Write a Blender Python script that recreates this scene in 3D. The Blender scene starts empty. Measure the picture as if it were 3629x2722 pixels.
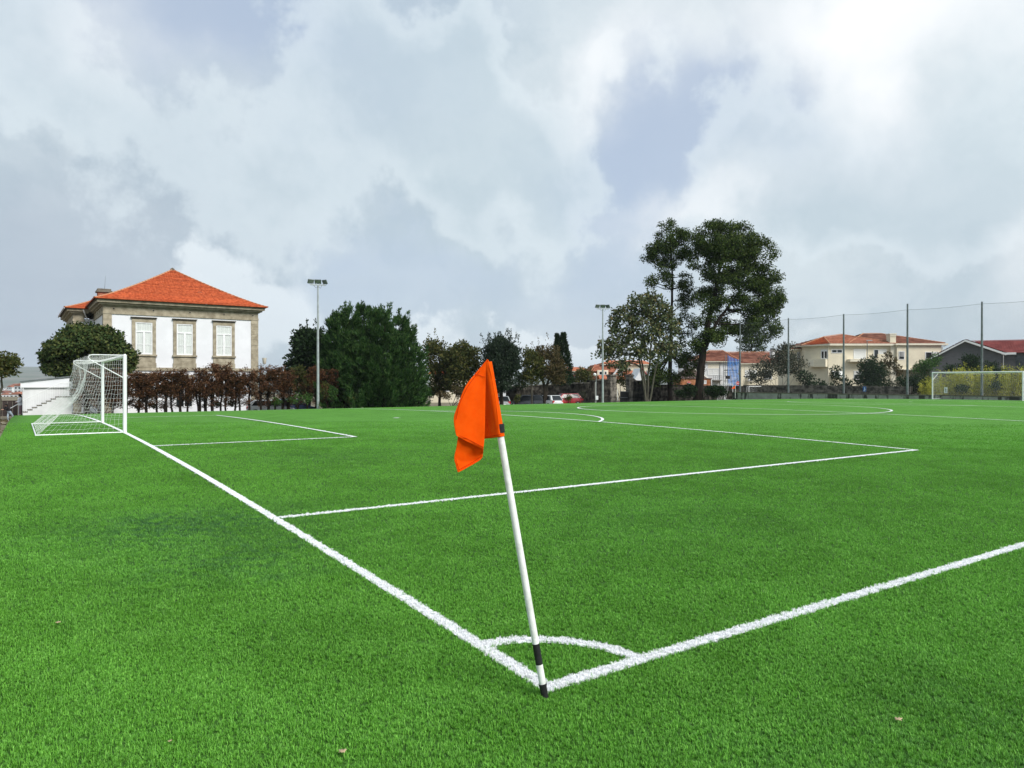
import bpy, bmesh, math, random
import numpy as np
from mathutils import Vector, Matrix

R = math.radians
scene = bpy.context.scene
col = scene.collection

# ---------------------------------------------------------------- camera
FPX, IMW, IMH = 2562.3, 3629.0, 2722.0          # focal length in pixels of the photograph
CAM = np.array([-2.82, -3.728, 2.018])
YAW = 0.5999
HV = 1353.0                                     # pixel row of the horizon
cam = bpy.data.cameras.new('camera')
camo = bpy.data.objects.new('camera', cam)
col.objects.link(camo)
cam.sensor_width = 36.0
cam.lens = 36.0 * FPX / IMW
cam.clip_start = 0.05
cam.clip_end = 30000
camo.location = CAM
camo.rotation_euler = (R(90) - math.atan((IMH / 2 - HV) / FPX), 0, -YAW)
scene.camera = camo
FW = np.array([math.sin(YAW), math.cos(YAW)])
RT = np.array([math.cos(YAW), -math.sin(YAW)])

# ---------------------------------------------------------------- world, sun, exposure
SUN_AZ, SUN_EL = R(166), R(43)                  # azimuth from +Y towards +X
scene.view_settings.view_transform = 'Standard'
scene.view_settings.look = 'None'
scene.view_settings.exposure = 0.6
scene.view_settings.gamma = 1.0
scene.view_settings.use_curve_mapping = False
scene.render.engine = 'CYCLES'
cy = scene.cycles
cy.max_bounces = 6
cy.diffuse_bounces = 3
cy.glossy_bounces = 2
cy.transmission_bounces = 4
cy.transparent_max_bounces = 8
cy.volume_bounces = 0
cy.use_denoising = True
cy.caustics_reflective = False
cy.caustics_refractive = False

sun = bpy.data.lights.new('sun', 'SUN')
sun.energy = 2.8
sun.angle = R(24)
sun.color = (1.0, 0.96, 0.90)
suno = bpy.data.objects.new('sun', sun)
col.objects.link(suno)
sd = Vector((math.sin(SUN_AZ) * math.cos(SUN_EL), math.cos(SUN_AZ) * math.cos(SUN_EL), math.sin(SUN_EL)))
suno.rotation_euler = sd.to_track_quat('Z', 'Y').to_euler()
suno.location = (0, -30, 60)


class NT:
    """tiny expression builder for shader nodes"""
    def __init__(self, tree):
        self.t = tree

    def n(self, typ, **kw):
        nd = self.t.nodes.new(typ)
        for k, v in kw.items():
            setattr(nd, k, v)
        return nd

    def put(self, sock, v):
        if hasattr(v, 'is_linked') or isinstance(v, bpy.types.NodeSocket):
            self.t.links.new(v, sock)
        elif v is not None:
            if sock.type == 'RGBA' and len(v) == 3:
                v = (*v, 1)
            sock.default_value = v

    def m(self, op, a, b=None, c=None, clamp=False):
        nd = self.n('ShaderNodeMath', operation=op, use_clamp=clamp)
        for i, v in enumerate((a, b, c)):
            if v is not None:
                self.put(nd.inputs[i], v)
        return nd.outputs[0]

    def vm(self, op, a, b=None, scale=None):
        nd = self.n('ShaderNodeVectorMath', operation=op)
        self.put(nd.inputs[0], a)
        if b is not None:
            self.put(nd.inputs[1], b)
        if scale is not None:
            self.put(nd.inputs['Scale'], scale)
        return nd.outputs['Value'] if op in ('DOT_PRODUCT', 'LENGTH') else nd.outputs[0]

    def noise(self, vec, scale, detail=4, rough=.5, dist=0.0, dim='3D'):
        nd = self.n('ShaderNodeTexNoise', noise_dimensions=dim)
        if vec is not None:
            self.put(nd.inputs['Vector'], vec)
        nd.inputs['Scale'].default_value = scale
        nd.inputs['Detail'].default_value = detail
        nd.inputs['Roughness'].default_value = rough
        nd.inputs['Distortion'].default_value = dist
        return nd.outputs['Fac'], nd.outputs['Color']

    def mix(self, f, a, b, typ='MIX'):
        nd = self.n('ShaderNodeMix', data_type='RGBA', blend_type=typ)
        self.put(nd.inputs[0], f)
        self.put(nd.inputs[6], a)
        self.put(nd.inputs[7], b)
        return nd.outputs[2]

    def step(self, v, lo, hi):
        nd = self.n('ShaderNodeMapRange', interpolation_type='SMOOTHSTEP')
        self.put(nd.inputs[0], v)
        nd.inputs[1].default_value = lo
        nd.inputs[2].default_value = hi
        return nd.outputs[0]

    def ramp(self, v, stops):
        nd = self.n('ShaderNodeValToRGB')
        self.put(nd.inputs[0], v)
        e = nd.color_ramp.elements
        while len(e) < len(stops):
            e.new(0.5)
        for el, (p, c) in zip(e, stops):
            el.position = p
            el.color = (*c, 1) if len(c) == 3 else c
        return nd.outputs[0]

    def comb(self, x, y, z):
        nd = self.n('ShaderNodeCombineXYZ')
        for i, v in enumerate((x, y, z)):
            self.put(nd.inputs[i], v)
        return nd.outputs[0]


world = bpy.data.worlds.new('World')
scene.world = world
world.use_nodes = True
wt = world.node_tree
wt.nodes.clear()
N = NT(wt)
D = N.n('ShaderNodeTexCoord').outputs['Generated']
sky = N.n('ShaderNodeTexSky', sky_type='NISHITA')
sky.sun_disc = False
sky.sun_elevation = SUN_EL
sky.sun_rotation = SUN_AZ
sky.air_density = 1.0
sky.dust_density = 2.0
nish = N.vm('SCALE', sky.outputs[0], scale=0.07)
sx = N.vm('DOT_PRODUCT', D, (RT[0], RT[1], 0))
sf = N.vm('DOT_PRODUCT', D, (FW[0], FW[1], 0))
sep = N.n('ShaderNodeSeparateXYZ')
N.put(sep.inputs[0], D)
el0 = N.m('ARCSINE', sep.outputs[2])
az0 = N.m('ARCTAN2', sx, sf)                    # azimuth about the pitch's diagonal
nc = N.noise(D, 3.2, 4, .55)[1]
nf2, nc2 = N.noise(D, 13.0, 5, .62)
wv = N.vm('ADD', N.vm('SCALE', N.vm('SUBTRACT', nc, (.5, .5, .5)), scale=.30), N.vm('SCALE', N.vm('SUBTRACT', nc2, (.5, .5, .5)), scale=.10))
AE0 = N.comb(az0, el0, 0.0)
AE = N.vm('MULTIPLY', N.vm('ADD', AE0, wv), (1, 1, 0))


def VA(x, y):
    """a bearing and elevation in the sky, read off the photograph at 2212 px width"""
    u = x * 1.64060 - IMW / 2
    v = HV - y * 1.64060
    a = math.atan(u / FPX)
    return a, math.atan(v / FPX * math.cos(a))


def blobs(lst, start):
    """soft banks of cloud: (x, y, half width, half height, weight)"""
    s = start
    px = 1.64060 / FPX
    for x, y, rx, ry, amp in lst:
        a0, e0 = VA(x, y)
        nd = N.n('ShaderNodeVectorMath', operation='MULTIPLY_ADD')
        N.put(nd.inputs[0], AE)
        nd.inputs[1].default_value = (1 / (rx * px), 1 / (ry * px), 0)
        nd.inputs[2].default_value = (-a0 / (rx * px), -e0 / (ry * px), 0)
        d2 = N.vm('DOT_PRODUCT', nd.outputs[0], nd.outputs[0])
        s = N.m('MULTIPLY_ADD', N.m('POWER', .36788, d2), amp, s)
    return s


broad = N.noise(D, 1.9, 4, .5)[0]
fine = N.noise(N.vm('ADD', D, N.vm('SCALE', nc2, scale=.16)), 5.5, 6, .58)[0]
streak = N.noise(N.vm('MULTIPLY', AE0, (3.5, 30, 1)), 1.0, 4, .5)[0]
gap = blobs([(430, 60, 260, 120, 1.0), (1440, 320, 250, 140, .95), (1320, 560, 110, 170, .7), (770, 600, 190, 80, .8),
             (1620, 270, 230, 110, .5), (1080, 660, 240, 70, .6), (620, 250, 240, 120, .35)], N.m('MULTIPLY', N.step(broad, .50, .72), .4))
bright = blobs([(1900, 20, 380, 120, 1.0), (1310, 170, 130, 70, .75), (1830, 170, 110, 130, .45), (1480, 452, 140, 40, .6),
                (2200, 590, 80, 110, .5), (270, 150, 110, 80, .4), (1700, 380, 170, 60, .2)], N.m('MULTIPLY', N.step(broad, .42, .25), .3))
cum_f = blobs([(600, 620, 130, 95, 1.15), (455, 560, 90, 60, .6), (945, 715, 75, 50, 1.25), (1215, 730, 110, 48, 1.25), (1290, 740, 90, 40, .9), (1550, 765, 300, 40, .6)], N.m('MULTIPLY', N.m('SUBTRACT', nf2, .5), 1.0))
cum = N.step(cum_f, .36, .74)
# two great banks of cloud, grey inside and bright along their torn edges
mass_f = blobs([(800, 170, 250, 170, 1.0), (1060, 350, 190, 190, 1.05), (1190, 420, 110, 150, .55), (560, 420, 300, 150, .7), (990, 130, 80, 80, .4), (90, 120, 160, 160, .9),
                (1990, 430, 400, 150, 1.1), (1700, 470, 170, 80, .6), (2000, 120, 330, 150, .9), (1640, 330, 90, 40, .35), (1350, 170, 110, 60, .55)],
               N.m('MULTIPLY', N.m('SUBTRACT', N.noise(D, 9.0, 7, .62)[0], .5), 1.5))
mass = N.step(mass_f, .37, .69)
rim = N.m('MULTIPLY', N.step(mass_f, .38, .62), N.step(mass_f, 1.15, .62))
dark = blobs([(60, 640, 300, 190, 1.0), (60, 800, 400, 60, .5), (400, 430, 300, 160, .45), (1950, 480, 260, 130, .30), (80, 60, 240, 140, .40), (820, 300, 220, 150, .22)], N.m('MULTIPLY', N.step(streak, .45, .75), N.m('MULTIPLY', N.m('POWER', .36788, N.m('MULTIPLY', el0, 11.0)), .55)))
grey = N.mix(N.step(fine, .3, .7), (.335, .410, .462), (.470, .532, .566))
veil = N.mix(.72, nish, (.385, .458, .570))
c0 = N.mix(N.m('MULTIPLY', gap, .9, clamp=True), grey, veil)
c1 = N.mix(N.m('MULTIPLY', dark, .75, clamp=True), c0, (.285, .335, .405))
c2 = N.mix(N.m('MULTIPLY', cum, .66), N.mix(N.m('MULTIPLY', rim, .27), N.mix(N.m('MULTIPLY', mass, .50), c1, (.400, .478, .525)), (.63, .68, .71)), (.62, .67, .70))
c3 = N.mix(N.m('MULTIPLY', bright, .85, clamp=True), c2, (.68, .695, .71))
# towards the horizon the air whitens, everywhere round
hz = N.m('EXPONENT', N.m('MULTIPLY', N.m('ABSOLUTE', el0), -9.0))
c4 = N.mix(N.m('MULTIPLY', hz, .18), c3, (.52, .57, .60))
bg = N.n('ShaderNodeBackground')
N.put(bg.inputs[0], c4)
bg.inputs[1].default_value = 1.0
world.cycles.sampling_method = 'MANUAL'
world.cycles.sample_map_resolution = 256
wo = N.n('ShaderNodeOutputWorld')
wt.links.new(bg.outputs[0], wo.inputs[0])

# ---------------------------------------------------------------- helpers
rng = np.random.default_rng(7)
random.seed(7)


def at(u, v, d):
    """point seen at photograph pixel (u, v) at a distance d along the view axis"""
    k = (u - IMW / 2) / FPX
    p = CAM[:2] + (FW + RT * k) * d
    return np.array([p[0], p[1], CAM[2] + (HV - v) / FPX * d])


def on_y(u, v, y):
    k = (u - IMW / 2) / FPX
    q = FW + RT * k
    return at(u, v, (y - CAM[1]) / q[1])


def on_x(u, v, x):
    k = (u - IMW / 2) / FPX
    q = FW + RT * k
    return at(u, v, (x - CAM[0]) / q[0])


def tag(o, label=None, cat=None, group=None, kind=None):
    if label: o['label'] = label
    if cat: o['category'] = cat
    if group: o['group'] = group
    if kind: o['kind'] = kind
    return o


def empty(name, loc=(0, 0, 0), rz=0.0, label=None, cat=None, group=None):
    o = bpy.data.objects.new(name, None)
    o.empty_display_size = .2
    col.objects.link(o)
    o.location = loc
    o.rotation_euler = (0, 0, rz)
    return tag(o, label, cat, group)


def link(name, me, parent=None):
    o = bpy.data.objects.new(name, me)
    col.objects.link(o)
    if parent is not None:
        o.parent = parent
    return o


def copy_tree(o, parent=None):
    c = o.copy()
    col.objects.link(c)
    c.parent = parent
    for ch in list(o.children):
        copy_tree(ch, c)
    return c


def arrays_mesh(name, V, Fq, mat, smooth=False):
    """V (n,3), Fq (m,k) with one k"""
    me = bpy.data.meshes.new(name)
    V = np.asarray(V, np.float32)
    Fq = np.asarray(Fq, np.int32)
    me.vertices.add(len(V))
    me.vertices.foreach_set('co', V.ravel())
    k = Fq.shape[1]
    me.loops.add(Fq.size)
    me.loops.foreach_set('vertex_index', Fq.ravel())
    me.polygons.add(len(Fq))
    me.polygons.foreach_set('loop_start', np.arange(0, Fq.size, k, dtype=np.int32))
    if smooth:
        me.polygons.foreach_set('use_smooth', np.ones(len(Fq), bool))
    me.update(calc_edges=True)
    me.validate()
    if mat is not None:
        me.materials.append(mat)
    return me


class MB:
    def __init__(self):
        self.v = []
        self.f = []

    def add(self, vs, fs):
        b = len(self.v)
        self.v += [tuple(map(float, p)) for p in vs]
        self.f += [tuple(b + i for i in f) for f in fs]
        return self

    def box(self, x0, x1, y0, y1, z0, z1):
        return self.add([(x0, y0, z0), (x1, y0, z0), (x1, y1, z0), (x0, y1, z0), (x0, y0, z1), (x1, y0, z1), (x1, y1, z1), (x0, y1, z1)],
                        [(0, 3, 2, 1), (4, 5, 6, 7), (0, 1, 5, 4), (1, 2, 6, 5), (2, 3, 7, 6), (3, 0, 4, 7)])

    def obox(self, c, ax, ay, az_):
        """box from centre and three half-axis vectors"""
        c, ax, ay, az_ = (np.array(t, float) for t in (c, ax, ay, az_))
        vs = [c + sx_ * ax + sy_ * ay + sz_ * az_ for sz_ in (-1, 1) for sx_, sy_ in ((-1, -1), (1, -1), (1, 1), (-1, 1))]
        return self.add(vs, [(0, 3, 2, 1), (4, 5, 6, 7), (0, 1, 5, 4), (1, 2, 6, 5), (2, 3, 7, 6), (3, 0, 4, 7)])

    def tube(self, pts, rad, n=8, caps=True):
        pts = [np.array(p, float) for p in pts]
        if not hasattr(rad, '__len__'):
            rad = [rad] * len(pts)
        vs, fs = [], []
        up = np.array([0, 0, 1.0])
        prev = None
        for i, p in enumerate(pts):
            t = pts[min(i + 1, len(pts) - 1)] - pts[max(i - 1, 0)]
            t = t / (np.linalg.norm(t) + 1e-9)
            if prev is None:
                a = np.cross(t, up)
                if np.linalg.norm(a) < .2:
                    a = np.cross(t, (1, 0, 0))
            else:
                a = prev - t * prev.dot(t)
            a = a / (np.linalg.norm(a) + 1e-9)
            prev = a
            b = np.cross(t, a)
            for j in range(n):
                an = 2 * math.pi * j / n
                vs.append(p + rad[i] * (math.cos(an) * a + math.sin(an) * b))
        for i in range(len(pts) - 1):
            for j in range(n):
                fs.append((i * n + j, i * n + (j + 1) % n, (i + 1) * n + (j + 1) % n, (i + 1) * n + j))
        if caps:
            fs.append(tuple(range(n - 1, -1, -1)))
            fs.append(tuple((len(pts) - 1) * n + j for j in range(n)))
        return self.add(vs, fs)

    def prism(self, poly, y0, y1):
        """polygon in x,z extruded along y"""
        n = len(poly)
        vs = [(x, y0, z) for x, z in poly] + [(x, y1, z) for x, z in poly]
        fs = [tuple(range(n)), tuple(range(2 * n - 1, n - 1, -1))]
        fs += [(i, n + i, n + (i + 1) % n, (i + 1) % n) for i in range(n)]
        return self.add(vs, fs)

    def build(self, name, mat, parent=None, smooth=False, bevel=0):
        me = bpy.data.meshes.new(name)
        me.from_pydata(self.v, [], self.f)
        bm = bmesh.new()
        bm.from_mesh(me)
        bmesh.ops.recalc_face_normals(bm, faces=bm.faces)
        if bevel:
            bmesh.ops.bevel(bm, geom=bm.edges[:], offset=bevel, segments=1, affect='EDGES')
        bm.to_mesh(me)
        bm.free()
        me.materials.append(mat)
        if smooth:
            me.polygons.foreach_set('use_smooth', [True] * len(me.polygons))
            try:
                me.set_sharp_from_angle(angle=R(40))
            except Exception:
                pass
        return link(name, me, parent)


def mat(name, c, rough=.7, var=.12, scale=3.0, c2=None, bump=0.0, bscale=20.0, metal=0.0, spec=.3, detail=5, stretch=None, island=0.0, thr=(.35, .65)):
    m = bpy.data.materials.new(name)
    m.use_nodes = True
    t = m.node_tree
    K = NT(t)
    b = t.nodes['Principled BSDF']
    b.inputs['Roughness'].default_value = rough
    b.inputs['Metallic'].default_value = metal
    b.inputs['Specular IOR Level'].default_value = spec
    co = K.n('ShaderNodeTexCoord').outputs['Object']
    if stretch:
        co = K.vm('MULTIPLY', co, stretch)
    f, _ = K.noise(co, scale, detail, .55)
    lo = tuple(max(0, x * (1 - var)) for x in c)
    hi = c2 if c2 else tuple(min(1, x * (1 + var)) for x in c)
    cc = K.mix(K.step(f, *thr), lo, hi)
    if island:
        g = K.n('ShaderNodeNewGeometry').outputs['Random Per Island']
        cc = K.mix(1.0, cc, K.ramp(g, [(0, (1 - island,) * 3), (1, (1 + island,) * 3)]), 'MULTIPLY')
    K.put(b.inputs['Base Color'], cc)
    if bump:
        bf, _ = K.noise(co, bscale, 5, .6)
        bn = K.n('ShaderNodeBump')
        bn.inputs['Strength'].default_value = bump
        bn.inputs['Distance'].default_value = .02
        K.put(bn.inputs['Height'], bf)
        t.links.new(bn.outputs[0], b.inputs['Normal'])
    return m


def leaf_mat(name, stops, trans=.25, rough=.75):
    """stops: colours picked leaf by leaf"""
    m = bpy.data.materials.new(name)
    m.use_nodes = True
    t = m.node_tree
    K = NT(t)
    b = t.nodes['Principled BSDF']
    out = t.nodes['Material Output']
    g = K.n('ShaderNodeNewGeometry').outputs['Random Per Island']
    st = [(i / max(1, len(stops) - 1), c) for i, c in enumerate(stops)]
    cc = K.ramp(g, st)
    f, _ = K.noise(K.n('ShaderNodeTexCoord').outputs['Object'], .9, 3, .5)
    cc = K.mix(.5, cc, K.ramp(f, [(.3, (.7, .7, .7)), (.7, (1.25, 1.25, 1.25))]), 'MULTIPLY')
    K.put(b.inputs['Base Color'], cc)
    b.inputs['Roughness'].default_value = rough
    b.inputs['Specular IOR Level'].default_value = .08
    tr = K.n('ShaderNodeBsdfTranslucent')
    K.put(tr.inputs[0], cc)
    mx = K.n('ShaderNodeMixShader')
    mx.inputs[0].default_value = trans
    t.links.new(b.outputs[0], mx.inputs[1])
    t.links.new(tr.outputs[0], mx.inputs[2])
    t.links.new(mx.outputs[0], out.inputs[0])
    return m


def glass_mat(name, tint=(.05, .06, .07), alpha=.35):
    m = bpy.data.materials.new(name)
    m.use_nodes = True
    t = m.node_tree
    K = NT(t)
    out = t.nodes['Material Output']
    t.nodes.remove(t.nodes['Principled BSDF'])
    gl = K.n('ShaderNodeBsdfGlossy')
    gl.inputs['Roughness'].default_value = .03
    tr = K.n('ShaderNodeBsdfTransparent')
    K.put(tr.inputs[0], tint)
    fr = K.n('ShaderNodeLayerWeight')
    fr.inputs[0].default_value = .25
    mx = K.n('ShaderNodeMixShader')
    K.put(mx.inputs[0], K.m('MULTIPLY_ADD', K.m('POWER', fr.outputs['Facing'], 3.0), .5, .04, clamp=True))
    t.links.new(tr.outputs[0], mx.inputs[1])
    t.links.new(gl.outputs[0], mx.inputs[2])
    t.links.new(mx.outputs[0], out.inputs[0])
    return m


def smoothstep(a, b, x):
    t = np.clip((x - a) / (b - a), 0, 1)
    return t * t * (3 - 2 * t)


# ---------------------------------------------------------------- pitch measurements
Y1, BOX, GW, GH, LX, KB, RC = 6.133, 40.717, 7.318, 2.56, 68.56, 1.042, 9.4
YC = Y1 + BOX / 2
WY = 2 * YC                                     # far touch line
PEN = 16.5 * KB
GAR = 5.5 * KB
TX0, TX1, TY0, TY1 = -3.26, 69.85, -14.0, 56.2


def turf_edge(y):
    return TX0 + np.maximum(0, np.asarray(y, float) - 22) * .0095


def zf(x, y):
    t = np.clip(y / WY, -.3, 1.1)
    return .0004 * x - .0031 * y + .4294 * 4 * t * (1 - t)


def in_line(x, y, hw=.06):
    """signed closeness to the painted lines near the corner (True where a white fibre stands)"""
    m = (np.abs(x - hw) < hw) & (y > 0) & (y < WY)
    m |= (np.abs(y - hw) < hw) & (x > 0) & (x < LX)
    rr = np.hypot(x, y)
    m |= (np.abs(rr - .90) < hw) & (x > 0) & (y > 0)
    m |= (np.abs(y - Y1 - hw) < hw) & (x > 0) & (x < PEN)
    m |= (np.abs(x - PEN + hw) < hw) & (y > Y1) & (y < Y1 + BOX)
    m |= (np.abs(y - (YC - GW / 2 - GAR) - hw) < hw) & (x > 0) & (x < GAR)
    m |= (np.abs(x - GAR + hw) < hw) & (np.abs(y - YC) < GW / 2 + GAR)
    m |= (np.hypot(x - 11 * KB, y - YC) < .15)
    m |= (np.abs(np.hypot(x - 11 * KB, y - YC) - RC) < hw) & (x > PEN)
    return m

# ---------------------------------------------------------------- ground and terrain
def terrain(x, y):
    x = np.asarray(x, float); y = np.asarray(y, float)
    # pitch platform, car park beyond it, then a long fall into the valley and hills far off
    z = np.full(np.broadcast(x, y).shape, -.62)
    z = z - .38 * smoothstep(57.3, 60.5, y)
    z = z + .25 * smoothstep(-3.5, -5, x) * (1 - smoothstep(50, 58, y))
    dx = np.maximum(np.maximum(-12 - x, x - 190), 0)
    dy = np.maximum(np.maximum(-40 - y, y - 160), 0)
    d = np.hypot(dx, dy)
    z = z - 11 * smoothstep(0, 330, d) - 9 * smoothstep(200, 900, d) - 6 * smoothstep(700, 2200, d)
    an = np.arctan2(y, x)
    z = z + smoothstep(2300, 6200, d) * (100 + 26 * np.sin(an * 5.1 + .7) + 14 * np.sin(an * 13.3) + 6 * np.sin(an * 37))
    z = z + .8 * np.sin(x * .031 + 1) * np.sin(y * .027) * smoothstep(150, 400, d)
    return z


rad = np.concatenate([np.linspace(0, 120, 41), np.geomspace(126, 7000, 66)])
ang = np.linspace(0, 2 * math.pi, 181)[:-1]
RR, AA = np.meshgrid(rad, ang, indexing='ij')
GX, GY = 30 + RR * np.cos(AA), 30 + RR * np.sin(AA)
GZ = terrain(GX, GY)
nr, na = RR.shape
idx = np.arange(nr * na).reshape(nr, na)
q = np.stack([idx[:-1], idx[1:], np.roll(idx[1:], -1, 1), np.roll(idx[:-1], -1, 1)], -1).reshape(-1, 4)


def ground_mat():
    m = bpy.data.materials.new('ground')
    m.use_nodes = True
    t = m.node_tree
    K = NT(t)
    b = t.nodes['Principled BSDF']
    co = K.n('ShaderNodeTexCoord').outputs['Object']
    f1 = K.noise(co, .35, 6, .6)[0]
    f2 = K.noise(co, .004, 5, .6)[0]
    f3 = K.noise(co, 6.0, 4, .6)[0]
    soil = K.mix(K.step(f1, .35, .65), (.13, .10, .065), (.21, .18, .12))
    soil = K.mix(K.step(f3, .45, .7), soil, (.07, .075, .035))
    far = K.mix(K.step(f2, .4, .6), (.05, .075, .035), (.13, .125, .09))
    d = K.vm('LENGTH', K.vm('SUBTRACT', co, (30, 30, 0)))
    K.put(b.inputs['Base Color'], K.mix(K.step(d, 140, 300), soil, far))
    b.inputs['Roughness'].default_value = .95
    bn = K.n('ShaderNodeBump')
    bn.inputs['Strength'].default_value = .6
    bn.inputs['Distance'].default_value = .05
    K.put(bn.inputs['Height'], f3)
    t.links.new(bn.outputs[0], b.inputs['Normal'])
    return m


g = link('ground', arrays_mesh('ground', np.stack([GX.ravel(), GY.ravel(), GZ.ravel()], -1), q[:, ::-1], ground_mat(), True))
tag(g, kind='structure')

M = {}
M['asphalt'] = mat('asphalt', (.055, .055, .056), .85, .25, 2.0, bump=.3, bscale=60)
xs = np.linspace(8, 68, 31); ys = np.linspace(60.8, 71.5, 8)
XX, YY = np.meshgrid(xs, ys, indexing='ij')
ii = np.arange(XX.size).reshape(XX.shape)
q = np.stack([ii[:-1, :-1], ii[1:, :-1], ii[1:, 1:], ii[:-1, 1:]], -1).reshape(-1, 4)
tag(link('car_park', arrays_mesh('car_park', np.stack([XX, YY, terrain(XX, YY) + .012], -1).reshape(-1, 3), q, M['asphalt'])), kind='structure')


# ---------------------------------------------------------------- artificial turf
def turf_colour(K, pos, rnd=None):
    """fibre colour by place: soft swirls, mowing-like drifts and scuffed dark patches"""
    a = K.noise(pos, .55, 5, .6, 1.0)[0]
    b = K.noise(pos, 2.6, 5, .6, .6)[0]
    base = K.mix(K.step(a, .3, .7), (.073, .226, .022), (.103, .302, .036))
    base = K.mix(K.m('MULTIPLY', K.step(b, .42, .72), .5), base, (.134, .352, .056))
    # scuffed patches where rubber crumb shows
    p2 = K.vm('MULTIPLY', pos, (1, 1, 0))
    wob = K.vm('SCALE', K.vm('SUBTRACT', K.noise(pos, .9, 5, .6)[1], (.5, .5, .5)), scale=2.6)
    pw = K.vm('ADD', p2, wob)
    s = None
    for (x, y, rx, ry, am) in ((-.9, 6.3, 1.5, 1.2, .95), (-.7, 4.4, 1.0, .8, .6), (27.5, 31, 7, 2.0, .6), (22, 30.5, 5, 1.3, .45), (1.4, -2.0, 2.6, 1.0, .30), (3.2, 12.6, 2, 1.4, .3), (4.5, 3.4, 2.2, 1.6, .25)):
        dv = K.vm('MULTIPLY', K.vm('SUBTRACT', pw, (x, y, 0)), (1 / rx, 1 / ry, 0))
        e = K.m('MULTIPLY', K.m('EXPONENT', K.m('MULTIPLY', K.vm('DOT_PRODUCT', dv, dv), -1.0)), am)
        s = e if s is None else K.m('ADD', s, e)
    sc = K.m('MULTIPLY', s, K.step(K.noise(pos, 6.5, 6, .75)[0], .40, .60), clamp=True)
    base = K.mix(sc, base, (.035, .120, .042))
    return base


def turf_sheet_mat():
    m = bpy.data.materials.new('turf')
    m.use_nodes = True
    t = m.node_tree
    K = NT(t)
    b = t.nodes['Principled BSDF']
    pos = K.n('ShaderNodeNewGeometry').outputs['Position']
    c = turf_colour(K, pos)
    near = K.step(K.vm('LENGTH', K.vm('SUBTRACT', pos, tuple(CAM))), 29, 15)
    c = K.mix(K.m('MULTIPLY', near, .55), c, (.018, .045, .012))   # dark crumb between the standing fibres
    f1 = K.noise(pos, 60, 3, .7)[0]
    f2 = K.noise(pos, 9, 4, .7)[0]
    c = K.mix(.75, c, K.ramp(f1, [(.3, (.45, .45, .45)), (.68, (1.15, 1.15, 1.15))]), 'MULTIPLY')
    c = K.mix(.5, c, K.ramp(f2, [(.3, (.72, .72, .72)), (.7, (1.2, 1.2, 1.2))]), 'MULTIPLY')
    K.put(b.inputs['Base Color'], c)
    b.inputs['Roughness'].default_value = .8
    b.inputs['Specular IOR Level'].default_value = .15
    bn = K.n('ShaderNodeBump')
    bn.inputs['Strength'].default_value = .8
    bn.inputs['Distance'].default_value = .03
    K.put(bn.inputs['Height'], K.m('ADD', f1, K.m('MULTIPLY', f2, .7)))
    t.links.new(bn.outputs[0], b.inputs['Normal'])
    return m


xs = np.linspace(TX0, TX1, 90); ys = np.linspace(TY0, TY1, 110)
XX, YY = np.meshgrid(xs, ys, indexing='ij')
ii = np.arange(XX.size).reshape(XX.shape)
q = np.stack([ii[:-1, :-1], ii[1:, :-1], ii[1:, 1:], ii[:-1, 1:]], -1).reshape(-1, 4)
XX = turf_edge(YY) + (XX - TX0) / (TX1 - TX0) * (TX1 - turf_edge(YY))
V = np.stack([XX, YY, zf(XX, YY)], -1).reshape(-1, 3)
edge = np.concatenate([ii[:, 0], ii[-1, 1:], ii[-2::-1, -1], ii[0, -2:0:-1]])
lo = V[edge].copy(); lo[:, 2] = -1.2
V2 = np.concatenate([V, lo])
eb = np.arange(len(edge)) + len(V)
sk = np.stack([edge, eb, np.roll(eb, -1), np.roll(edge, -1)], -1)
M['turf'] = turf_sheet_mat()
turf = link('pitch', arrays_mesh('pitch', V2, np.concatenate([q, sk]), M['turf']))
tag(turf, kind='structure')

M['line'] = mat('line_white', (.74, .76, .78), .8, .10, 14, bump=.5, bscale=70)


def marking(name, pts, hw, closed=False):
    """ribbon of half width hw along pts, lying on the turf"""
    P = [np.array(p, float) for p in pts]
    n = len(P)
    vs, fs = [], []
    for i in range(n):
        a = P[(i - 1) % n] if (closed or i > 0) else P[i]
        b = P[(i + 1) % n] if (closed or i < n - 1) else P[i]
        t = b - a
        t /= np.linalg.norm(t)
        nn = np.array([-t[1], t[0]])
        for s in (-1, 1):
            p = P[i] + nn * hw * s
            vs.append((p[0], p[1], float(zf(p[0], p[1])) + .006 + .014 * float(smoothstep(9, 15, np.hypot(p[0] - CAM[0], p[1] - CAM[1])))))
    for i in range(n if closed else n - 1):
        j = (i + 1) % n
        fs.append((2 * i, 2 * i + 1, 2 * j + 1, 2 * j))
    me = arrays_mesh(name, vs, fs, M['line'])
    o = link(name, me)
    return tag(o, kind='structure')


def seg(a, b, n=40):
    return [(a[0] + (b[0] - a[0]) * i / n, a[1] + (b[1] - a[1]) * i / n) for i in range(n + 1)]


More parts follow.
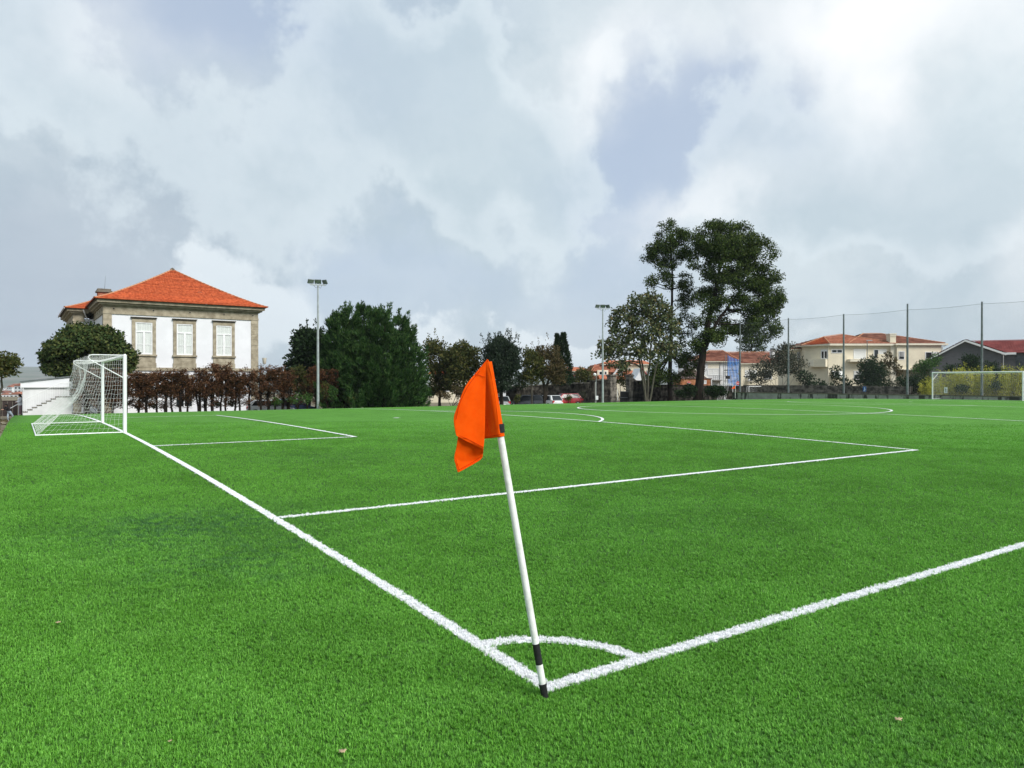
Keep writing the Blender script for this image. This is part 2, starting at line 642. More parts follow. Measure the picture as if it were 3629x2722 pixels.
HW = .06
marking('goal_line_marking', seg((HW, 0), (HW, WY)), HW)
marking('goal_line_marking', seg((LX - HW, 0), (LX - HW, WY)), HW)
marking('touch_line_marking', seg((2 * HW, HW), (LX - 2 * HW, HW)), HW)
marking('touch_line_marking', seg((2 * HW, WY - HW), (LX - 2 * HW, WY - HW)), HW)
marking('halfway_line_marking', seg((LX / 2, 2 * HW), (LX / 2, WY - 2 * HW)), HW)
marking('centre_circle_marking', [(LX / 2 + (RC - HW) * math.cos(t), YC + (RC - HW) * math.sin(t)) for t in np.linspace(0, 2 * math.pi, 121)[:-1]], HW, True)
for s in (0, 1):
    fx = (lambda x: x) if s == 0 else (lambda x: LX - x)
    for dep, half in ((PEN, BOX / 2), (GAR, GW / 2 + GAR)):
        nm = 'penalty_area_marking' if dep == PEN else 'goal_area_marking'
        marking(nm, seg((fx(2 * HW), YC - half + HW), (fx(dep), YC - half + HW)), HW)
        marking(nm, seg((fx(2 * HW), YC + half - HW), (fx(dep), YC + half - HW)), HW)
        marking(nm, seg((fx(dep - HW), YC - half + 2 * HW), (fx(dep - HW), YC + half - 2 * HW)), HW)
    sp = 11 * KB
    marking('penalty_spot_marking', [(fx(sp + d), YC) for d in (-.14, -.07, 0, .07, .14)], .14)
    th = math.acos((PEN - sp) / RC)
    marking('penalty_arc_marking', [(fx(sp + (RC - HW) * math.cos(t)), YC + (RC - HW) * math.sin(t)) for t in np.linspace(-th, th, 41)], HW)
    for c in (0, 1):
        marking('corner_arc_marking', [(fx(.90 * math.cos(t)), (.90 * math.sin(t)) if c == 0 else WY - .90 * math.sin(t)) for t in np.linspace(.13, math.pi / 2 - .13, 17)], HW)

# ---- fibres: thousands of small tufts, green ones and white ones along the lines
def fibre_mat(name, white):
    m = bpy.data.materials.new(name)
    m.use_nodes = True
    t = m.node_tree
    K = NT(t)
    b = t.nodes['Principled BSDF']
    out = t.nodes['Material Output']
    geo = K.n('ShaderNodeNewGeometry')
    isl = geo.outputs['Random Per Island']
    rnd = K.n('ShaderNodeObjectInfo').outputs['Random']
    mixr = K.m('FRACT', K.m('ADD', isl, rnd))
    if white:
        c = K.mix(mixr, (.84, .85, .88), (.96, .96, .97))
    else:
        c = turf_colour(K, geo.outputs['Position'])
        c = K.mix(1.0, c, K.ramp(mixr, [(0, (.80, .86, .75)), (.6, (1.50, 1.42, 1.35)), (1, (2.5, 2.05, 2.2))]), 'MULTIPLY')
    K.put(b.inputs['Base Color'], c)
    b.inputs['Roughness'].default_value = .5
    b.inputs['Specular IOR Level'].default_value = .3
    tr = K.n('ShaderNodeBsdfTranslucent')
    K.put(tr.inputs[0], c)
    mx = K.n('ShaderNodeMixShader')
    mx.inputs[0].default_value = .22
    t.links.new(b.outputs[0], mx.inputs[1])
    t.links.new(tr.outputs[0], mx.inputs[2])
    t.links.new(mx.outputs[0], out.inputs[0])
    return m


def tuft(name, m, seed, nb=9):
    r = np.random.default_rng(seed)
    V, Fc = [], []
    for i in range(nb):
        a = r.uniform(0, 2 * math.pi)
        rr = .011 * math.sqrt(r.uniform())
        base = np.array([rr * math.cos(a), rr * math.sin(a), 0])
        ha = r.uniform(0, 2 * math.pi)
        lean = r.uniform(.15, 1.05)
        L = r.uniform(.016, .028)
        d = np.array([math.cos(ha), math.sin(ha), 0])
        s = np.array([-d[1], d[0], 0]) * r.uniform(.0010, .0016)
        mid = base + L * .55 * (np.array([0, 0, 1]) * math.cos(lean * .55) + d * math.sin(lean * .55))
        tip = mid + L * .45 * (np.array([0, 0, 1]) * math.cos(lean * 1.25) + d * math.sin(lean * 1.25))
        k = len(V)
        V += [base - s, base + s, mid + s, mid - s, tip + s * .35, tip - s * .35]
        Fc += [(k, k + 1, k + 2, k + 3), (k + 3, k + 2, k + 4, k + 5)]
    me = arrays_mesh(name, V, Fc, m)
    return bpy.data.objects.new(name, me)


def fibre_field(name, pts, mats, label):
    n = len(pts)
    me = bpy.data.meshes.new(name)
    me.vertices.add(n)
    me.vertices.foreach_set('co', pts[:, :3].astype(np.float32).ravel())
    at_ = me.attributes.new('spin', 'FLOAT', 'POINT'); at_.data.foreach_set('value', rng.uniform(0, 6.283, n).astype(np.float32))
    at_ = me.attributes.new('size', 'FLOAT', 'POINT'); at_.data.foreach_set('value', pts[:, 3].astype(np.float32))
    at_ = me.attributes.new('pick', 'INT', 'POINT'); at_.data.foreach_set('value', rng.integers(0, 4, n).astype(np.int32))
    o = link(name, me)
    tag(o, label, 'turf fibres', kind='stuff')
    ng = bpy.data.node_groups.new(name, 'GeometryNodeTree')
    ng.interface.new_socket('Geometry', in_out='INPUT', socket_type='NodeSocketGeometry')
    ng.interface.new_socket('Geometry', in_out='OUTPUT', socket_type='NodeSocketGeometry')
    gi = ng.nodes.new('NodeGroupInput'); go = ng.nodes.new('NodeGroupOutput')
    jn = ng.nodes.new('GeometryNodeJoinGeometry')
    for i in range(4):
        oi = ng.nodes.new('GeometryNodeObjectInfo')
        oi.inputs['Object'].default_value = tuft(name + '_tuft', mats, 50 + i)
        oi.inputs['As Instance'].default_value = True
        ng.links.new(oi.outputs['Geometry'], jn.inputs[0])
    ip = ng.nodes.new('GeometryNodeInstanceOnPoints')
    ip.inputs['Pick Instance'].default_value = True

    def named(nm, ty):
        a = ng.nodes.new('GeometryNodeInputNamedAttribute')
        a.data_type = ty
        a.inputs['Name'].default_value = nm
        return a.outputs['Attribute']
    cx = ng.nodes.new('ShaderNodeCombineXYZ')
    ng.links.new(named('spin', 'FLOAT'), cx.inputs[2])
    ng.links.new(gi.outputs[0], ip.inputs['Points'])
    ng.links.new(jn.outputs[0], ip.inputs['Instance'])
    ng.links.new(named('pick', 'INT'), ip.inputs['Instance Index'])
    ng.links.new(cx.outputs[0], ip.inputs['Rotation'])
    ng.links.new(named('size', 'FLOAT'), ip.inputs['Scale'])
    ng.links.new(ip.outputs[0], go.inputs[0])
    md = o.modifiers.new('tufts', 'NODES')
    md.node_group = ng
    return o


def scatter():
    out = []
    edges = np.geomspace(3.0, 30, 24)
    for a, b in zip(edges[:-1], edges[1:]):
        d = math.sqrt(a * b)
        dens = 3900 * min(1, (5.0 / d)) ** 1.5 * (1 - .75 * float(smoothstep(18, 30, d)))
        half = .82
        area = half * (b * b - a * a)
        n = int(dens * area)
        rr = np.sqrt(rng.uniform(a * a, b * b, n))
        k = rng.uniform(-half, half, n)
        # positions over the wedge of ground in front of where the photographer stood, margins included
        p = CAM[:2] + rr[:, None] * (FW[None] + RT[None] * k[:, None])
        sz = rng.uniform(.75, 1.25, n) * (1 + .012 * max(0, d - 5))
        out.append(np.stack([p[:, 0], p[:, 1], zf(p[:, 0], p[:, 1]), sz], -1))
    P = np.concatenate(out)
    ok = (P[:, 0] > turf_edge(P[:, 1]) + .02) & (P[:, 1] < TY1 - .05) & (P[:, 0] < TX1)
    return P[ok]


P = scatter()
jit = rng.normal(0, .006, (len(P), 2))
wl = in_line(P[:, 0] + jit[:, 0], P[:, 1] + jit[:, 1], .053) & (rng.uniform(size=len(P)) > .04)
fibre_field('green_turf_fibres', P[~wl], fibre_mat('fibre_green', False), 'short green plastic fibres of the artificial turf')
PW = P[wl]
PW = np.concatenate([PW, PW + np.c_[rng.normal(0, .006, (len(PW), 2)), np.zeros(len(PW)), np.zeros(len(PW))]])
PW[:, 2] = zf(PW[:, 0], PW[:, 1])
fibre_field('white_line_fibres', PW, fibre_mat('fibre_white', True), 'short white plastic fibres of the painted lines')

# ---------------------------------------------------------------- corner flag
M['pole_white'] = mat('pole_white', (.72, .73, .70), .4, .08, 14, c2=(.82, .83, .82), spec=.35, thr=(.3, .55), bump=.1, bscale=60)
M['black_rubber'] = mat('black_rubber', (.018, .018, .020), .5, .2, 20)
M['flag'] = mat('flag_cloth', (1.0, .105, .0), .75, .02, 30, c2=(1.0, .120, .002), bump=.25, bscale=400, spec=.1)
def add_translucency(m, f):
    t = m.node_tree
    b = t.nodes['Principled BSDF']
    tr = t.nodes.new('ShaderNodeBsdfTranslucent')
    t.links.new(b.inputs['Base Color'].links[0].from_socket, tr.inputs[0])
    mx = t.nodes.new('ShaderNodeMixShader')
    mx.inputs[0].default_value = f
    t.links.new(b.outputs[0], mx.inputs[1]); t.links.new(tr.outputs[0], mx.inputs[2])
    t.links.new(mx.outputs[0], t.nodes['Material Output'].inputs[0])


add_translucency(M['flag'], .22)
M['flag_stitch'] = mat('flag_stitch', (.62, .03, .0), .8, .05, 30, spec=.1)


def flag_pole():
    base = at(1930, 2468, 4.62)
    base[2] = zf(base[0], base[1])
    rt = np.array([RT[0], RT[1], 0])
    fw = np.array([FW[0], FW[1], 0])
    root = empty('corner_flag', base, 0, 'orange corner flag drooping on a leaning white pole with black bands', 'corner flag')
    D0 = 4.62

    def lp(u, v, dd=0.0):                       # local point in the pole's own upright sheet, dd metres further off
        return at(u, v, D0 + dd) - base
    b0 = lp(1930, 2466); t0 = lp(1729, 1282)
    ax = (t0 - b0)

    def on(f):
        return b0 + ax * f
    rp = .0225
    # white shaft, black bands, rubber foot
    MB().tube([on(.02), on(.35), on(.7), on(.995)], [rp, rp, rp * .98, rp * .95], 20).build('pole', M['pole_white'], root, True)
    MB().tube([on(.094), on(.156)], rp + .0006, 20).build('band', M['black_rubber'], root, True)
    MB().tube([on(-.012), on(.030), on(.030), on(.036), on(.036)], [rp + .001, rp + .001, rp + .004, rp + .004, rp], 20).build('rubber_foot', M['black_rubber'], root, True)

    MB().tube([on(.776), on(.80), on(.88), on(.999)], [rp + .004, rp + .0045, rp + .0045, rp + .003], 20).build('sleeve', M['flag'], root, True)

    def Z(x, y, dd=0.0):                        # flag points as measured on a 2.765x enlargement
        return lp(1500 + x / 2.765, 1200 + y / 2.765, dd)

    def surf(rows, nu=18, nv=30, wob=.004, seed=1):
        """rows: control rows top to bottom, each a list of points across; Catmull-ish bilinear refine"""
        rows = np.array(rows)
        nr_, nc_ = rows.shape[:2]

        def interp(A, t):
            n = len(A)
            f = t * (n - 1)
            i = min(int(f), n - 2)
            s = f - i
            p0 = A[max(i - 1, 0)]; p1 = A[i]; p2 = A[i + 1]; p3 = A[min(i + 2, n - 1)]
            return .5 * ((2 * p1) + (-p0 + p2) * s + (2 * p0 - 5 * p1 + 4 * p2 - p3) * s * s + (-p0 + 3 * p1 - 3 * p2 + p3) * s ** 3)
        G = []
        for j in range(nv + 1):
            row = interp(rows, j / nv)
            for i in range(nu + 1):
                p = interp(row, i / nu)
                p = p + fw * wob * (math.sin(i * .7 + j * .35 + seed) + .6 * math.sin(j * .9 - i * .3 + seed * 2))
                G.append(p)
        F_ = [(j * (nu + 1) + i, j * (nu + 1) + i + 1, (j + 1) * (nu + 1) + i + 1, (j + 1) * (nu + 1) + i) for j in range(nv) for i in range(nu)]
        return np.array(G), F_

    # sleeve round the pole and the panel that hangs behind the fold
    right = [[Z(629, 206, -.024), Z(634, 206, -.026), Z(640, 212, -.022), Z(640, 214, 0)],
             [Z(588, 290, .03), Z(625, 285, -.012), Z(655, 288, -.028), Z(668, 300, .004)],
             [Z(570, 420, .05), Z(640, 420, .006), Z(680, 420, -.028), Z(700, 424, .004)],
             [Z(560, 640, .07), Z(655, 640, .022), Z(712, 640, -.028), Z(736, 642, .004)],
             [Z(558, 830, .075), Z(660, 830, .026), Z(735, 832, -.028), Z(770, 834, .004)],
             [Z(560, 985, .075), Z(660, 976, .024), Z(745, 966, -.030), Z(789, 958, .004)]]
    # wide panel in front, from the fold to the free edge
    def fr(x, y):                               # depth of the front panel: free edge towards the viewer, slack waves across it
        g_ = max(0., min(1., (x - 300) / 305.))
        hgt = max(0., min(1., (y - 210) / 300.))
        return (-.062 + .048 * g_ + .014 * math.sin(g_ * 5.5 + y * .004) * (1 - g_ * .5)) * hgt - .022 * (1 - hgt)

    def FZ(x, y, o=0.0): return Z(x, y, fr(x, y) + o)
    left = [[FZ(628, 203), FZ(629, 203), FZ(630, 204), FZ(631, 205)],
            [FZ(520, 330), FZ(553, 324), FZ(586, 318), FZ(614, 320)],
            [FZ(412, 470), FZ(480, 480), FZ(550, 480), FZ(610, 480)],
            [FZ(332, 670), FZ(430, 680), FZ(525, 690), FZ(607, 690)],
            [FZ(298, 785), FZ(400, 800), FZ(510, 830), FZ(604, 850)],
            [FZ(318, 930), FZ(400, 962), FZ(500, 1000), FZ(598, 1000)],
            [FZ(336, 958), FZ(415, 1000), FZ(505, 1045), FZ(588, 1088)]]
    # tail folded back below
    TB = .016
    tail = [[FZ(342, 945, TB), FZ(420, 980, TB), FZ(510, 1025, TB), FZ(590, 1068, TB)],
            [FZ(326, 1060, TB + .02), FZ(420, 1070, TB + .02), FZ(515, 1090, TB + .02), FZ(589, 1100, TB + .01)],
            [FZ(303, 1165, TB + .03), FZ(400, 1180, TB + .035), FZ(500, 1165, TB + .04), FZ(585, 1128, TB + .03)],
            [FZ(318, 1240, TB + .03), FZ(400, 1245, TB + .035), FZ(480, 1218, TB + .04), FZ(556, 1190, TB + .035)],
            [FZ(338, 1312, TB + .03), FZ(345, 1309, TB + .03), FZ(352, 1306, TB + .03), FZ(360, 1303, TB + .03)]]
    for k_, (rows, sd_) in enumerate(((right, 1), (left, 2), (tail, 3))):
        G, F_ = surf(rows, seed=sd_, wob=.0014)
        nm = ('sleeve_panel', 'front_panel', 'folded_tail')[k_]
        o = link(nm, arrays_mesh(nm, G, F_, M['flag'], True), root)
        so = o.modifiers.new('thick', 'SOLIDIFY'); so.thickness = .0016; so.offset = 0

    def stitch(pts):
        mb = MB()
        mb.tube(pts, .0016, 5)
        mb.build('hem_stitch', M['flag_stitch'], root)

    def zz(L, off=-.005):
        out = []
        for (x0, y0), (x1, y1) in zip(L[:-1], L[1:]):
            for t in np.linspace(0, 1, 6, endpoint=False):
                out.append(FZ(x0 + (x1 - x0) * t, y0 + (y1 - y0) * t, off))
        return out + [FZ(*L[-1], off)]
    stitch(zz([(508, 350), (545, 358), (580, 372), (608, 378)]))
    stitch(zz([(555, 316), (470, 420), (425, 490), (372, 600), (345, 680), (322, 790)]))
    stitch(zz([(350, 950), (420, 978), (500, 1018), (590, 1066)]))
    stitch(zz([(318, 1175), (335, 1235), (352, 1288)], TB + .022))
    stitch(zz([(352, 1284), (430, 1240), (510, 1196), (572, 1150)], TB + .022))
    stitch([Z(x, y, dd) for x, y, dd in ((612, 760, .035), (632, 860, .025), (657, 960, .012))])
    stitch([Z(x, y, dd) for x, y, dd in ((606, 966, .040), (680, 953, .0), (745, 940, -.036), (786, 930, -.012))])
    # black loop at the foot of the sleeve
    MB().tube([lp(1500 + 749 / 2.765, 1200 + 836 / 2.765), lp(1500 + 757 / 2.765, 1200 + 922 / 2.765)], .0285, 20).build('fastening_strap', M['black_rubber'], root, True)


flag_pole()


def far_flag():
    p = at(2601, 1409, 87.5)
    p[0], p[1] = LX + .05, WY + .05
    p[2] = zf(p[0], p[1])
    root = empty('corner_flag', p, 0, 'small orange corner flag in front of the blue-netted scaffold', 'corner flag')
    MB().tube([(0, 0, 0), (.03, 0, 1.8)], .022, 10).build('pole', M['pole_white'], root, True)
    MB().tube([(0, 0, .0), (.004, 0, .18)], .026, 10).build('band', M['black_rubber'], root, True)
    rt = np.array([RT[0], RT[1], 0]); up = np.array([0, 0, 1.0])
    top = np.array([.03, 0, 1.8])
    fwv = np.array([FW[0], FW[1], 0])
    G = [top, top - up * .2 - rt * .12 + fwv * .03, top - up * .42 - rt * .44, top - up * .50 - rt * .40, top - up * .48 - rt * .18 - fwv * .04, top - up * .45]
    mb = MB().add(G + [g_ + fwv * .012 for g_ in G], [(0, 1, 4, 5), (1, 2, 3, 4), (6, 11, 10, 7), (7, 10, 9, 8), (0, 6, 7, 1), (1, 7, 8, 2), (2, 8, 9, 3), (3, 9, 10, 4), (4, 10, 11, 5)])
    mb.build('pennant', M['flag'], root)


far_flag()

# ---------------------------------------------------------------- goals
M['goal_white'] = mat('goal_paint', (.80, .82, .84), .3, .04, 6, spec=.45)
M['net_cord'] = mat('net_cord', (.74, .76, .76), .8, .06, 5)


def cord_net(mb, P, r=.0026):
    """P: grid of points (a, b, 3): knotted cords along both directions, three-sided cord"""
    na_, nb_ = P.shape[:2]
    segs = []
    for i in range(na_):
        for j in range(nb_):
            if i + 1 < na_: segs.append((P[i, j], P[i + 1, j]))
            if j + 1 < nb_: segs.append((P[i, j], P[i, j + 1]))
    A = np.array([s[0] for s in segs]); B = np.array([s[1] for s in segs])
    t = B - A
    t /= np.linalg.norm(t, axis=1, keepdims=True) + 1e-9
    ref = np.where(np.abs(t[:, 2:3]) > .9, np.array([[1., 0, 0]]), np.array([[0, 0, 1.]]))
    a = np.cross(t, ref); a /= np.linalg.norm(a, axis=1, keepdims=True) + 1e-9
    b = np.cross(t, a)
    ring = [r * (math.cos(w) * a + math.sin(w) * b) for w in (0, 2.094, 4.189)]
    Vv = np.stack([A + ring[0], A + ring[1], A + ring[2], B + ring[0], B + ring[1], B + ring[2]], 1)
    n = len(segs)
    base = (np.arange(n) * 6)[:, None, None]
    Fc = base + np.array([[0, 1, 4, 3], [1, 2, 5, 4], [2, 0, 3, 5]])[None]
    mb.append((Vv.reshape(-1, 3), Fc.reshape(-1, 4)))


def net_object(name, lst, m, parent):
    Vs, Fs, o = [], [], 0
    for v, f in lst:
        Vs.append(v); Fs.append(f + o); o += len(v)
    return link(name, arrays_mesh(name, np.concatenate(Vs), np.concatenate(Fs), m), parent)


def make_goal():
    """local frame: posts at y = +-GW/2 on x = 0, net towards -x, ground z = 0"""
    root = empty('football_goal', (0, 0, 0))
    rp = .06
    H = GH - rp
    hy = GW / 2 + rp
    dep = 2.42
    for s in (-1, 1):
        MB().tube([(0, s * hy, 0), (0, s * hy, H - .02), (0, s * hy, H + .035), (0, s * (hy - .01), H + .058)], [rp, rp, rp, .03], 20).build('post', M['goal_white'], root, True)
    MB().tube([(0, -hy, H), (0, hy, H)], rp, 20).build('crossbar', M['goal_white'], root, True)
    # bracket: back along the top, a rounded bend, and a stay down to the post
    bx = 1.02
    for s in (-1, 1):
        y = s * hy
        pts = [(-.02, y, H + .03), (-bx + .12, y, H + .03)]
        for t in np.linspace(-math.pi / 2, math.pi * .78, 9)[1:]:
            pts.append((-bx + .12 - .11 * math.cos(t + 0) * (1 if True else 1) if False else -bx + .12 - .11 * math.sin((t + math.pi / 2) / 1.28 * .78), y, H + .03 - .11 * (1 - math.cos((t + math.pi / 2) / 1.28 * .78))))
        pts = [(-.02, y, H + .03), (-bx + .1, y, H + .03), (-bx + .03, y, H + .012), (-bx, y, H - .04), (-bx + .015, y, H - .10), (-bx + .07, y, H - .15), (-.04, y, H - .70)]
        MB().tube(pts, .017, 10).build('net_bracket', M['goal_white'], root, True)
        MB().tube([(-.05, y, .03), (-dep, y, .03)], .020, 10).build('ground_bar', M['goal_white'], root, True)
    MB().tube([(-dep, -hy, .035), (-dep, hy, .035)], .022, 10).build('back_bar', M['goal_white'], root, True)
    r2 = np.random.default_rng(3)
    lst = []
    cell = .125
    # side nets: top edge follows bracket then the sloping back edge
    def back_x(z):                              # how far back the net reaches at height z
        f = 1 - z / H
        return -(bx + (dep - bx) * f ** 1.9)
    nz = 18
    for s in (-1, 1):
        n = 17
        G = np.zeros((n, nz + 1, 3))
        for j in range(nz + 1):
            z = .04 + (H + .0 - .04) * j / nz
            bxz = back_x(z)
            for i in range(n):
                f = i / (n - 1)
                x = -.05 + (bxz + .05) * f
                sag = .035 * math.sin(math.pi * f * 6 + j) * math.sin(math.pi * f)
                G[i, j] = (x + r2.normal(0, .008), s * (hy - .01 + .05 * math.sin(math.pi * j / nz) * math.sin(math.pi * f)), z + sag * .5 + r2.normal(0, .008))
        cord_net(lst, G)
    # back net, sagging, gathered in a fold near the bottom
    n = 51
    G = np.zeros((n, 25, 3))
    for i in range(n):
        y = -hy + 2 * hy * i / (n - 1)
        fy = math.sin(math.pi * i / (n - 1))
        for j in range(25):
            f = j / 24
            z = H - (H - .05) * f
            x = back_x(z) + .32 * fy * math.sin(math.pi * f) ** 1.2 * (.8 + .2 * math.sin(i * .4))
            z2 = z - .16 * fy * math.sin(math.pi * min(1, f * 1.2)) * (1 - f)
            G[i, j] = (x + r2.normal(0, .010), y + r2.normal(0, .008), z2 + .03 * math.sin(i * .9) * fy * (1 - f) + r2.normal(0, .008))
    cord_net(lst, G)
    # roof net
    G = np.zeros((n, 9, 3))
    for i in range(n):
        y = -hy + 2 * hy * i / (n - 1)
        fy = math.sin(math.pi * i / (n - 1))
        for j in range(9):
            f = j / 8
            G[i, j] = (-.06 - (bx - .06) * f + r2.normal(0, .008), y, H + .03 - .20 * fy ** .6 * math.sin(math.pi * min(1, f * .5 + .05)) + r2.normal(0, .008))
    cord_net(lst, G)
    net_object('net', lst, M['net_cord'], root)
    return root


goal = make_goal()
tag(goal, 'white football goal with a sagging net beside the broad-crowned tree', 'goal', 'goals of the full-size pitch')
goal.location = (.06, YC, float(zf(0, YC)))
g2 = copy_tree(goal)
tag(g2, 'white football goal in front of the yellow bamboo and tall net fence', 'goal', 'goals of the full-size pitch')
g2.location = (LX - .06, YC, float(zf(LX, YC)))
g2.rotation_euler = (0, 0, math.pi)

# ---------------------------------------------------------------- buildings: shared pieces
M['render_white'] = mat('white_render', (.74, .755, .79), .85, .035, .8, bump=.1, bscale=30, spec=.1)
M['granite'] = mat('granite', (.295, .255, .185), .85, .18, 2.2, c2=(.41, .365, .275), bump=.35, bscale=25, spec=.15, thr=(.3, .7), island=.10)
M['granite_dark'] = mat('granite_dark', (.15, .135, .11), .9, .2, 3, bump=.3, bscale=25, spec=.1)
M['terracotta'] = mat('terracotta', (.36, .070, .025), .8, .16, 4, c2=(.47, .110, .042), bump=.2, bscale=12, spec=.15, island=.14)
M['terracotta_old'] = mat('terracotta_old', (.30, .105, .062), .85, .25, 3, c2=(.40, .17, .11), bump=.2, bscale=12, spec=.1, island=.12)
M['terracotta_pale'] = mat('terracotta_pale', (.42, .15, .085), .85, .15, 3, c2=(.50, .215, .135), bump=.2, bscale=12, spec=.1, island=.12)
M['tile_brown'] = mat('tile_brown', (.17, .068, .05), .85, .25, .9, c2=(.26, .115, .08), bump=.2, bscale=12, spec=.1, island=.12)
M['tile_red'] = mat('tile_red', (.24, .06, .06), .8, .15, .8, c2=(.30, .085, .08), bump=.2, bscale=12, spec=.15, island=.1)
M['tile_grey'] = mat('tile_grey', (.12, .085, .08), .85, .25, 1.0, c2=(.20, .15, .14), bump=.2, bscale=12, spec=.1, island=.15)
M['ridge'] = mat('ridge_tile', (.38, .15, .07), .85, .3, 2.5, c2=(.50, .24, .13), bump=.2, bscale=20, island=.15)
M['frame_white'] = mat('window_paint', (.80, .81, .82), .4, .04, 4)
M['curtain'] = mat('curtain', (.80, .81, .78), .9, .1, 1.0, stretch=(16, 1, .4))
M['glass'] = glass_mat('window_glass', (.97, .98, .98))
M['dark_glass'] = mat('dark_window', (.02, .024, .028), .08, .4, 1.5, spec=.6)
M['shutter'] = mat('roller_shutter', (.66, .67, .66), .6, .08, 1.0, stretch=(.3, .3, 30))
M['cream'] = mat('cream_render', (.74, .675, .53), .9, .06, .5, bump=.1, bscale=25, spec=.1)
M['cream_trim'] = mat('cream_trim', (.74, .69, .57), .8, .06, 1)
M['lime_white'] = mat('lime_white', (.66, .67, .68), .9, .12, .6, bump=.1, spec=.1)
M['stucco_orange'] = mat('orange_stucco', (.42, .155, .065), .9, .25, 1.0, c2=(.50, .24, .13), bump=.2, spec=.1)
M['slate_wall'] = mat('grey_cladding', (.115, .115, .125), .8, .1, 1.0, stretch=(1, 1, 8), spec=.15)
M['steel'] = mat('galvanised_steel', (.42, .45, .47), .45, .12, 3, metal=.55, spec=.4)
M['dark_steel'] = mat('dark_steel', (.16, .18, .19), .5, .2, 3, metal=.4, spec=.4)
M['concrete'] = mat('concrete', (.30, .295, .28), .9, .2, 1.2, bump=.3, bscale=20, spec=.1)
M['black'] = mat('black_paint', (.015, .015, .016), .5, .2, 5)
M['red_paint'] = mat('red_paint', (.55, .02, .02), .4, .1, 4)
M['white_paint'] = mat('white_paint', (.78, .79, .80), .4, .05, 4)


def lerp(a, b, t):
    return np.asarray(a, float) * (1 - t) + np.asarray(b, float) * t


def roof_slope(name, eL, eR, rL, rR, m, parent, course=.34, wave=.25, flare=1.0, amp=.022, lift=.10):
    """one roof face laid in overlapping courses of ribbed tiles, eave to ridge"""
    eL, eR, rL, rR = (np.array(p, float) for p in (eL, eR, rL, rR))
    slope = np.linalg.norm((rL + rR) / 2 - (eL + eR) / 2)
    rows = max(4, int(slope / course))
    wid = max(np.linalg.norm(eR - eL), .01)
    along = (eR - eL) / wid
    nrm = np.cross(along, (rL + rR) / 2 - (eL + eR) / 2)
    nrm /= np.linalg.norm(nrm)
    if nrm[2] < 0:
        nrm = -nrm
    V, Fq = [], []
    ncol = max(6, int(wid / wave * 2))

    def edge_pt(t):
        g_ = t ** flare
        a = lerp(eL, rL, t); b = lerp(eR, rR, t)
        a[2] = eL[2] + (rL[2] - eL[2]) * g_
        b[2] = eR[2] + (rR[2] - eR[2]) * g_
        return a, b
    for i in range(rows):
        t0, t1 = i / rows, (i + 1) / rows
        a0, b0 = edge_pt(t0)
        a1, b1 = edge_pt(min(1, t1 + .15 / rows))
        base = len(V)
        for e, (a, b, up) in enumerate(((a0, b0, -.004), (a0, b0, lift), (a1, b1, .004))):
            for j in range(ncol + 1):
                f = j / ncol
                s0 = np.dot(lerp(a0, b0, f) - eL, along)
                # each column keeps its own rib down the whole slope
                p = lerp(a, b, f)
                w_ = amp * math.cos(2 * math.pi * s0 / wave) if e else 0
                V.append(p + nrm * (up + (w_ if e == 1 else (w_ if e == 2 else 0))))
        n1 = ncol + 1
        for e in range(2):
            for j in range(ncol):
                Fq.append((base + e * n1 + j, base + e * n1 + j + 1, base + (e + 1) * n1 + j + 1, base + (e + 1) * n1 + j))
    o = link(name, arrays_mesh(name, V, Fq, m), parent)
    o['kind'] = 'stuff'
    return o


def ridge_caps(a, b, m, parent, flare=1.0, step=.42, r=.10, z_off=.05):
    """half-round cap tiles one by one from a (low) to b (high)"""
    a = np.array(a, float); b = np.array(b, float)
    L = np.linalg.norm(b - a)
    n = max(2, int(L / step))
    me = None
    for i in range(n):
        t0, t1 = i / n, min(1.0, (i + 1.12) / n)
        p0 = lerp(a, b, t0); p1 = lerp(a, b, t1)
        p0[2] = a[2] + (b[2] - a[2]) * t0 ** flare + z_off
        p1[2] = a[2] + (b[2] - a[2]) * t1 ** flare + z_off
        d = p1 - p0
        ln = np.linalg.norm(d)
        if me is None:
            mb = MB()
            vs, fs = [], []
            for k, (x, rr) in enumerate(((0, r * 1.12), (1, r * .9))):
                for q_ in range(7):
                    an = math.pi * q_ / 6
                    vs.append((x, rr * math.cos(an), rr * .75 * math.sin(an)))
            for q_ in range(6):
                fs.append((q_, q_ + 1, 7 + q_ + 1, 7 + q_))
            fs.append(tuple(range(7))); fs.append(tuple(range(13, 6, -1)))
            o = mb.add(vs, fs).build('ridge_tile', m, parent)
            me = o.data
        else:
            o = link('ridge_tile', me, parent)
        o.location = p0
        o.rotation_euler = (0, -math.atan2(d[2], math.hypot(d[0], d[1])), math.atan2(d[1], d[0]))
        o.scale = (ln, 1, 1)


def plain_window(parent, x0, x1, z0, z1, y=0.0, kind='glass', frame=.07, leaves=2, proud=.05):
    """window on a wall at local y, facing -y: frame, leaves, panes"""
    w = empty('window', (0, 0, 0)); w.parent = parent
    fb = MB()
    fb.box(x0, x1, y - proud, y + .02, z1 - frame, z1).box(x0, x1, y - proud, y + .02, z0, z0 + frame)
    fb.box(x0, x0 + frame, y - proud, y + .02, z0 + frame, z1 - frame).box(x1 - frame, x1, y - proud, y + .02, z0 + frame, z1 - frame)
    for i in range(1, leaves):
        xm = x0 + (x1 - x0) * i / leaves
        fb.box(xm - frame * .45, xm + frame * .45, y - proud * .9, y + .02, z0 + frame, z1 - frame)
    fb.build('frame', M['frame_white'], w)
    MB().box(x0 + frame * .5, x1 - frame * .5, y - .012, y + .015, z0 + frame * .5, z1 - frame * .5).build('pane', M['dark_glass'] if kind == 'glass' else M['shutter'], w)
    return w


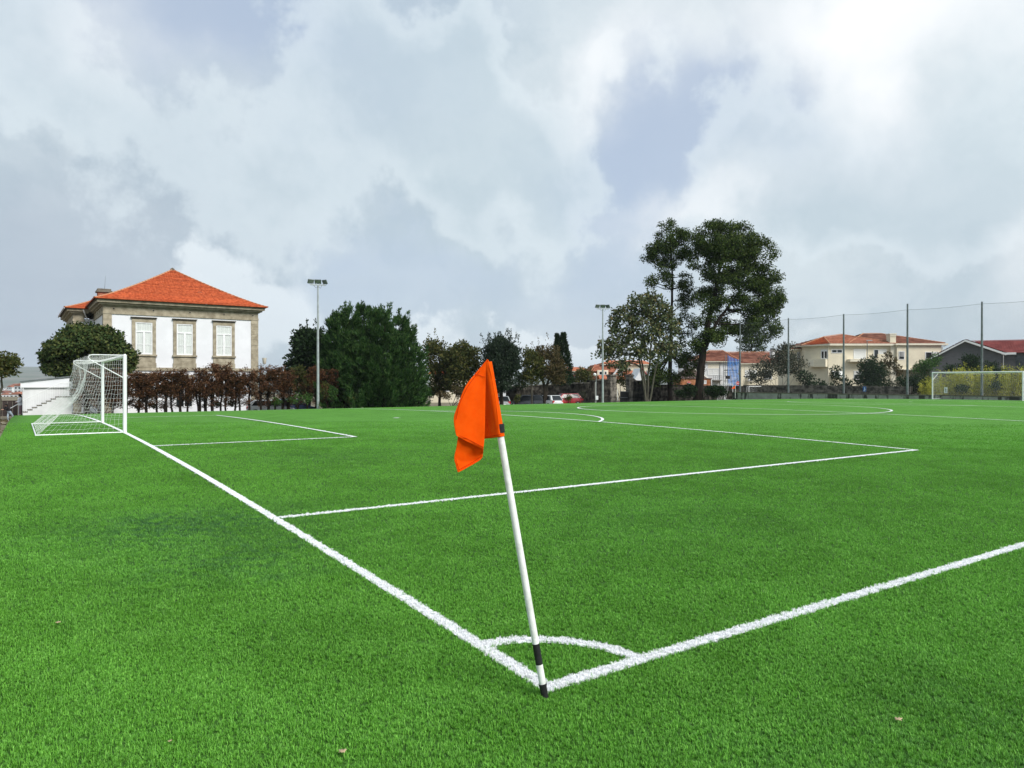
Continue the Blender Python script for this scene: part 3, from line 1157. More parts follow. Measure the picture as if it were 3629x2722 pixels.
# ---------------------------------------------------------------- the white villa with granite trim
def villa():
    ox, oy, oz = 3.40, 68.3, -1.0
    Wd = 13.06
    root = empty('villa', (ox, oy, oz), 0, 'white villa with granite corners, tall windows and an orange hipped roof', 'house')
    dz = -oz                                     # local z of world z=0
    dep = 15.0

    def Zz(z): return z + dz
    wall = MB().box(0, Wd, 0, dep, 0, Zz(8.2)).build('wall', M['render_white'], root)
    # left wing set back
    wx0, wy = -1.75, 9.2
    MB().box(wx0, -.004, wy, dep + 6, 0, Zz(8.1)).build('wall', M['render_white'], root)

    # entablature: architrave, frieze and stepped cornice, each a course round the block
    def courses(x0, x1, y0, y1, zb, name):
        lay = [(zb - .22, zb - .02, .09), (zb - .04, zb + .50, .05), (zb + .48, zb + .60, .17), (zb + .58, zb + .76, .36), (zb + .74, zb + .98, .56)]
        for k, (a, b, off) in enumerate(lay):
            MB().box(x0 - off, x1 + off, y0 - off, y1 + off, Zz(a), Zz(b)).build(('architrave', 'frieze', 'bed_mould', 'corona', 'cornice')[k], M['granite'], root)
    courses(0, Wd, 0, dep, 8.18, 'main')
    courses(wx0, -.9, wy, dep + 5.9, 8.05, 'wing')
    # round vents on the frieze
    for x in (.75, 3.9, 6.95, 9.95, 12.6):
        mb = MB().tube([(x, -.075, Zz(8.42)), (x, -.045, Zz(8.42))], .13, 14)
        v = mb.build('vent', M['granite'], root)
        MB().tube([(x, -.078, Zz(8.42)), (x, -.05, Zz(8.42))], .07, 12).build('opening', M['black'], v)
    for y in (1.4, 3.4, 5.4, 7.4):
        MB().tube([(-.075, y, Zz(8.42)), (-.045, y, Zz(8.42))], .13, 12).build('vent', M['granite'], root)
    # corner pilasters of granite blocks
    for x0, x1, nm in ((-.06, .60, 'l'), (Wd - .62, Wd + .06, 'r')):
        z = 0.0
        pil = empty('pilaster'); pil.parent = root
        r3 = random.Random(5 if nm == 'l' else 9)
        while z < Zz(7.94):
            h = r3.uniform(.42, .62)
            z1 = min(z + h, Zz(7.95))
            j = r3.uniform(-.005, .006)
            MB().box(x0 - j, x1 + j, -.055 - abs(j), .7 + j, z + .006, z1 - .006).build('stone', M['granite'], pil, bevel=.008)
            z = z1
    pil = empty('pilaster'); pil.parent = root
    z = 0.0
    r3 = random.Random(12)
    while z < Zz(7.8):
        z1 = min(z + r3.uniform(.42, .6), Zz(7.82))
        MB().box(wx0 - .05, wx0 + .62, wy - .06, wy + .6, z + .006, z1 - .006).build('stone', M['granite'], pil, bevel=.008)
        z = z1
    # string course between the storeys
    MB().box(-.10, Wd + .10, -.12, dep + .1, Zz(3.02), Zz(3.18)).build('string_course', M['granite'], root)
    MB().box(-.075, Wd + .075, -.085, dep + .07, Zz(3.16), Zz(3.30)).build('string_course', M['granite'], root)
    # tall windows
    for (x0, x1) in ((2.18, 4.08), (5.55, 7.45), (8.98, 10.90)):
        w = empty('window'); w.parent = root
        MB().box(x0 - .02, x0 + .26, -.09, .02, Zz(4.46), Zz(7.62)).build('jamb', M['granite'], w)
        MB().box(x1 - .26, x1 + .02, -.09, .02, Zz(4.46), Zz(7.62)).build('jamb', M['granite'], w)
        MB().box(x0 + .262, x1 - .262, -.088, .02, Zz(7.33), Zz(7.60)).build('lintel', M['granite'], w)
        hd = MB().box(x0 - .02, x1 + .02, -.12, .02, Zz(7.622), Zz(7.68)).box(x0 - .07, x1 + .07, -.18, .02, Zz(7.682), Zz(7.74)).box(x0 - .12, x1 + .12, -.24, .02, Zz(7.742), Zz(7.79))
        hd.build('hood', M['granite_dark'], w)
        MB().box(x0 - .10, x1 + .10, -.20, .02, Zz(4.30), Zz(4.458)).build('sill', M['granite'], w, bevel=.01)
        MB().box(x0, x1, -.08, .02, Zz(3.72), Zz(4.298)).build('apron', M['granite'], w)
        MB().box(x0 - .05, x1 + .05, -.10, .02, Zz(3.302), Zz(3.718)).build('apron_base', M['granite'], w)
        MB().box(x0 + .35, x1 - .35, -.098, -.07, Zz(3.86), Zz(4.20)).build('apron_panel', M['granite'], w, bevel=.008)
        # sash frame
        a, b = x0 + .27, x1 - .27
        zb, zt, ztr = Zz(4.47), Zz(7.32), Zz(6.50)
        fr = MB()
        fr.box(a, b, -.066, .02, zt - .085, zt).box(a, b, -.066, .02, zb, zb + .10).box(a, a + .085, -.066, .02, zb + .10, zt - .085).box(b - .085, b, -.066, .02, zb + .10, zt - .085)
        fr.box(a + .085, b - .085, -.064, .02, ztr - .06, ztr + .06)
        xm = (a + b) / 2
        fr.box(xm - .085, xm + .085, -.062, .02, zb + .10, ztr - .06)
        fr.box(a + .085, xm - .085, -.05, .02, zb + .86, zb + .91).box(xm + .085, b - .085, -.05, .02, zb + .86, zb + .91)
        fr.build('frame', M['frame_white'], w)
        # curtains hung in soft folds behind each light
        def curtain(c0, c1, z0, z1):
            n = 34
            vs = []
            for i in range(n + 1):
                x = c0 + (c1 - c0) * i / n
                yy = -.018 + .005 * math.sin(i * 1.15 + c0 * 7) + .003 * math.sin(i * .43)
                vs += [(x, yy, z0), (x, yy, z1)]
            fs = [(2 * i, 2 * i + 2, 2 * i + 3, 2 * i + 1) for i in range(n)]
            link('curtain', arrays_mesh('curtain', vs, fs, M['curtain']), w)
        for c0, c1, z0, z1 in ((a + .085, b - .085, ztr + .06, zt - .085), (a + .085, xm - .085, zb + .10, ztr - .06), (xm + .085, b - .085, zb + .10, ztr - .06)):
            curtain(c0, c1, z0, z1)
            MB().box(c0, c1, -.034, -.028, z0, z1).build('pane', M['glass'], w)
    if True:                                     # narrow window seen edge-on in the side wall
        w = empty('window'); w.parent = root
        for y in (5.2,):
            MB().box(-.09, .02, y - .8, y - .55, Zz(4.6), Zz(7.4)).build('jamb', M['granite'], w)
            MB().box(-.09, .02, y + .55, y + .8, Zz(4.6), Zz(7.4)).build('jamb', M['granite'], w)
            MB().box(-.03, .02, y - .55, y + .55, Zz(4.6), Zz(7.4)).build('pane', M['dark_glass'], w)
    # ground-floor openings behind the hedge
    for (x0, x1, z0, z1) in ((2.3, 4.0, .9, 2.55), (5.7, 7.2, .05, 2.4), (9.1, 10.8, .9, 2.55)):
        MB().box(x0 - .2, x1 + .2, -.06, .02, Zz(z1), Zz(z1 + .25)).build('lintel', M['granite'], root)
        plain_window(root, x0, x1, Zz(z0 - 1 + .6), Zz(z1), 0, 'glass', .09, 2)
    # roof: hipped, sprung at the eaves
    rf = empty('roof'); rf.parent = root
    ov = .78
    ze, za, fl = Zz(9.20), Zz(13.12), 1.16
    A = (Wd / 2, 6.45, za); B = (Wd / 2, dep - 6.45, za)
    c = [(-ov, -ov, ze), (Wd + ov, -ov, ze), (Wd + ov, dep + ov, ze), (-ov, dep + ov, ze)]
    roof_slope('tile_courses', c[0], c[1], A, A, M['terracotta'], rf, .33, .25, fl)
    roof_slope('tile_courses', c[3], c[0], B, A, M['terracotta'], rf, .33, .25, fl)
    roof_slope('tile_courses', c[1], c[2], A, B, M['terracotta'], rf, .5, .5, fl)
    roof_slope('tile_courses', c[2], c[3], B, B, M['terracotta'], rf, .5, .5, fl)
    MB().box(-ov + .12, Wd + ov - .12, -ov + .12, dep + ov - .12, ze - .06, ze - .012).build('eaves_board', M['granite_dark'], rf)
    for p in (c[0], c[1]):
        ridge_caps(p, A, M['ridge'], rf, fl)
    ridge_caps(A, B, M['ridge'], rf)
    MB().tube([(A[0], A[1], za - .05), (A[0], A[1], za + .12), (A[0], A[1], za + .24)], [.22, .2, .04], 10).build('finial', M['granite_dark'], rf, True)
    # small roof vent
    MB().box(8.05, 8.40, 2.05, 2.3, Zz(10.35), Zz(10.62)).build('roof_vent', M['granite_dark'], rf)
    # wing roof
    rw = empty('roof'); rw.parent = root
    zw, zaw = Zz(9.05), Zz(12.25)
    A2 = (4.4, wy + 5.3, zaw); B2 = (8.2, wy + 5.3, zaw)
    d = [(wx0 - ov, wy - ov, zw), (wx0 - ov, wy + 11.4, zw)]
    roof_slope('tile_courses', d[0], (10.2, wy - ov, zw), A2, B2, M['terracotta'], rw, .33, .25, fl)
    roof_slope('tile_courses', d[1], d[0], A2, A2, M['terracotta'], rw, .33, .25, fl)
    roof_slope('tile_courses', (10.2, wy + 11.4, zw), d[1], B2, A2, M['terracotta'], rw, .5, .5, fl)
    ridge_caps(d[0], A2, M['ridge'], rw, fl)
    ridge_caps(A2, B2, M['ridge'], rw)
    MB().box(wx0 - ov + .12, -.7, wy - ov + .12, wy + 11, zw - .06, zw - .012).build('eaves_board', M['granite_dark'], rw)
    # chimney with lightning rod
    ch = MB().box(.15, 1.25, 7.6, 8.6, Zz(9.3), Zz(10.62)).build('chimney', M['terracotta_old'], root, bevel=.02)
    MB().box(.02, 1.38, 7.47, 8.73, Zz(10.62), Zz(10.80)).box(.12, 1.28, 7.57, 8.63, Zz(10.80), Zz(10.98)).build('chimney_cap', M['granite_dark'], ch, bevel=.02)
    MB().tube([(.75, 8.1, Zz(10.9)), (.85, 8.1, Zz(12.3))], [.02, .008], 6).build('lightning_rod', M['dark_steel'], ch)
    # downpipe at the inner corner
    MB().tube([(-1.0, wy - .62, Zz(8.95)), (-.62, wy - .16, Zz(8.0)), (-.62, wy - .10, Zz(7.6)), (-.62, wy - .10, 0)], .055, 10).build('downpipe', M['lime_white'], root, True)
    MB().tube([(wx0 - ov - .02, wy - ov, zw - .03), (wx0 - ov - .02, wy + 11.4, zw - .03)], .06, 8).build('gutter', M['steel'], root)
    # lantern on the far corner
    la = MB().tube([(Wd + .05, -.1, Zz(3.62)), (Wd + .55, -.12, Zz(3.62)), (Wd + .62, -.12, Zz(3.75))], .022, 8).build('lamp_arm', M['dark_steel'], root)
    MB().tube([(Wd + .62, -.12, Zz(3.75)), (Wd + .62, -.12, Zz(3.80)), (Wd + .62, -.12, Zz(4.28)), (Wd + .62, -.12, Zz(4.34))], [.10, .15, .20, .22], 10).build('lamp_head', M['cream_trim'], root, True)


villa()


# ---------------------------------------------------------------- white outbuilding with outside stairs
def outbuilding():
    x0, y0, z0 = -2.5, 60.0, -.75
    root = empty('outbuilding', (x0, y0, z0), 0, 'low white outbuilding with a sloping roof behind the goal', 'outbuilding')
    L, Dp = 2.9, 5.0
    zl, zr = 2.04 - z0, 2.42 - z0
    zl2 = zl
    MB().add([(0, 0, 0), (L, 0, 0), (L, Dp, 0), (0, Dp, 0), (0, 0, zl - .06), (L, 0, zr - .06), (L, Dp, zr - .06), (0, Dp, zl - .06)],
             [(0, 1, 5, 4), (1, 2, 6, 5), (2, 3, 7, 6), (3, 0, 4, 7), (4, 5, 6, 7), (0, 3, 2, 1)]).build('wall', M['lime_white'], root)
    MB().add([(-.16, -.22, zl - .055), (L + .1, -.22, zr - .04), (L + .1, Dp, zr - .04), (-.16, Dp, zl - .055), (-.16, -.22, zl + .02), (L + .1, -.22, zr + .03), (L + .1, Dp, zr + .03), (-.16, Dp, zl + .02)],
             [(0, 1, 5, 4), (1, 2, 6, 5), (2, 3, 7, 6), (3, 0, 4, 7), (4, 5, 6, 7), (0, 3, 2, 1)]).build('roof', M['dark_steel'], root)
    zf0 = 1.63 - z0
    MB().add([(-.14, -.12, zf0), (L, -.12, zf0), (L, .02, zf0), (-.14, .02, zf0), (-.14, -.12, zl - .075), (L, -.12, zr - .08), (L, .02, zr - .08), (-.14, .02, zl - .075)],
             [(0, 1, 5, 4), (1, 2, 6, 5), (2, 3, 7, 6), (3, 0, 4, 7), (4, 5, 6, 7), (0, 3, 2, 1)]).build('fascia', M['render_white'], root)
    MB().box(-.16, L, -.15, -.10, zf0 - .05, zf0 + .03).build('fascia_rail', M['lime_white'], root)
    MB().tube([(.02, -.09, 0), (.02, -.09, zf0)], .05, 8).build('downpipe', M['lime_white'], root)


outbuilding()


def staircase():
    x0, y0, z0 = -2.5, 58.5, -.75
    root = empty('staircase', (x0, y0, z0), 0, 'white concrete outside staircase with a thin white railing', 'staircase')
    n = 8
    tr, rs = .285, .152
    zb = .62
    poly = [(0, 0)]
    for i in range(n):
        poly += [(i * tr, zb + i * rs), ((i + 1) * tr, zb + i * rs)]
    poly += [(n * tr + .7, zb + (n - 1) * rs), (n * tr + .7, 0)]
    # body in slices so that the side follows the steps
    mb = MB()
    for i in range(n):
        mb.box(i * tr, (i + 1) * tr - .001, 0, 1.2, 0, zb + i * rs - .04)
    mb.box(n * tr, n * tr + .7, 0, 1.2, 0, zb + (n - 1) * rs - .04)
    mb.build('flight', M['lime_white'], root)
    for i in range(n):
        MB().box(i * tr - .03, (i + 1) * tr - .002, -.03, 1.22, zb + i * rs - .038, zb + i * rs).build('tread', M['granite_dark'], root)
    MB().box(n * tr - .03, n * tr + .7, -.03, 1.22, zb + (n - 1) * rs - .038, zb + (n - 1) * rs + .002).build('landing', M['granite_dark'], root)
    for i in range(n):
        for s in (.25, .75):
            x = (i + s) * tr
            MB().tube([(x, .05, zb + i * rs), (x, .05, zb + i * rs + .92 + (s - .5) * rs)], .011, 5).build('baluster', M['white_paint'], root)
    for k in range(4):
        x = n * tr + .1 + k * .17
        MB().tube([(x, .05, zb + (n - 1) * rs), (x, .05, zb + (n - 1) * rs + .96)], .011, 5).build('baluster', M['white_paint'], root)
    MB().tube([(0, .05, zb + .80), (n * tr, .05, zb + (n - 1) * rs + 1.0), (n * tr + .7, .05, zb + (n - 1) * rs + 1.0)], .02, 8).build('handrail', M['white_paint'], root)


staircase()


# ---------------------------------------------------------------- houses beyond the right-hand fence, facing the pitch's diagonal
def frame_at(name, u0, d, zbase, label, cat='house', rz=-YAW, group=None):
    p = at(u0, HV, d)
    return empty(name, (p[0], p[1], zbase), rz, label, cat, group), FPX / d


def hip(parent, x0, x1, y0, y1, ze, za, ra, rb, m, ov=.5, course=.38, wave=.3, caps=(0, 1, 2, 3), cm=None):
    """hipped roof over a rectangle; ridge from ra=(x,y) to rb"""
    rf = empty('roof'); rf.parent = parent
    c = [(x0 - ov, y0 - ov, ze), (x1 + ov, y0 - ov, ze), (x1 + ov, y1 + ov, ze), (x0 - ov, y1 + ov, ze)]
    A = (ra[0], ra[1], za); B = (rb[0], rb[1], za)
    roof_slope('tile_courses', c[0], c[1], A, B, m, rf, course, wave)
    roof_slope('tile_courses', c[3], c[0], A, A, m, rf, course, wave)
    roof_slope('tile_courses', c[1], c[2], B, B, m, rf, course, wave)
    roof_slope('tile_courses', c[2], c[3], B, A, m, rf, course * 1.5, wave * 2)
    MB().box(x0 - ov + .04, x1 + ov - .04, y0 - ov + .04, y1 + ov - .04, ze - .16, ze - .01).build('eaves', M['cream_trim'], rf)
    for k, (p, q_) in enumerate(((c[0], A), (c[1], B), (c[2], B), (c[3], A))):
        if k in caps:
            ridge_caps(p, q_, cm or m, rf, 1, .45, .11)
    ridge_caps(A, B, cm or m, rf, 1, .45, .11)
    return rf


def cream_house():
    d = 108.0
    root, s = frame_at('cream_house', 3060, d, -.9, 'cream two-storey house with shuttered windows and russet hipped roofs behind the fence')

    def X(x): return (2740 + x / 3.687 - 3060) / s
    def Z(y): return 2.018 + (HV - 1100 - y / 3.687) / s + .9
    yb = 9.0
    zl = Z(448)
    # main block with a canted left end
    xl, xm, xr = X(502), X(717), X(1520)
    V_ = [(xm, 0), (xr, 0), (xr, yb), (xl, yb), (xl, 2.6)]
    n = len(V_)
    MB().add([(x, y, 0) for x, y in V_] + [(x, y, zl) for x, y in V_], [tuple(range(n)), tuple(range(2 * n - 1, n - 1, -1))] + [(i, (i + 1) % n, n + (i + 1) % n, n + i) for i in range(n)]).build('wall', M['cream'], root)
    xa, xb = X(355), xl
    MB().box(xa, xb - .01, 4.2, yb, 0, Z(500)).build('wall', M['cream'], root)
    x2, x3 = X(1585), X(2170)
    MB().box(x2, x3, -.6, yb + 2, Z(768), zl - .02).build('wall', M['cream'], root)
    MB().box(x2 + .3, x3 - .8, .6, yb + 1.8, 0, Z(768) - .01).build('wall', M['cream'], root)
    MB().box(xr + .01, x2 - .01, -.35, yb, 0, zl + .05).build('wall', M['cream_trim'], root)
    MB().box(x2 - .1, x3 + .25, -.95, yb + 1, Z(780), Z(768)).build('slab', M['cream_trim'], root)
    # roofs
    c = [(X(440), 2.2, Z(452)), (X(717), -.55, Z(436)), (X(1600), -.55, Z(436)), (X(1560), yb + .5, Z(436)), (X(440), yb + .5, Z(452))]
    rf = empty('roof'); rf.parent = root
    A = (X(790), 3.4, Z(332)); B = (X(1060), 4.4, Z(292))
    roof_slope('tile_courses', c[1], c[2], A, B, M['terracotta_old'], rf, .36, .28)
    roof_slope('tile_courses', c[0], c[1], A, A, M['terracotta'], rf, .36, .28)
    roof_slope('tile_courses', c[2], c[3], B, B, M['terracotta_old'], rf, .5, .5)
    roof_slope('tile_courses', c[4], c[0], A, A, M['terracotta_old'], rf, .5, .5)
    roof_slope('tile_courses', c[3], c[4], B, A, M['terracotta_old'], rf, .5, .5)
    for p, q_ in ((c[1], A), (A, B), (c[2], B), (c[0], A)):
        ridge_caps(p, q_, M['ridge'], rf, 1, .45, .12)
    ev = [(p[0] , p[1]) for p in c]
    zt, zb_ = Z(437), Z(462)
    n = len(ev)
    MB().add([(x, y, zb_) for x, y in ev] + [(x, y, zt) for x, y in ev], [tuple(range(n)), tuple(range(2 * n - 1, n - 1, -1))] + [(i, (i + 1) % n, n + (i + 1) % n, n + i) for i in range(n)]).build('eaves', M['cream_trim'], rf)
    hip(root, x2 - 6.2, x3, .5, yb + 1.2, Z(431), Z(277), (X(1395), 5.2), (X(1617), 5.0), M['tile_brown'], .75, caps=(0, 1), cm=M['ridge'])
    MB().box(x2 - .3, x3 + .78, -.95, .2, Z(458), Z(436)).build('eaves', M['cream_trim'], root)
    # low roof at the far left end
    rl = empty('roof'); rl.parent = root
    roof_slope('tile_courses', (X(295), 3.7, Z(492)), (X(505), 3.7, Z(486)), (X(430), 6.5, Z(452)), (X(505), 6.5, Z(448)), M['terracotta_old'], rl, .36, .28)
    MB().box(X(295), X(500), 3.75, yb, Z(510), Z(494)).build('eaves', M['cream_trim'], rl)
    # chimney with stepped top
    cx0, cx1 = X(1505), X(1580)
    ch = MB().box(cx0, cx1, -.5, .6, Z(432), Z(342)).build('chimney', M['cream'], root)
    for k in range(3):
        a = cx0 + (cx1 - cx0) * (.02 + k * .35)
        MB().box(a - .03, a + (cx1 - cx0) * .26 + .03, -.56, .66, Z(342), Z(318)).build('chimney_pot', M['cream_trim'], ch)
    MB().box(cx0 - .1, cx1 + .1, -.6, .7, Z(318), Z(305)).build('chimney_cap', M['cream_trim'], ch)
    # openings
    plain_window(root, X(760), X(905), Z(560), Z(510), 0, 'glass', .09, 2)
    plain_window(root, X(1050), X(1210), Z(632), Z(508), 0, 'shutter', .09, 1)
    plain_window(root, X(1312), X(1378), Z(625), Z(510), 0, 'glass', .08, 1)
    plain_window(root, X(1388), X(1478), Z(572), Z(510), 0, 'shutter', .08, 1)
    plain_window(root, X(1610), X(1687), Z(645), Z(535), -.6, 'glass', .08, 1)
    for k in range(4):
        x = X(1625 + k * 15)
        MB().box(x - .03, x + .03, -.68, -.655, Z(608), Z(540)).build('window_bar', M['white_paint'], root)
    plain_window(root, X(1955), X(2132), Z(640), Z(543), -.6, 'glass', .10, 2)
    MB().box(X(2052), X(2122), -.64, -.62, Z(632), Z(552)).build('blind', M['shutter'], root)
    plain_window(root, X(1050), X(1160), Z(905), Z(790), 0, 'glass', .08, 2)
    MB().box(X(1052), X(1158), -.075, -.055, Z(842), Z(792)).build('blind', M['shutter'], root)
    # awning, balcony slab and parapet
    MB().add([(X(755), -.02, Z(790)), (X(900), -.02, Z(790)), (X(900), -1.2, Z(872)), (X(755), -1.2, Z(872)), (X(755), -.02, Z(795)), (X(900), -.02, Z(795)), (X(900), -1.2, Z(878)), (X(755), -1.2, Z(878))],
             [(0, 1, 2, 3), (7, 6, 5, 4), (0, 3, 7, 4), (1, 5, 6, 2), (3, 2, 6, 7), (0, 4, 5, 1)]).build('awning', M['shutter'], root)
    MB().box(X(965), X(1310), -1.1, -.01, Z(672), Z(640)).build('balcony', M['cream_trim'], root)
    MB().box(X(1330), X(1478), -.9, -.75, Z(672), Z(572)).build('parapet', M['cream'], root)
    # window and bay on the canted end
    a = np.array([xl, 2.6]); b = np.array([xm, 0.0])
    t = (b - a) / np.linalg.norm(b - a)
    nn = np.array([t[1], -t[0]])
    if nn[1] > 0: nn = -nn

    def canted(f0, f1, z0, z1, pr, nm, m):
        p0 = a + (b - a) * f0; p1 = a + (b - a) * f1
        c_ = (p0 + p1) / 2 + nn * pr / 2
        MB().obox((c_[0], c_[1], (z0 + z1) / 2), (*(p1 - p0) / 2, 0), (*nn * pr / 2, 0), (0, 0, (z1 - z0) / 2)).build(nm, m, root)
    canted(.70, .98, Z(635), Z(510), .05, 'window_frame', M['frame_white'])
    canted(.74, .82, Z(625), Z(535), .07, 'pane', M['dark_glass'])
    canted(.87, .95, Z(625), Z(535), .07, 'pane', M['dark_glass'])
    canted(.25, .99, Z(738), Z(640), .8, 'bay', M['cream'])
    canted(.27, .50, Z(725), Z(645), .83, 'bay_panel', M['cream_trim'])
    plain_window(root, X(455), X(498), Z(640), Z(525), 4.2, 'glass', .07, 2)
    MB().tube([(X(718), -.06, Z(455)), (X(718), -.06, 0)], .05, 8).build('downpipe', M['cream_trim'], root)
    MB().tube([(X(1612), -.68, Z(440)), (X(1606), -.68, Z(470)), (X(1588), -.66, Z(500)), (X(1588), -.66, Z(760))], .05, 8).build('downpipe', M['cream_trim'], root)
    MB().tube([(x3 + .7, -.7, Z(440)), (x3 + .5, -.7, Z(465)), (x3 + .07, -.68, Z(480)), (x3 + .07, -.68, Z(760))], .05, 8).build('downpipe', M['cream_trim'], root)


cream_house()


def grey_house():
    d = 100.0
    root, s = frame_at('grey_house', 3420, d, -.9, 'dark grey gabled house with white bargeboards and a red tiled roof', rz=-YAW - .5)

    def X(x): return (3200 + x / 3.857 - 3420) / s
    def Z(y): return 2.018 + (HV - 1000 - y / 3.857) / s + .9
    xa, xl, xr = X(850), X(440), X(1262)
    zr = Z(800)
    zl = Z(1032)
    MB().prism([(xl, 0), (xr, 0), (xr, Z(985)), (xa, zr), (xl, zl)], 0, 9.5).build('wall', M['slate_wall'], root)
    # bargeboards
    def board(p, q_, h, y0, y1, nm):
        MB().add([(p[0], y0, p[1]), (q_[0], y0, q_[1]), (q_[0], y1, q_[1]), (p[0], y1, p[1]), (p[0], y0, p[1] - h), (q_[0], y0, q_[1] - h), (q_[0], y1, q_[1] - h), (p[0], y1, p[1] - h)],
                 [(0, 1, 2, 3), (7, 6, 5, 4), (0, 4, 5, 1), (1, 5, 6, 2), (2, 6, 7, 3), (3, 7, 4, 0)]).build(nm, M['white_paint'], root)
    board((xa + .005, Z(790)), (X(1310), Z(983)), .27, -.55, -.02, 'bargeboard')
    board((X(430), Z(1034)), (xa - .005, Z(790)), .22, -.55, -.02, 'bargeboard')
    MB().box(X(1262), X(1420), -.5, -.05, Z(1000), Z(972)).build('fascia', M['white_paint'], root)
    rf = empty('roof'); rf.parent = root
    # left pitch of the gable, seen from below, and the long right wing
    roof_slope('tile_courses', (X(420), 9.6, Z(1036)), (X(420), -.54, Z(1036)), (xa, 9.6, Z(786)), (xa, -.54, Z(786)), M['tile_red'], rf, .4, .3)
    roof_slope('tile_courses', (X(1312), -.54, Z(980)), (X(1312), 9.6, Z(980)), (xa, -.54, Z(786)), (xa, 9.6, Z(786)), M['tile_red'], rf, .4, .3)
    roof_slope('tile_courses', (X(1000), .3, Z(974)), (X(2500), .3, Z(974)), (X(1000), 4.9, Z(790)), (X(2500), 4.9, Z(790)), M['tile_red'], rf, .4, .3)
    roof_slope('tile_courses', (X(2500), 9.6, Z(974)), (X(1000), 9.6, Z(974)), (X(2500), 4.9, Z(790)), (X(1000), 4.9, Z(790)), M['tile_red'], rf, .5, .5)
    ridge_caps((X(900), 4.9, Z(792)), (X(2500), 4.9, Z(792)), M['tile_red'], rf, 1, .45, .11)
    MB().box(X(1262) + .01, X(2450), .9, 9.0, 0, Z(982)).build('wall', M['slate_wall'], root)
    for k, (a, b) in enumerate(((1430, 1520), (1530, 1630), (1660, 1780), (1800, 1900))):
        MB().box(X(a), X(b), .84, .88, Z(1190), Z(1015)).build('glazing', M['dark_glass'], root)
    MB().tube([(X(1285), .2, Z(1000)), (X(1285), .2, 0)], .045, 8).build('downpipe', M['lime_white'], root)


grey_house()


def terrace_house():
    d = 126.0
    root, s = frame_at('terrace_house', 2560, d, -1.6, 'white house with a brown hipped roof and balcony behind the scaffold')

    def X(x): return (2400 + x / 5.53 - 2560) / s
    def Z(y): return 2.018 + (HV - 1200 - y / 5.53) / s + 1.6
    ze = Z(445)
    MB().box(X(250), X(1240), 0, 9, 0, ze).build('wall', M['lime_white'], root)
    hip(root, X(345), X(1180), -.1, 9.2, Z(442), Z(216), (X(770), 4.4), (X(1030), 4.4), M['tile_brown'], .45, caps=(0, 1), cm=M['ridge'])
    plain_window(root, X(600), X(820), Z(720), Z(590), 0, 'shutter', .09, 2)
    MB().box(X(600), X(822), -.02, .02, Z(585), Z(490)).build('panel', M['cream_trim'], root)
    MB().box(X(680), X(860), -.9, 0, Z(825), Z(805)).build('balcony_slab', M['concrete'], root)
    for k in range(5):
        x = X(682 + k * 42)
        MB().tube([(x, -.86, Z(805)), (x, -.86, Z(728))], .03, 5).build('baluster', M['dark_steel'], root)
    for zz_ in (728, 770):
        MB().tube([(X(680), -.86, Z(zz_)), (X(852), -.86, Z(zz_))], .03, 6).build('rail', M['dark_steel'], root)
    MB().box(X(700), X(822), -.03, .02, Z(925), Z(830)).build('door', M['shutter'], root)
    plain_window(root, X(925), X(1070), Z(710), Z(585), 0, 'shutter', .09, 2)
    MB().tube([(X(835), -.08, ze), (X(835), -.08, 0)], .05, 8).build('downpipe', M['concrete'], root)


terrace_house()


def row_house():
    d = 128.0
    root, s = frame_at('row_house', 2690, d, -1.6, 'long cream house with a brown roof and a white chimney behind the olive trees')

    def X(x): return (2400 + x / 5.53 - 2690) / s
    def Z(y): return 2.018 + (HV - 1200 - y / 5.53) / s + 1.6
    MB().box(X(1255), X(2420), 0, 9, 0, Z(485)).build('wall', M['cream'], root)
    hip(root, X(1120), X(1900), -.2, 9.2, Z(483), Z(252), (X(1085), 4.4), (X(1750), 4.4), M['tile_brown'], .3, caps=(1,), cm=M['ridge'])
    hip(root, X(1700), X(2420), .6, 10.0, Z(500), Z(247), (X(1760), 5.4), (X(2300), 5.4), M['tile_brown'], .3, caps=(), cm=M['ridge'])
    ch = MB().box(X(1905), X(1990), 1.4, 2.4, Z(380), Z(222)).build('chimney', M['lime_white'], root)
    MB().box(X(1895), X(2000), 1.3, 2.5, Z(222), Z(212)).build('chimney_cap', M['concrete'], ch)
    MB().tube([(X(1945), 1.9, Z(212)), (X(1945), 1.9, Z(180))], .42, 10).build('chimney_pot', M['dark_steel'], ch)
    plain_window(root, X(1325), X(1560), Z(755), Z(620), 0, 'shutter', .1, 1)
    MB().box(X(1325), X(1565), -.03, .02, Z(615), Z(520)).build('panel', M['cream_trim'], root)
    MB().box(X(1340), X(1540), -.085, -.06, Z(752), Z(728)).build('pane', M['dark_glass'], root)
    for k in range(10):
        x = X(1330 + k * 24)
        MB().tube([(x, -.25, Z(848)), (x, -.25, Z(765))], .03, 5).build('baluster', M['dark_steel'], root)
    MB().tube([(X(1325), -.25, Z(765)), (X(1550), -.25, Z(765))], .035, 6).build('rail', M['dark_steel'], root)
    MB().box(X(1370), X(1440), -.7, -.3, Z(835), Z(775)).build('air_conditioner', M['white_paint'], root)
    plain_window(root, X(1700), X(1860), Z(800), Z(620), 0, 'glass', .1, 2)


row_house()


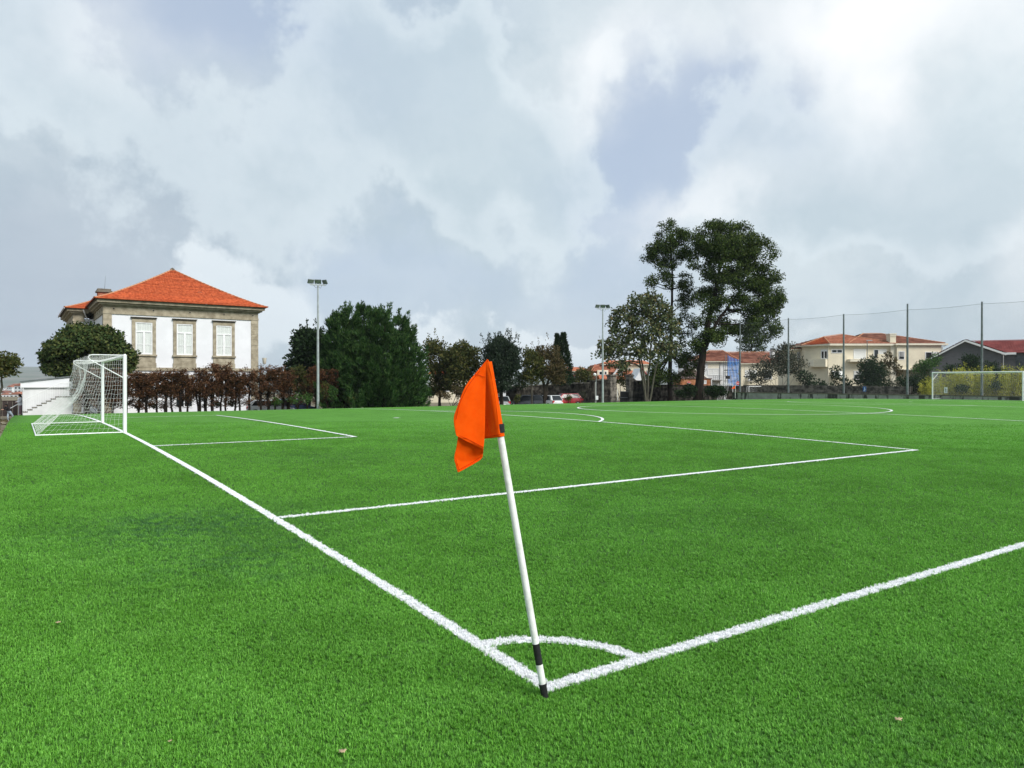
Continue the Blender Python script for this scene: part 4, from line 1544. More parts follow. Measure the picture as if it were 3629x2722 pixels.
def brick_shed():
    d = 113.0
    root, s = frame_at('orange_shed', 2466, d, -1.4, 'small orange stucco outbuilding with a dark tiled roof beside the big trunk', 'outbuilding')

    def X(x): return (2080 + x / 4.483 - 2466) / s
    def Z(y): return 2.018 + (HV - 1060 - y / 4.483) / s + 1.4
    MB().box(X(1488), X(1978), 0, 5, 0, Z(1264)).build('wall', M['stucco_orange'], root)
    hip(root, X(1492), X(1900), .3, 5, Z(1262), Z(1100), (X(1640), 2.6), (X(1760), 2.6), M['tile_grey'], .2, caps=(1,), cm=M['cream_trim'])
    MB().box(X(1970), X(1984), -.08, .3, 0, Z(1255)).build('corner_post', M['lime_white'], root)
    MB().box(X(1480), X(1990), -.12, 5.1, Z(1266), Z(1256)).build('coping', M['tile_grey'], root)
    plain_window(root, X(1840), X(1900), Z(1350), Z(1290), 0, 'shutter', .08, 1)


brick_shed()


# ---------------------------------------------------------------- roofs beyond the old gate
def gate_houses():
    d = 152.0
    root, s = frame_at('white_house', 2058, d, -4.0, 'white house with a band of windows and an orange roof beside the cypress')

    def X(x): return (1900 + x / 4.424 - 2058) / s
    def Z(y): return 2.018 + (HV - 1230 - y / 4.424) / s + 4.0
    MB().box(X(480), X(862), 0, 9, 0, Z(380)).build('wall', M['render_white'], root)
    hip(root, X(470), X(862), 0, 9, Z(376), Z(316), (X(520), 4.5), (X(735), 4.5), M['terracotta_pale'], .4, caps=(0, 1), cm=M['terracotta_old'])
    for k in range(5):
        plain_window(root, X(582 + k * 54), X(628 + k * 54), Z(445), Z(390), 0, 'glass', .12, 1)
    MB().box(X(700), X(735), 3.4, 4.4, Z(330), Z(292)).build('chimney', M['lime_white'], root)

    root, s = frame_at('gable_shed', 2041, 138, -4.0, 'small dark grey gabled shed below the white house', 'shed')
    s2 = s

    def X(x): return (1900 + x / 4.424 - 2041) / s2
    def Z(y): return 2.018 + (HV - 1230 - y / 4.424) / s2 + 4.0
    MB().prism([(X(560), 0), (X(682), 0), (X(682), Z(520)), (X(620), Z(440)), (X(560), Z(505))], 0, 6).build('wall', M['slate_wall'], root)
    rf = empty('roof'); rf.parent = root
    roof_slope('tile_courses', (X(690), -.2, Z(528)), (X(690), 6.2, Z(528)), (X(620), -.2, Z(434)), (X(620), 6.2, Z(434)), M['tile_grey'], rf)
    roof_slope('tile_courses', (X(545), 6.2, Z(520)), (X(545), -.2, Z(520)), (X(620), 6.2, Z(434)), (X(620), -.2, Z(434)), M['terracotta'], rf)

    root, s3 = frame_at('manor_house', 2210, 142, -4.0, 'large cream house with stepped orange and brown roofs above the old gate')

    def X(x): return (1900 + x / 4.424 - 2210) / s3
    def Z(y): return 2.018 + (HV - 1230 - y / 4.424) / s3 + 4.0
    MB().box(X(1190), X(1800), 2, 14, 0, Z(268)).build('wall', M['cream'], root)
    MB().box(X(930), X(1192), 1.0, 13, 0, Z(362)).build('wall', M['stucco_orange'], root)
    hip(root, X(1080), X(1810), 2, 14, Z(264), Z(203), (X(1205), 7), (X(1790), 7), M['terracotta_pale'], .5, caps=(0,), cm=M['terracotta_pale'])
    rf = empty('roof'); rf.parent = root
    roof_slope('tile_courses', (X(870), .4, Z(378)), (X(1290), .4, Z(400)), (X(950), 2.6, Z(270)), (X(1300), 2.6, Z(268)), M['terracotta_old'], rf, .38, .3)
    roof_slope('tile_courses', (X(868), 13, Z(378)), (X(868), .4, Z(378)), (X(945), 11, Z(270)), (X(950), 2.6, Z(270)), M['terracotta_old'], rf, .38, .3)
    ridge_caps((X(866), .4, Z(378)), (X(950), 2.6, Z(270)), M['terracotta_old'], rf, 1, .5, .12)
    # dormer with dark windows
    MB().box(X(960), X(1130), -.2, 2.4, Z(445), Z(360)).build('dormer', M['cream'], root)
    plain_window(root, X(985), X(1040), Z(438), Z(380), -.2, 'glass', .08, 1)
    plain_window(root, X(1068), X(1108), Z(438), Z(380), -.2, 'glass', .08, 1)
    MB().add([(X(1195), -.1, Z(440)), (X(1330), -.1, Z(272)), (X(1360), -.1, Z(272)), (X(1225), -.1, Z(440)), (X(1195), 2.2, Z(440)), (X(1330), 2.2, Z(272)), (X(1360), 2.2, Z(272)), (X(1225), 2.2, Z(440))],
             [(0, 1, 2, 3), (7, 6, 5, 4), (0, 4, 5, 1), (1, 5, 6, 2), (2, 6, 7, 3), (3, 7, 4, 0)]).build('gable_coping', M['lime_white'], root)
    plain_window(root, X(1420), X(1458), Z(356), Z(325), 2, 'glass', .08, 1)
    plain_window(root, X(1470), X(1508), Z(356), Z(325), 2, 'glass', .08, 1)
    MB().box(X(1300), X(1800), 1.7, 1.98, Z(284), Z(268)).build('cornice', M['lime_white'], root)
    # lower wings
    rl = empty('roof'); rl.parent = root
    roof_slope('tile_courses', (X(960), -3.4, Z(500)), (X(1180), -3.4, Z(500)), (X(965), -.5, Z(438)), (X(1170), -.5, Z(438)), M['terracotta_pale'], rl, .36, .28)
    roof_slope('tile_courses', (X(1165), -3.6, Z(505)), (X(1600), -3.6, Z(505)), (X(1290), 1.0, Z(368)), (X(1590), 1.0, Z(368)), M['terracotta_pale'], rl, .36, .28)
    MB().box(X(960), X(1600), -3.2, .8, 0, Z(510)).build('wall', M['cream'], root)
    sl = MB().obox((X(1305), -1.7, Z(424)), (.45, 0, 0), (0, .35, .42), (0, -.06, .06)).build('skylight', M['frame_white'], rl)

    root, s4 = frame_at('gabled_house', 2277, 128, -3.5, 'white gabled house end with a pinkish red roof behind the old wall')

    def X(x): return (1900 + x / 4.424 - 2277) / s4
    def Z(y): return 2.018 + (HV - 1230 - y / 4.424) / s4 + 3.5
    MB().prism([(X(1545), 0), (X(1800), 0), (X(1800), Z(520)), (X(1638), Z(330)), (X(1590), Z(440)), (X(1545), Z(505))], 0, 7).build('wall', M['render_white'], root)
    rf = empty('roof'); rf.parent = root
    roof_slope('tile_courses', (X(1790), -.25, Z(498)), (X(1920), 7.2, Z(498)), (X(1632), -.25, Z(310)), (X(1760), 7.2, Z(305)), M['tile_red'], rf, .4, .45, amp=.05)
    MB().tube([(X(1632), -.27, Z(318)), (X(1792), -.27, Z(502))], .12, 6).build('verge', M['tile_red'], rf)
    MB().box(X(1752), X(1768), 1.0, 1.5, Z(440), Z(365)).build('flue', M['steel'], root)

    # cream house glimpsed between the trees on the far side
    root, s5 = frame_at('glimpsed_house', 1590, 105, -1.8, 'cream house glimpsed between the yellowing trees')
    MB().box(-2.6, 2.4, 0, 7, 0, 4.9).build('wall', M['cream'], root)
    hip(root, -2.6, 2.4, 0, 7, 4.92, 6.3, (-.5, 3), (.4, 3), M['terracotta'], .4, caps=(0, 1), cm=M['terracotta'])
    plain_window(root, -.6, .6, 2.4, 3.6, 0, 'glass', .08, 2)
    root, s6 = frame_at('garden_hut', 1802, 92, -1.0, 'little white hut at the end of the old stone wall', 'hut')
    MB().box(-.9, .9, 0, 2, 0, 2.3).build('wall', M['render_white'], root)
    MB().add([(-1.05, -.15, 2.305), (1.05, -.15, 2.305), (1.05, 2.1, 2.5), (-1.05, 2.1, 2.5), (-1.05, -.15, 2.38), (1.05, -.15, 2.38), (1.05, 2.1, 2.58), (-1.05, 2.1, 2.58)],
             [(0, 3, 2, 1), (4, 5, 6, 7), (0, 1, 5, 4), (1, 2, 6, 5), (2, 3, 7, 6), (3, 0, 4, 7)]).build('roof', M['concrete'], root)
    MB().box(-.3, .4, -.03, .01, .1, 1.9).build('door', M['slate_wall'], root)


gate_houses()


# ---------------------------------------------------------------- town in the valley
def town():
    r = random.Random(31)
    kinds = [('white_block', 'small white block of flats down in the valley town', M['render_white'], 'block of flats'),
             ('cream_block', 'tall cream block of flats down in the valley town', M['cream'], 'block of flats'),
             ('valley_house', 'tiny tiled-roof house down in the valley town', M['lime_white'], 'house')]
    spots = []
    for i in range(46):
        t = (i + .5) / 46
        d = 560 * (2400 / 560) ** t
        v = HV + FPX * (2.018 - float(terrain(*at(40, 1400, d)[:2])) - r.uniform(6, 11) - (8 if i % 5 == 3 else 0)) / d
        spots.append((r.uniform(-60, 110), v, d, 2 if t < .45 else (1 if i % 5 == 3 else r.choice((0, 2)))))
    for (u, v, d, k) in spots:
        p = at(u, v, d)
        gz_ = float(terrain(p[0], p[1]))
        nm, lb, m, ct = kinds[k]
        root = empty(nm, (p[0], p[1], gz_ - .5), -YAW + r.uniform(-.5, .5), lb, ct, ct + ' in the valley town')
        top = max(p[2] - gz_ + .5, 6)
        wd = {0: 15, 1: 13, 2: 8}[k] * (1 + d / 4000) * r.uniform(.8, 1.25)
        MB().box(-wd / 2, wd / 2, 0, wd * .8, 0, top).build('wall', m, root)
        if k == 2:
            rf = MB().prism([(-wd / 2 - .4, top), (wd / 2 + .4, top), (0, top + wd * .22)], -.4, wd * .8 + .4).build('roof', M['terracotta_old'] if r.random() < .7 else M['tile_brown'], root)
        else:
            MB().box(-wd / 2 + .3, wd / 2 - .3, .3, wd * .8 - .3, top + .01, top + .6).build('roof', M['concrete'], root)
        rows = max(1, int(top / 3.2))
        for i in range(min(rows, 6)):
            z = top - 2.4 - i * 3.1
            if z < 1: break
            for j in range(3):
                x = -wd / 2 + wd * (j + .5) / 3
                MB().box(x - wd * .08, x + wd * .08, -.08, .02, z, z + 1.5).build('window', M['dark_glass'], root)


town()

# ---------------------------------------------------------------- plants
S = 1.64060                                     # photograph pixels per pixel of the 2212 px view the shapes were read from
L = {}
L['lime'] = leaf_mat('lime_leaf', [(.022, .042, .014), (.042, .072, .022), (.075, .104, .032), (.12, .13, .04)])
L['cypress'] = leaf_mat('cypress_spray', [(.016, .044, .015), (.030, .076, .022), (.054, .112, .032), (.098, .165, .048)])
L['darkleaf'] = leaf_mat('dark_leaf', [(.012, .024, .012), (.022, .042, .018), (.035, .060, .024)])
L['acacia'] = leaf_mat('acacia_leaf', [(.020, .038, .010), (.036, .062, .014), (.058, .090, .020), (.100, .130, .034)])
L['maple'] = leaf_mat('maple_leaf', [(.042, .060, .032), (.074, .098, .050), (.115, .138, .068), (.15, .158, .072), (.15, .115, .05)])
L['olive'] = leaf_mat('olive_leaf', [(.034, .046, .016), (.060, .076, .024), (.088, .102, .030), (.125, .108, .036), (.050, .070, .026)])
L['brown'] = leaf_mat('brown_leaf', [(.050, .042, .020), (.085, .066, .032), (.125, .090, .045), (.066, .070, .030)])
L['dead'] = leaf_mat('dead_spray', [(.036, .019, .011), (.082, .038, .020), (.145, .068, .036), (.21, .11, .060)], .15)
L['broom'] = leaf_mat('broom_leaf', [(.018, .030, .020), (.030, .046, .030), (.050, .066, .045)])
L['bamboo'] = leaf_mat('bamboo_leaf', [(.14, .19, .03), (.42, .43, .06), (.60, .56, .09), (.34, .40, .08)], .35)
L['grey'] = leaf_mat('grey_leaf', [(.045, .055, .038), (.075, .085, .06), (.11, .10, .07)])
L['green'] = leaf_mat('green_leaf', [(.035, .085, .020), (.06, .13, .03), (.09, .17, .045)], .3)
L['bark'] = mat('bark', (.045, .036, .028), .95, .3, 4, bump=.6, bscale=14, stretch=(1, 1, .25), spec=.1)
L['bark_grey'] = mat('bark_grey', (.085, .078, .062), .95, .3, 4, bump=.6, bscale=14, stretch=(1, 1, .25), spec=.1)
L['bark_dark'] = mat('bark_dark', (.022, .017, .014), .95, .3, 4, bump=.5, bscale=14, stretch=(1, 1, .25), spec=.1)


def unit(a):
    return a / (np.linalg.norm(a, axis=-1, keepdims=True) + 1e-9)


def leaves(C, T, Ln, Wd, r, face=None):
    """diamond leaves: C foot, T direction, Ln length, Wd width; face: which way the blade looks, where given"""
    n = len(C)
    Sd = unit(np.cross(T, r.normal(size=(n, 3)) if face is None else face))
    Nn = np.cross(T, Sd)
    Ln = np.broadcast_to(np.asarray(Ln, float), (n,))[:, None]
    Wd = np.broadcast_to(np.asarray(Wd, float), (n,))[:, None]
    mid = C + T * Ln * .5 + Nn * Ln * .06
    V = np.stack([C, mid + Sd * Wd * .5, C + T * Ln, mid - Sd * Wd * .5], 1).reshape(-1, 3)
    return V, (np.arange(n) * 4)[:, None] + np.arange(4)[None]


def clump_leaves(cl, per, Ln, Wd, r, up=.25, out=.6, centre=None, squash=.75):
    """leaves gathered in clumps: cl (n,4) = x, y, z, radius"""
    n = len(cl)
    per_n = np.maximum(3, (per * (cl[:, 3] / cl[:, 3].mean()) ** 2).astype(int))
    idx_ = np.repeat(np.arange(n), per_n)
    m = len(idx_)
    d = unit(r.normal(size=(m, 3)))
    rad_ = r.uniform(0, 1, m) ** .45
    off = d * rad_[:, None] * cl[idx_, 3][:, None]
    off[:, 2] *= squash
    C = cl[idx_, :3] + off
    if out < 0:                                  # leaves lie over the clump like a skin, facing outwards and up
        fc = unit(d + np.array([0, 0, .35]) + r.normal(size=(m, 3)) * .45)
        T = unit(np.cross(fc, r.normal(size=(m, 3))) + d * .35)
        return leaves(C, T, Ln * r.uniform(.6, 1.3, m), Wd * r.uniform(.6, 1.3, m), r, fc)
    T = unit(d * out + r.normal(size=(m, 3)) * .55 + np.array([0, 0, up]))
    return leaves(C, T, Ln * r.uniform(.6, 1.3, m), Wd * r.uniform(.6, 1.3, m), r)


def limb(mb, a, b, r0, r1, r, bend=.12, n=5, sides=6):
    a = np.array(a, float); b = np.array(b, float)
    Ld = np.linalg.norm(b - a)
    o1 = r.normal(size=3) * Ld * bend
    pts, rr = [], []
    for i in range(n + 1):
        t = i / n
        pts.append(a * (1 - t) + b * t + o1 * math.sin(math.pi * t) + r.normal(size=3) * Ld * .012)
        rr.append(r0 * (1 - t) + r1 * t)
    pts[0] = a; pts[-1] = b
    mb.tube(pts, rr, sides, caps=False)
    return pts


def blob_clumps(blobs_, d, r, cr, depth=1.0, fill=.35):
    """blobs in the 2212 px view -> clumps in the world, spread through each blob's volume and denser towards its skin"""
    out = []
    for (x, y, rx, ry, n) in blobs_:
        c = at(x * S, y * S, d)
        k = S / FPX * d
        a, b = rx * k, ry * k
        dirs = unit(r.normal(size=(n, 3)))
        rad_ = r.uniform(fill, 1, n) ** .5
        q_ = dirs * rad_[:, None]
        w = c + q_[:, :1] * a * np.array([RT[0], RT[1], 0]) + q_[:, 1:2] * (a * depth) * np.array([FW[0], FW[1], 0]) + q_[:, 2:3] * b * np.array([0, 0, 1.])
        out.append(np.c_[w, cr * r.uniform(.6, 1.35, n)])
    return np.concatenate(out)


def tree(name, label, cat, base_xy_d, blobs_, m, bark, trunk, per=26, Ln=.32, Wd=.16, cr=.55, seed=1, depth=1.0, up=.2, out=.6, fill=.35, group=None, limbs=True, tips=None, squash=.75, branches=14):
    """base_xy_d: (x, y, d) of the foot in the 2212 px view; trunk: list of stems, each [(x, y, radius_m), ...]"""
    r = np.random.default_rng(seed)
    bx_, by_, d = base_xy_d
    base = at(bx_ * S, by_ * S, d)
    base[2] = max(base[2], float(terrain(base[0], base[1])) - .02) if base[2] < 2 else base[2]
    gz_ = float(terrain(base[0], base[1]))
    if base[2] > gz_ + .6 or base[1] > TY1:
        base[2] = gz_ - .05
    root = empty(name, base, 0, label, cat, group)
    mb = MB()
    tops = []
    for st in trunk:
        pts = [at(x * S, y * S, d) + np.array([FW[0], FW[1], 0]) * r.normal(0, .15 if i else 0) for i, (x, y, _) in enumerate(st)]
        if st[0][1] > by_ - 4:
            pts[0] = pts[0].copy(); pts[0][2] = base[2] - .1
        rr = [q_[2] for q_ in st]
        # refine
        P2, R2 = [], []
        for i in range(len(pts) - 1):
            for t in np.linspace(0, 1, 4, endpoint=False):
                P2.append(pts[i] * (1 - t) + pts[i + 1] * t + (r.normal(size=3) * .03 if (i or t) else 0)); R2.append(rr[i] * (1 - t) + rr[i + 1] * t)
        P2.append(pts[-1]); R2.append(rr[-1])
        R2[0] *= 1.35 if st[0][1] > by_ - 4 else 1
        mb.tube([p - base for p in P2], R2, 9, caps=False)
        tops.append((P2, R2))
    cl = blob_clumps(blobs_, d, r, cr, depth, fill)
    if limbs and tops:
        # limbs to a sample of the clumps, leaving the stems part-way up
        sel = r.choice(len(cl), min(len(cl), branches * len(tops)), replace=False)
        for k in sel:
            tgt = cl[k, :3]
            best = None
            for P2, R2 in tops:
                for i in range(len(P2) // 3, len(P2)):
                    dd = np.linalg.norm(P2[i] - tgt) + (1.5 if P2[i][2] > tgt[2] else 0)
                    if best is None or dd < best[0]: best = (dd, P2[i], R2[i])
            limb(mb, best[1] - base, tgt - base, best[2] * .55, .018, r, .08, 5, 5)
    mb.build('trunk', bark, root, True)
    V, Fq = clump_leaves(cl, per, Ln, Wd, r, up, out, squash=squash)
    parts_ = [(V - base, Fq)]
    if tips is not None:
        for (x, y, h, n) in tips:               # shoots that stand out of the outline
            c = at(x * S, y * S, d)
            t = np.linspace(0, 1, n)[:, None]
            C = c + np.array([0, 0, 1.]) * h * t + r.normal(size=(n, 3)) * .12 * (1 - t) + r.normal(size=(1, 3)) * h * .15 * t
            T = unit(r.normal(size=(n, 3)) * .8 + np.array([0, 0, .9]))
            v, f = leaves(C - base, T, Ln * .8, Wd * .8, r)
            parts_.append((v, f))
    Vs, Fs, o = [], [], 0
    for v, f in parts_:
        Vs.append(v); Fs.append(f + o); o += len(v)
    link('crown', arrays_mesh('crown', np.concatenate(Vs), np.concatenate(Fs), m), root)
    return root


# --- broad dense tree behind the near goal
tree('lime_tree', 'broad dense dark green tree in front of the villa corner', 'tree', (188, 885, 57.5),
     [(190, 762, 88, 46, 300), (140, 772, 46, 38, 110), (245, 775, 44, 38, 110), (190, 735, 70, 30, 140), (110, 785, 22, 22, 30), (275, 780, 18, 24, 26), (190, 795, 80, 24, 120), (165, 725, 30, 22, 40), (215, 728, 30, 22, 40)],
     L['lime'], L['bark_dark'], [[(188, 885, .17), (188, 830, .15), (189, 770, .09)]], per=44, Ln=.26, Wd=.19, cr=.46, seed=11, depth=.8, out=-1, fill=.3,
     tips=[(150, 722, .5, 14), (176, 712, .5, 14), (205, 714, .5, 14), (232, 726, .45, 12), (120, 752, .3, 10), (262, 748, .4, 10)])
# --- sparse tree at the edge of the slope
tree('young_tree', 'sparse young tree with reddish green leaves above the valley town', 'tree', (-6, 900, 40),
     [(2, 778, 26, 16, 26), (20, 790, 16, 16, 18), (-18, 790, 26, 24, 26), (8, 805, 20, 12, 12), (28, 782, 10, 8, 8)],
     L['olive'], L['bark_grey'], [[(-6, 900, .09), (-3, 850, .07), (2, 800, .03)]], per=24, Ln=.20, Wd=.09, cr=.26, seed=12, branches=18)
# --- dark tree left of the big cypress clump
tree('laurel_tree', 'dark broad-leaved tree rising behind the dead hedge by the floodlight pole', 'tree', (668, 872, 68),
     [(668, 760, 34, 46, 120), (645, 790, 26, 34, 60), (690, 770, 30, 60, 110), (660, 730, 20, 20, 30), (630, 815, 14, 18, 20), (675, 820, 40, 40, 80)],
     L['darkleaf'], L['bark_dark'], [[(668, 872, .2), (668, 800, .15), (670, 745, .06)]], per=34, Ln=.30, Wd=.20, cr=.5, seed=13,
     tips=[(652, 716, .7, 16), (636, 745, .5, 12), (664, 708, .8, 16), (680, 706, .6, 14)])


# --- the big cypress clump: many leaders, feathery sprays
def cypress_clump():
    r = np.random.default_rng(21)
    d = 66.0
    k = S / FPX * d
    base = at(810 * S, 868 * S, d); base[2] = float(zf(base[0], 56)) - .15
    root = empty('cypress_clump', base, 0, 'huge rounded dark green cypress clump beside the tall floodlight pole', 'conifer')
    lead = [(712, 722, 26), (735, 690, 30), (760, 678, 32), (786, 672, 34), (810, 676, 36), (838, 682, 36), (864, 690, 32), (884, 716, 26), (898, 756, 20), (702, 755, 22), (760, 706, 54), (820, 704, 58), (862, 734, 46), (730, 744, 44), (905, 800, 14), (800, 750, 80), (845, 790, 58), (745, 800, 44), (888, 822, 24)]
    Cs, Ts, Ls = [], [], []
    mb = MB()
    for i, (x, y, w) in enumerate(lead):
        tip = at(x * S, y * S, d) + np.array([FW[0], FW[1], 0]) * r.uniform(-1.6, 1.0)
        foot = np.array([tip[0] * .8 + base[0] * .2, tip[1] * .8 + base[1] * .2, base[2]])
        Hh = tip[2] - foot[2]
        Rw = w * k * 1.4
        nc = int(95 * (w / 40) * Hh / 7)
        h = r.uniform(0, 1, nc) ** .85
        prof = np.minimum(1, (1 - h) * 1.7) ** .62 + .02
        an = r.uniform(0, 2 * math.pi, nc)
        dv = np.stack([np.cos(an), np.sin(an), np.zeros(nc)], -1)
        ax = foot[None] * (1 - h[:, None]) + tip[None] * h[:, None]
        cc = ax + dv * (Rw * prof * r.uniform(.55, 1.08, nc))[:, None]
        # each bough is a fan of feathery sprays rising outwards from its root
        per = 34
        bd = unit(dv * .7 + np.array([0, 0, .95]) * (.6 + .8 * h[:, None]) + r.normal(size=(nc, 3)) * .18)
        f = r.uniform(0, 1, (nc, per, 1))
        bl = (r.uniform(.5, 1.25, (nc, 1, 1))) * (1.1 - .4 * h[:, None, None])
        p = cc[:, None] + bd[:, None] * bl * (f - .35) + r.normal(size=(nc, per, 3)) * .15 * (1.1 - f)
        t = unit(bd[:, None] + r.normal(size=(nc, per, 3)) * .30 + np.array([0, 0, .15]))
        Cs.append(p.reshape(-1, 3)); Ts.append(t.reshape(-1, 3)); Ls.append(r.uniform(.28, .62, nc * per))
        mb.tube([foot - base, (foot + tip) / 2 - base, tip - base], [.12, .08, .01], 6, caps=False)
        for q in range(3):                       # feathered tips bending with the wind
            m = 44
            t = np.linspace(0, 1, m)
            tp = tip + r.normal(size=3) * np.array([.5, .5, .3])
            Cs.append(tp + np.array([0, 0, 1.]) * (t * 1.25 - .6)[:, None] + np.array([RT[0], RT[1], 0]) * (r.uniform(-.15, .3) * t ** 2)[:, None] + r.normal(size=(m, 3)) * (.15 * (1 - t) + .03)[:, None])
            Ts.append(unit(r.normal(size=(m, 3)) * .5 + np.array([.15, 0, .8])))
            Ls.append(np.full(m, .30))
    mb.build('trunk', L['bark_dark'], root, True)
    C = np.concatenate(Cs) - base; T = np.concatenate(Ts); Ln = np.concatenate(Ls)
    # each spray is three narrow blades fanned out
    Vs, Fs, o = [], [], 0
    for s in (-1, 0, 1):
        Tj = unit(T + r.normal(size=T.shape) * .22)
        v, f = leaves(C, Tj, Ln * (1 - .2 * abs(s)), .06, r)
        Vs.append(v); Fs.append(f + o); o += len(v)
    link('crown', arrays_mesh('crown', np.concatenate(Vs), np.concatenate(Fs), L['cypress']), root)


cypress_clump()


# --- the dead hedge: clipped, browned cypresses in a row
def dead_cypress(u, top_v, seed, d=None, label=None, m=None):
    r = np.random.default_rng(seed)
    y = 57.4 + r.uniform(-.15, .2)
    foot = on_y(u, 1440, y)
    foot[2] = -.45
    dd = (y - CAM[1]) / (FW + RT * ((u - IMW / 2) / FPX))[1]
    H = 2.018 + (HV - top_v) / FPX * dd - foot[2]
    root = empty('dead_cypress', foot, r.uniform(0, 6.28), label or 'browned dead cypress of the clipped hedge below the villa', 'dead tree', 'dead cypresses of the hedge')
    mb = MB()
    n_st = r.integers(1, 4)
    stems = []
    for k in range(n_st):
        a = r.uniform(0, 6.28)
        off = .0 if k == 0 else r.uniform(.12, .35)
        top = np.array([math.cos(a) * off, math.sin(a) * off, H * (r.uniform(.9, 1.0) if k == 0 else r.uniform(.7, .98))])
        stems.append(limb(mb, (math.cos(a) * off * .25, math.sin(a) * off * .25, 0), top, .085, .035, r, .02, 6, 7))
    Cc, Tt, Ll = [], [], []
    nb = 60
    for k in range(nb):
        st = stems[r.integers(len(stems))]
        f = r.uniform(.10, .97)
        q_ = f * (len(st) - 1)
        i = min(int(q_), len(st) - 2)
        p = st[i] + (st[i + 1] - st[i]) * (q_ - i)
        a = r.uniform(0, 6.28)
        ln = r.uniform(.45, 1.0) * (1.05 - .35 * f)
        e = p + np.array([math.cos(a) * ln, math.sin(a) * ln, ln * r.uniform(.25, .85)])
        e[2] = min(e[2], H + r.uniform(-.1, .25))
        pts = limb(mb, p, e, .020, .005, r, .06, 3, 4)
        for _ in range(3):                       # bare twigs
            s_ = pts[r.integers(1, 4)]
            limb(mb, s_, s_ + r.normal(size=3) * .18 + np.array([0, 0, .06]), .007, .003, r, .05, 2, 3)
        if f > .36 or r.uniform() < .16:
            n = int(r.uniform(32, 85))
            t = r.uniform(.35, 1.05, n)
            c = p + (e - p) * t[:, None] + r.normal(size=(n, 3)) * .085
            Cc.append(c); Tt.append(unit((e - p)[None] + r.normal(size=(n, 3)) * .35 - np.array([0, 0, .15]))); Ll.append(r.uniform(.10, .24, n))
    mb.build('trunk', L['bark_dark'], root)
    V, Fq = leaves(np.concatenate(Cc), np.concatenate(Tt), np.concatenate(Ll), .055, r)
    link('crown', arrays_mesh('crown', V, Fq, m or L['dead']), root)


for i, (u, tv) in enumerate([(300, 1312), (350, 1306), (398, 1310), (446, 1318), (490, 1326), (520, 1322), (556, 1330), (586, 1320), (612, 1318), (638, 1310), (664, 1312), (706, 1298), (730, 1308), (752, 1306), (782, 1292),
                             (800, 1300), (832, 1322), (850, 1318), (885, 1308), (925, 1300), (950, 1306), (975, 1308), (1000, 1302), (1020, 1316), (1090, 1304), (1118, 1300), (1160, 1306), (1185, 1300)]):
    dead_cypress(u, tv, 100 + i)
dead_cypress(1054, 1296, 160, label='half-dead olive cypress at the end of the browned hedge', m=L['olive'])


def bush(name, label, cat, x, y, d, rx, ry, m, n=40, per=26, Ln=.2, Wd=.1, cr=.28, seed=1, group=None, z=None, up=.4, blobs_=None):
    r = np.random.default_rng(seed)
    base = at(x * S, (y + ry) * S, d)
    if z is not None: base[2] = z
    root = empty(name, base, 0, label, cat, group)
    cl = blob_clumps(blobs_ or [(x, y, rx, ry, n)], d, r, cr, .8, .1)
    mb = MB()
    for k in r.choice(len(cl), min(9, len(cl)), replace=False):
        limb(mb, (0, 0, -.1), cl[k, :3] - base, .03, .008, r, .1, 4, 5)
    mb.build('stem', L['bark_dark'], root)
    V, Fq = clump_leaves(cl, per, Ln, Wd, r, up)
    link('foliage', arrays_mesh('foliage', V - base, Fq, m), root)
    return root


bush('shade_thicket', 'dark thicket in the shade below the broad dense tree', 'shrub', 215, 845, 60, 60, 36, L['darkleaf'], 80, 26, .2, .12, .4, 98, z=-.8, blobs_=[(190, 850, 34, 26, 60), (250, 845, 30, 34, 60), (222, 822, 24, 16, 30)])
# weeds and saplings at the foot of the hedge
r5 = random.Random(4)
for i, (x, y, rx, ry) in enumerate([(300, 876, 10, 5), (332, 876, 8, 4), (468, 874, 7, 4), (500, 872, 6, 4), (596, 868, 10, 6), (640, 862, 14, 16), (700, 848, 10, 22), (715, 852, 7, 14), (664, 860, 12, 12), (760, 864, 10, 6), (905, 862, 12, 6)]):
    bush('weed_patch', 'leafy green weeds growing at the foot of the hedge', 'weeds', x, y, 56.5 + (x - 300) * .012, rx, ry, L['green'] if i % 3 else L['olive'], 10, 22, .16, .08, .22, 200 + i, 'weeds along the pitch edge')

# --- row of trees by the car park
tree('yellowing_tree', 'olive yellow tree squeezed between the cypress clump and the bare-topped tree', 'tree', (950, 862, 78),
     [(945, 775, 26, 34, 70), (955, 810, 26, 30, 60), (935, 750, 16, 16, 24), (965, 790, 14, 26, 26), (948, 835, 22, 14, 26)], L['olive'], L['bark'],
     [[(950, 862, .16), (950, 810, .12), (948, 765, .05)]], per=26, Ln=.30, Wd=.17, cr=.5, seed=31, tips=[(940, 728, .8, 12), (925, 738, .7, 10), (958, 745, .6, 10)])
tree('bare_topped_tree', 'yellow and brown autumn tree with bare twigs at its top', 'tree', (1003, 862, 76),
     [(1000, 790, 36, 34, 100), (985, 770, 22, 26, 44), (1020, 770, 18, 26, 40), (990, 825, 28, 24, 60), (1000, 755, 16, 12, 16)], L['olive'], L['bark'],
     [[(1003, 862, .17), (1002, 810, .13), (1000, 760, .05), (1000, 738, .02)]], per=24, Ln=.30, Wd=.17, cr=.5, seed=32, branches=24)
